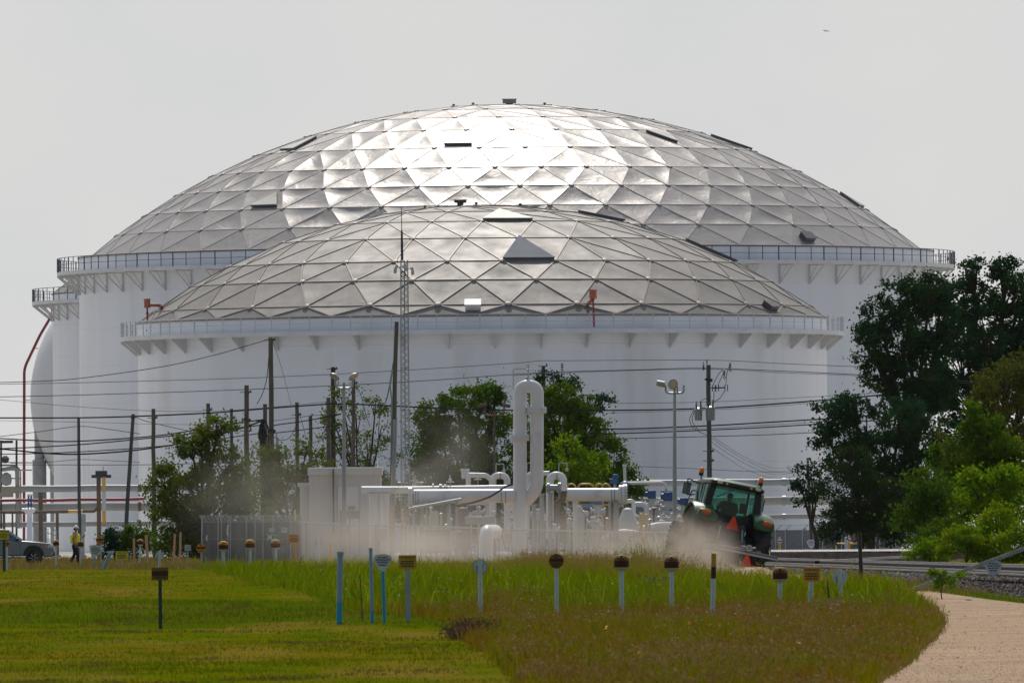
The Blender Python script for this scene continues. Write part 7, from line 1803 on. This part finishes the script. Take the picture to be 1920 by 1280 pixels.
b = MB(); b.ball((0, .40, 2.28), (.105, .115, .10), 14); b.box((0, .52, 2.26), (.15, .14, .02)); b.build('cap', m_black, dv_)

pr_.scale = (1.07,) * 3
# ------------------------------------------------------------------ pickup
td = 664; s_ = S(td); rear = base(64, td); tk = thing('pickup_truck', 'grey blue pickup truck with silver wheel, cut off by the left edge', 'pickup', rear)
# local: x forward from the front axle, y away from the camera, z up
def arch(cx, r, z0_, n=10): return [(cx + r * math.cos(math.pi - math.pi * i / n), z0_ + r * math.sin(math.pi - math.pi * i / n)) for i in range(n + 1)]
def arch_f(cx, r, z0_, n=10): return list(reversed(arch(cx, r, z0_, n)))
body = [(-4.45, .55)] + arch(-3.26, .50, .50) + arch(0, .50, .50) + [(.55, .42), (.96, .45), (1.0, .62), (1.01, .86), (.98, 1.0), (.86, 1.10), (.2, 1.19), (-.62, 1.25), (-1.2, 1.22), (-2.7, 1.22), (-4.45, 1.24)]
b = MB(); hw = .93
b.prism(body, (0, -hw, 0), X_, Z_, (0, 2 * hw, 0)); bo = b.build('body', m_truck, tk, None, 30); bevel(bo, .06, 3)
roofp = [(-.50, 1.22), (-1.30, 1.79), (-1.55, 1.84), (-2.55, 1.83), (-2.72, 1.24)]
b = MB()
lo, up_ = .90, .70
n_ = len(roofp); wz = [lo if p[1] < 1.3 else up_ for p in roofp]
b.add([(p[0], -w, p[1]) for p, w in zip(roofp, wz)] + [(p[0], w, p[1]) for p, w in zip(roofp, wz)], [tuple(range(n_)), tuple(range(n_, 2 * n_))[::-1]] + [(i, n_ + i, n_ + (i + 1) % n_, (i + 1) % n_) for i in range(n_)])
cabo = b.build('cab', m_truck, tk, None, 30); bevel(cabo, .04, 3)
def side_pt(x, z):
    u = (z - 1.22) / (1.79 - 1.22); return (x, -(lo + (up_ - lo) * u) - .012, z)
b = MB(); b.add([side_pt(-.72, 1.27), side_pt(-1.34, 1.71), side_pt(-1.75, 1.74), side_pt(-1.75, 1.27)], [(0, 1, 2, 3)]); b.build('side_window', m_glass_c, cabo, None)
b = MB(); b.add([side_pt(-1.83, 1.27), side_pt(-1.83, 1.74), side_pt(-2.45, 1.73), side_pt(-2.55, 1.27)], [(0, 1, 2, 3)]); b.build('side_window', m_glass_c, cabo, None)
b = MB(); b.add([(-.55, -.82, 1.25 + .012), (-.55, .82, 1.25 + .012), (-1.28, .66, 1.785), (-1.28, -.66, 1.785)], [(0, 1, 2, 3)]); b.v = [v_ + Vector((.012, 0, .012)) for v_ in b.v]; b.build('windscreen', m_glass_c, cabo)
b = MB(); b.box((-.80, -1.03, 1.30), (.16, .20, .15)); bevel(b.build('mirror', m_black, tk), .03)
b = MB(); b.box((.82, -.88, .955), (.24, .16, .16)); hl = b.build('headlight', M('headlight glass', (.55, .56, .58), .15), tk); bevel(hl, .04)
b = MB(); b.box((.62, -.925, .97), (.10, .03, .13)); b.build('indicator', m_amber, hl)
b = MB(); b.box((.96, 0, .60), (.16, 1.8, .22)); bevel(b.build('bumper', m_black, tk), .04)
b = MB(); b.cyl((.92, -.86, .62), (.92, -.935, .62), .07, n=12); b.build('fog_lamp', m_steel, tk)
b = MB(); b.box((-.66, -.935, .85), (.012, .006, .72)); b.box((-1.79, -.935, .85), (.012, .006, .72)); b.box((-1.2, -.935, .52), (1.1, .006, .012)); b.build('door_gap', m_black, bo)
b = MB(); b.box((-1.62, -.95, 1.08), (.2, .03, .035)); b.build('door_handle', m_truck, bo)
b = MB(); b.box((-1.6, -.96, .42), (2.1, .10, .06)); b.build('side_step', m_black, tk)
for cx in (0, -3.26):
    for sy in (-1, 1):
        y = sy * .80; b = MB(); b.lathe((cx, y, .39), [(.25, -.11), (.37, -.12), (.39, -.08), (.39, .08), (.37, .12), (.25, .11)], 28, (0, 1, 0)); w_ = b.build('wheel', m_rubber, tk)
        b = MB(); yo = y + sy * .06; b.lathe((cx, yo, .39), [(.25, .0), (.25, .05), (.225, .05), (.21, .0)], 24, (0, sy, 0)); b.lathe((cx, yo, .39), [(.06, 0), (.06, .05), (.01, .05)], 12, (0, sy, 0))
        for k in range(6):
            a = math.pi * 2 * k / 6; b.tube([(cx + .05 * math.cos(a), yo + sy * .03, .39 + .05 * math.sin(a)), (cx + .23 * math.cos(a), yo + sy * .02, .39 + .23 * math.sin(a))], [.03, .045], 6)
        b.build('rim', m_alloy, w_)
        if sy < 0:
            b = MB(); b.prism([(p[0], p[1]) for p in arch(cx, .50, .50)] , (0, -.86, 0), X_, Z_, (0, .3, 0)); b.build('wheel_well', m_black, tk, None)

# ------------------------------------------------------------------ bird
bp = at(1549, 59, 1000); bd = thing('bird', 'small dark bird flying high in the grey sky', 'bird', bp); b = MB()
b.lathe((-.13, 0, 0), [(.005, 0), (.03, .05), (.045, .12), (.035, .2), (.028, .23), (.005, .27)], 10, (1, .0, .1)); b.prism([(-.22, .03), (-.12, 0), (-.22, -.04)], (0, 0, 0), X_, Y_, (0, 0, .008))
for s in (-1, 1): b.add([(-.03, s * .03, .02), (.06, s * .03, .02), (.07, s * .16, .07), (.0, s * .34, .03), (-.05, s * .15, .055)], [(0, 1, 2, 3, 4)]); b.add([(-.03, s * .03, .012), (.06, s * .03, .012), (.07, s * .16, .06), (.0, s * .34, .022), (-.05, s * .15, .045)], [(4, 3, 2, 1, 0)])
bo = b.build('body', m_bird, bd); bd.rotation_euler = (.15, 0, math.radians(60))

# ------------------------------------------------------------------ dust
def dust(label, px, py, d, half, dens, nscale, thr, col, seed=0, power=1.4):
    c = at(px, py, d); mt = bpy.data.materials.new('dust'); mt.use_nodes = True
    n, l = mt.node_tree.nodes, mt.node_tree.links; n.remove(n['Principled BSDF'])
    pv = n.new('ShaderNodeVolumePrincipled'); pv.inputs['Color'].default_value = (*col, 1); pv.inputs['Anisotropy'].default_value = 0.25
    t = n.new('ShaderNodeTexCoord'); ln = n.new('ShaderNodeVectorMath'); ln.operation = 'LENGTH'; l.new(t.outputs['Object'], ln.inputs[0])
    r = n.new('ShaderNodeMapRange'); r.inputs[1].default_value = 1.0; r.inputs[2].default_value = 0.15; l.new(ln.outputs['Value'], r.inputs[0])
    pw = n.new('ShaderNodeMath'); pw.operation = 'POWER'; pw.inputs[1].default_value = power; l.new(r.outputs[0], pw.inputs[0])
    mp_ = n.new('ShaderNodeMapping'); mp_.inputs['Scale'].default_value = (half[0], half[1] * .25, half[2]); mp_.inputs['Location'].default_value = (seed * 7.3, seed * 3.1, seed)
    l.new(t.outputs['Object'], mp_.inputs[0]); z = n.new('ShaderNodeTexNoise'); z.inputs['Scale'].default_value = nscale; z.inputs['Detail'].default_value = 4; z.inputs['Distortion'].default_value = .4
    l.new(mp_.outputs[0], z.inputs['Vector']); q = n.new('ShaderNodeMapRange'); q.inputs[1].default_value = thr; q.inputs[2].default_value = thr + .3; q.inputs[4].default_value = 1.0; l.new(z.outputs['Fac'], q.inputs[0])
    m1 = n.new('ShaderNodeMath'); m1.operation = 'MULTIPLY'; l.new(pw.outputs[0], m1.inputs[0]); l.new(q.outputs[0], m1.inputs[1])
    m2 = n.new('ShaderNodeMath'); m2.operation = 'MULTIPLY'; m2.inputs[1].default_value = dens; l.new(m1.outputs[0], m2.inputs[0]); l.new(m2.outputs[0], pv.inputs['Density'])
    l.new(pv.outputs[0], n['Material Output'].inputs['Volume'])
    b = MB(); b.ball((0, 0, 0), 1, 20); o = b.build('dust_cloud', mt, None, c); o.scale = half
    return tag(o, label, 'dust', 'dust raised by the tractor', 'stuff')
tan = (.66, .585, .51); pale = (.64, .61, .565)
dust('thick tan dust boiling up behind the left side of the tractor', 1300, 1052, 433, (1.9, 3.2, 1.75), 1.15, .9, .30, tan, 1)
dust('low dust under the mower behind the tractor', 1340, 1082, 431, (2.0, 2.6, .55), .9, .9, .25, tan, 7)
dust('dust drifting left of the tractor above the reeds', 1215, 1036, 446, (3.2, 9, 1.5), .21, .7, .34, tan, 2)
dust('low dusty veil over the foot of the pipework', 970, 1008, 570, (11.5, 48, 2.2), .023, .30, .36, pale, 3)
dust('low dusty veil in front of the white building', 700, 1000, 590, (6.5, 36, 2.6), .030, .35, .36, pale, 4)
dust('bright billow of dust left of the gooseneck pipe', 800, 1022, 560, (2.4, 14, 1.1), .11, .7, .30, pale, 8)
dust('tall plume of dust drifting before the trees', 790, 880, 680, (4.6, 14, 4.4), .055, .30, .40, pale, 5)
dust('faint dust drifting over the slatted fence', 500, 940, 625, (5.2, 22, 3.4), .022, .28, .36, pale, 6)
# ------------------------------------------------------------------ hazy summer air
hz = bpy.data.materials.new('hazy air'); hz.use_nodes = True; n, l = hz.node_tree.nodes, hz.node_tree.links; n.remove(n['Principled BSDF'])
pv = n.new('ShaderNodeVolumePrincipled'); pv.inputs['Color'].default_value = (.86, .89, .95, 1); pv.inputs['Density'].default_value = 0.000008; pv.inputs['Anisotropy'].default_value = .2
l.new(pv.outputs[0], n['Material Output'].inputs['Volume'])
b = MB(); b.box((0, 700, 30), (700, 1520, 63)); tag(b.build('haze', hz, flat=True), 'thin summer haze filling the air', 'haze', None, 'stuff')
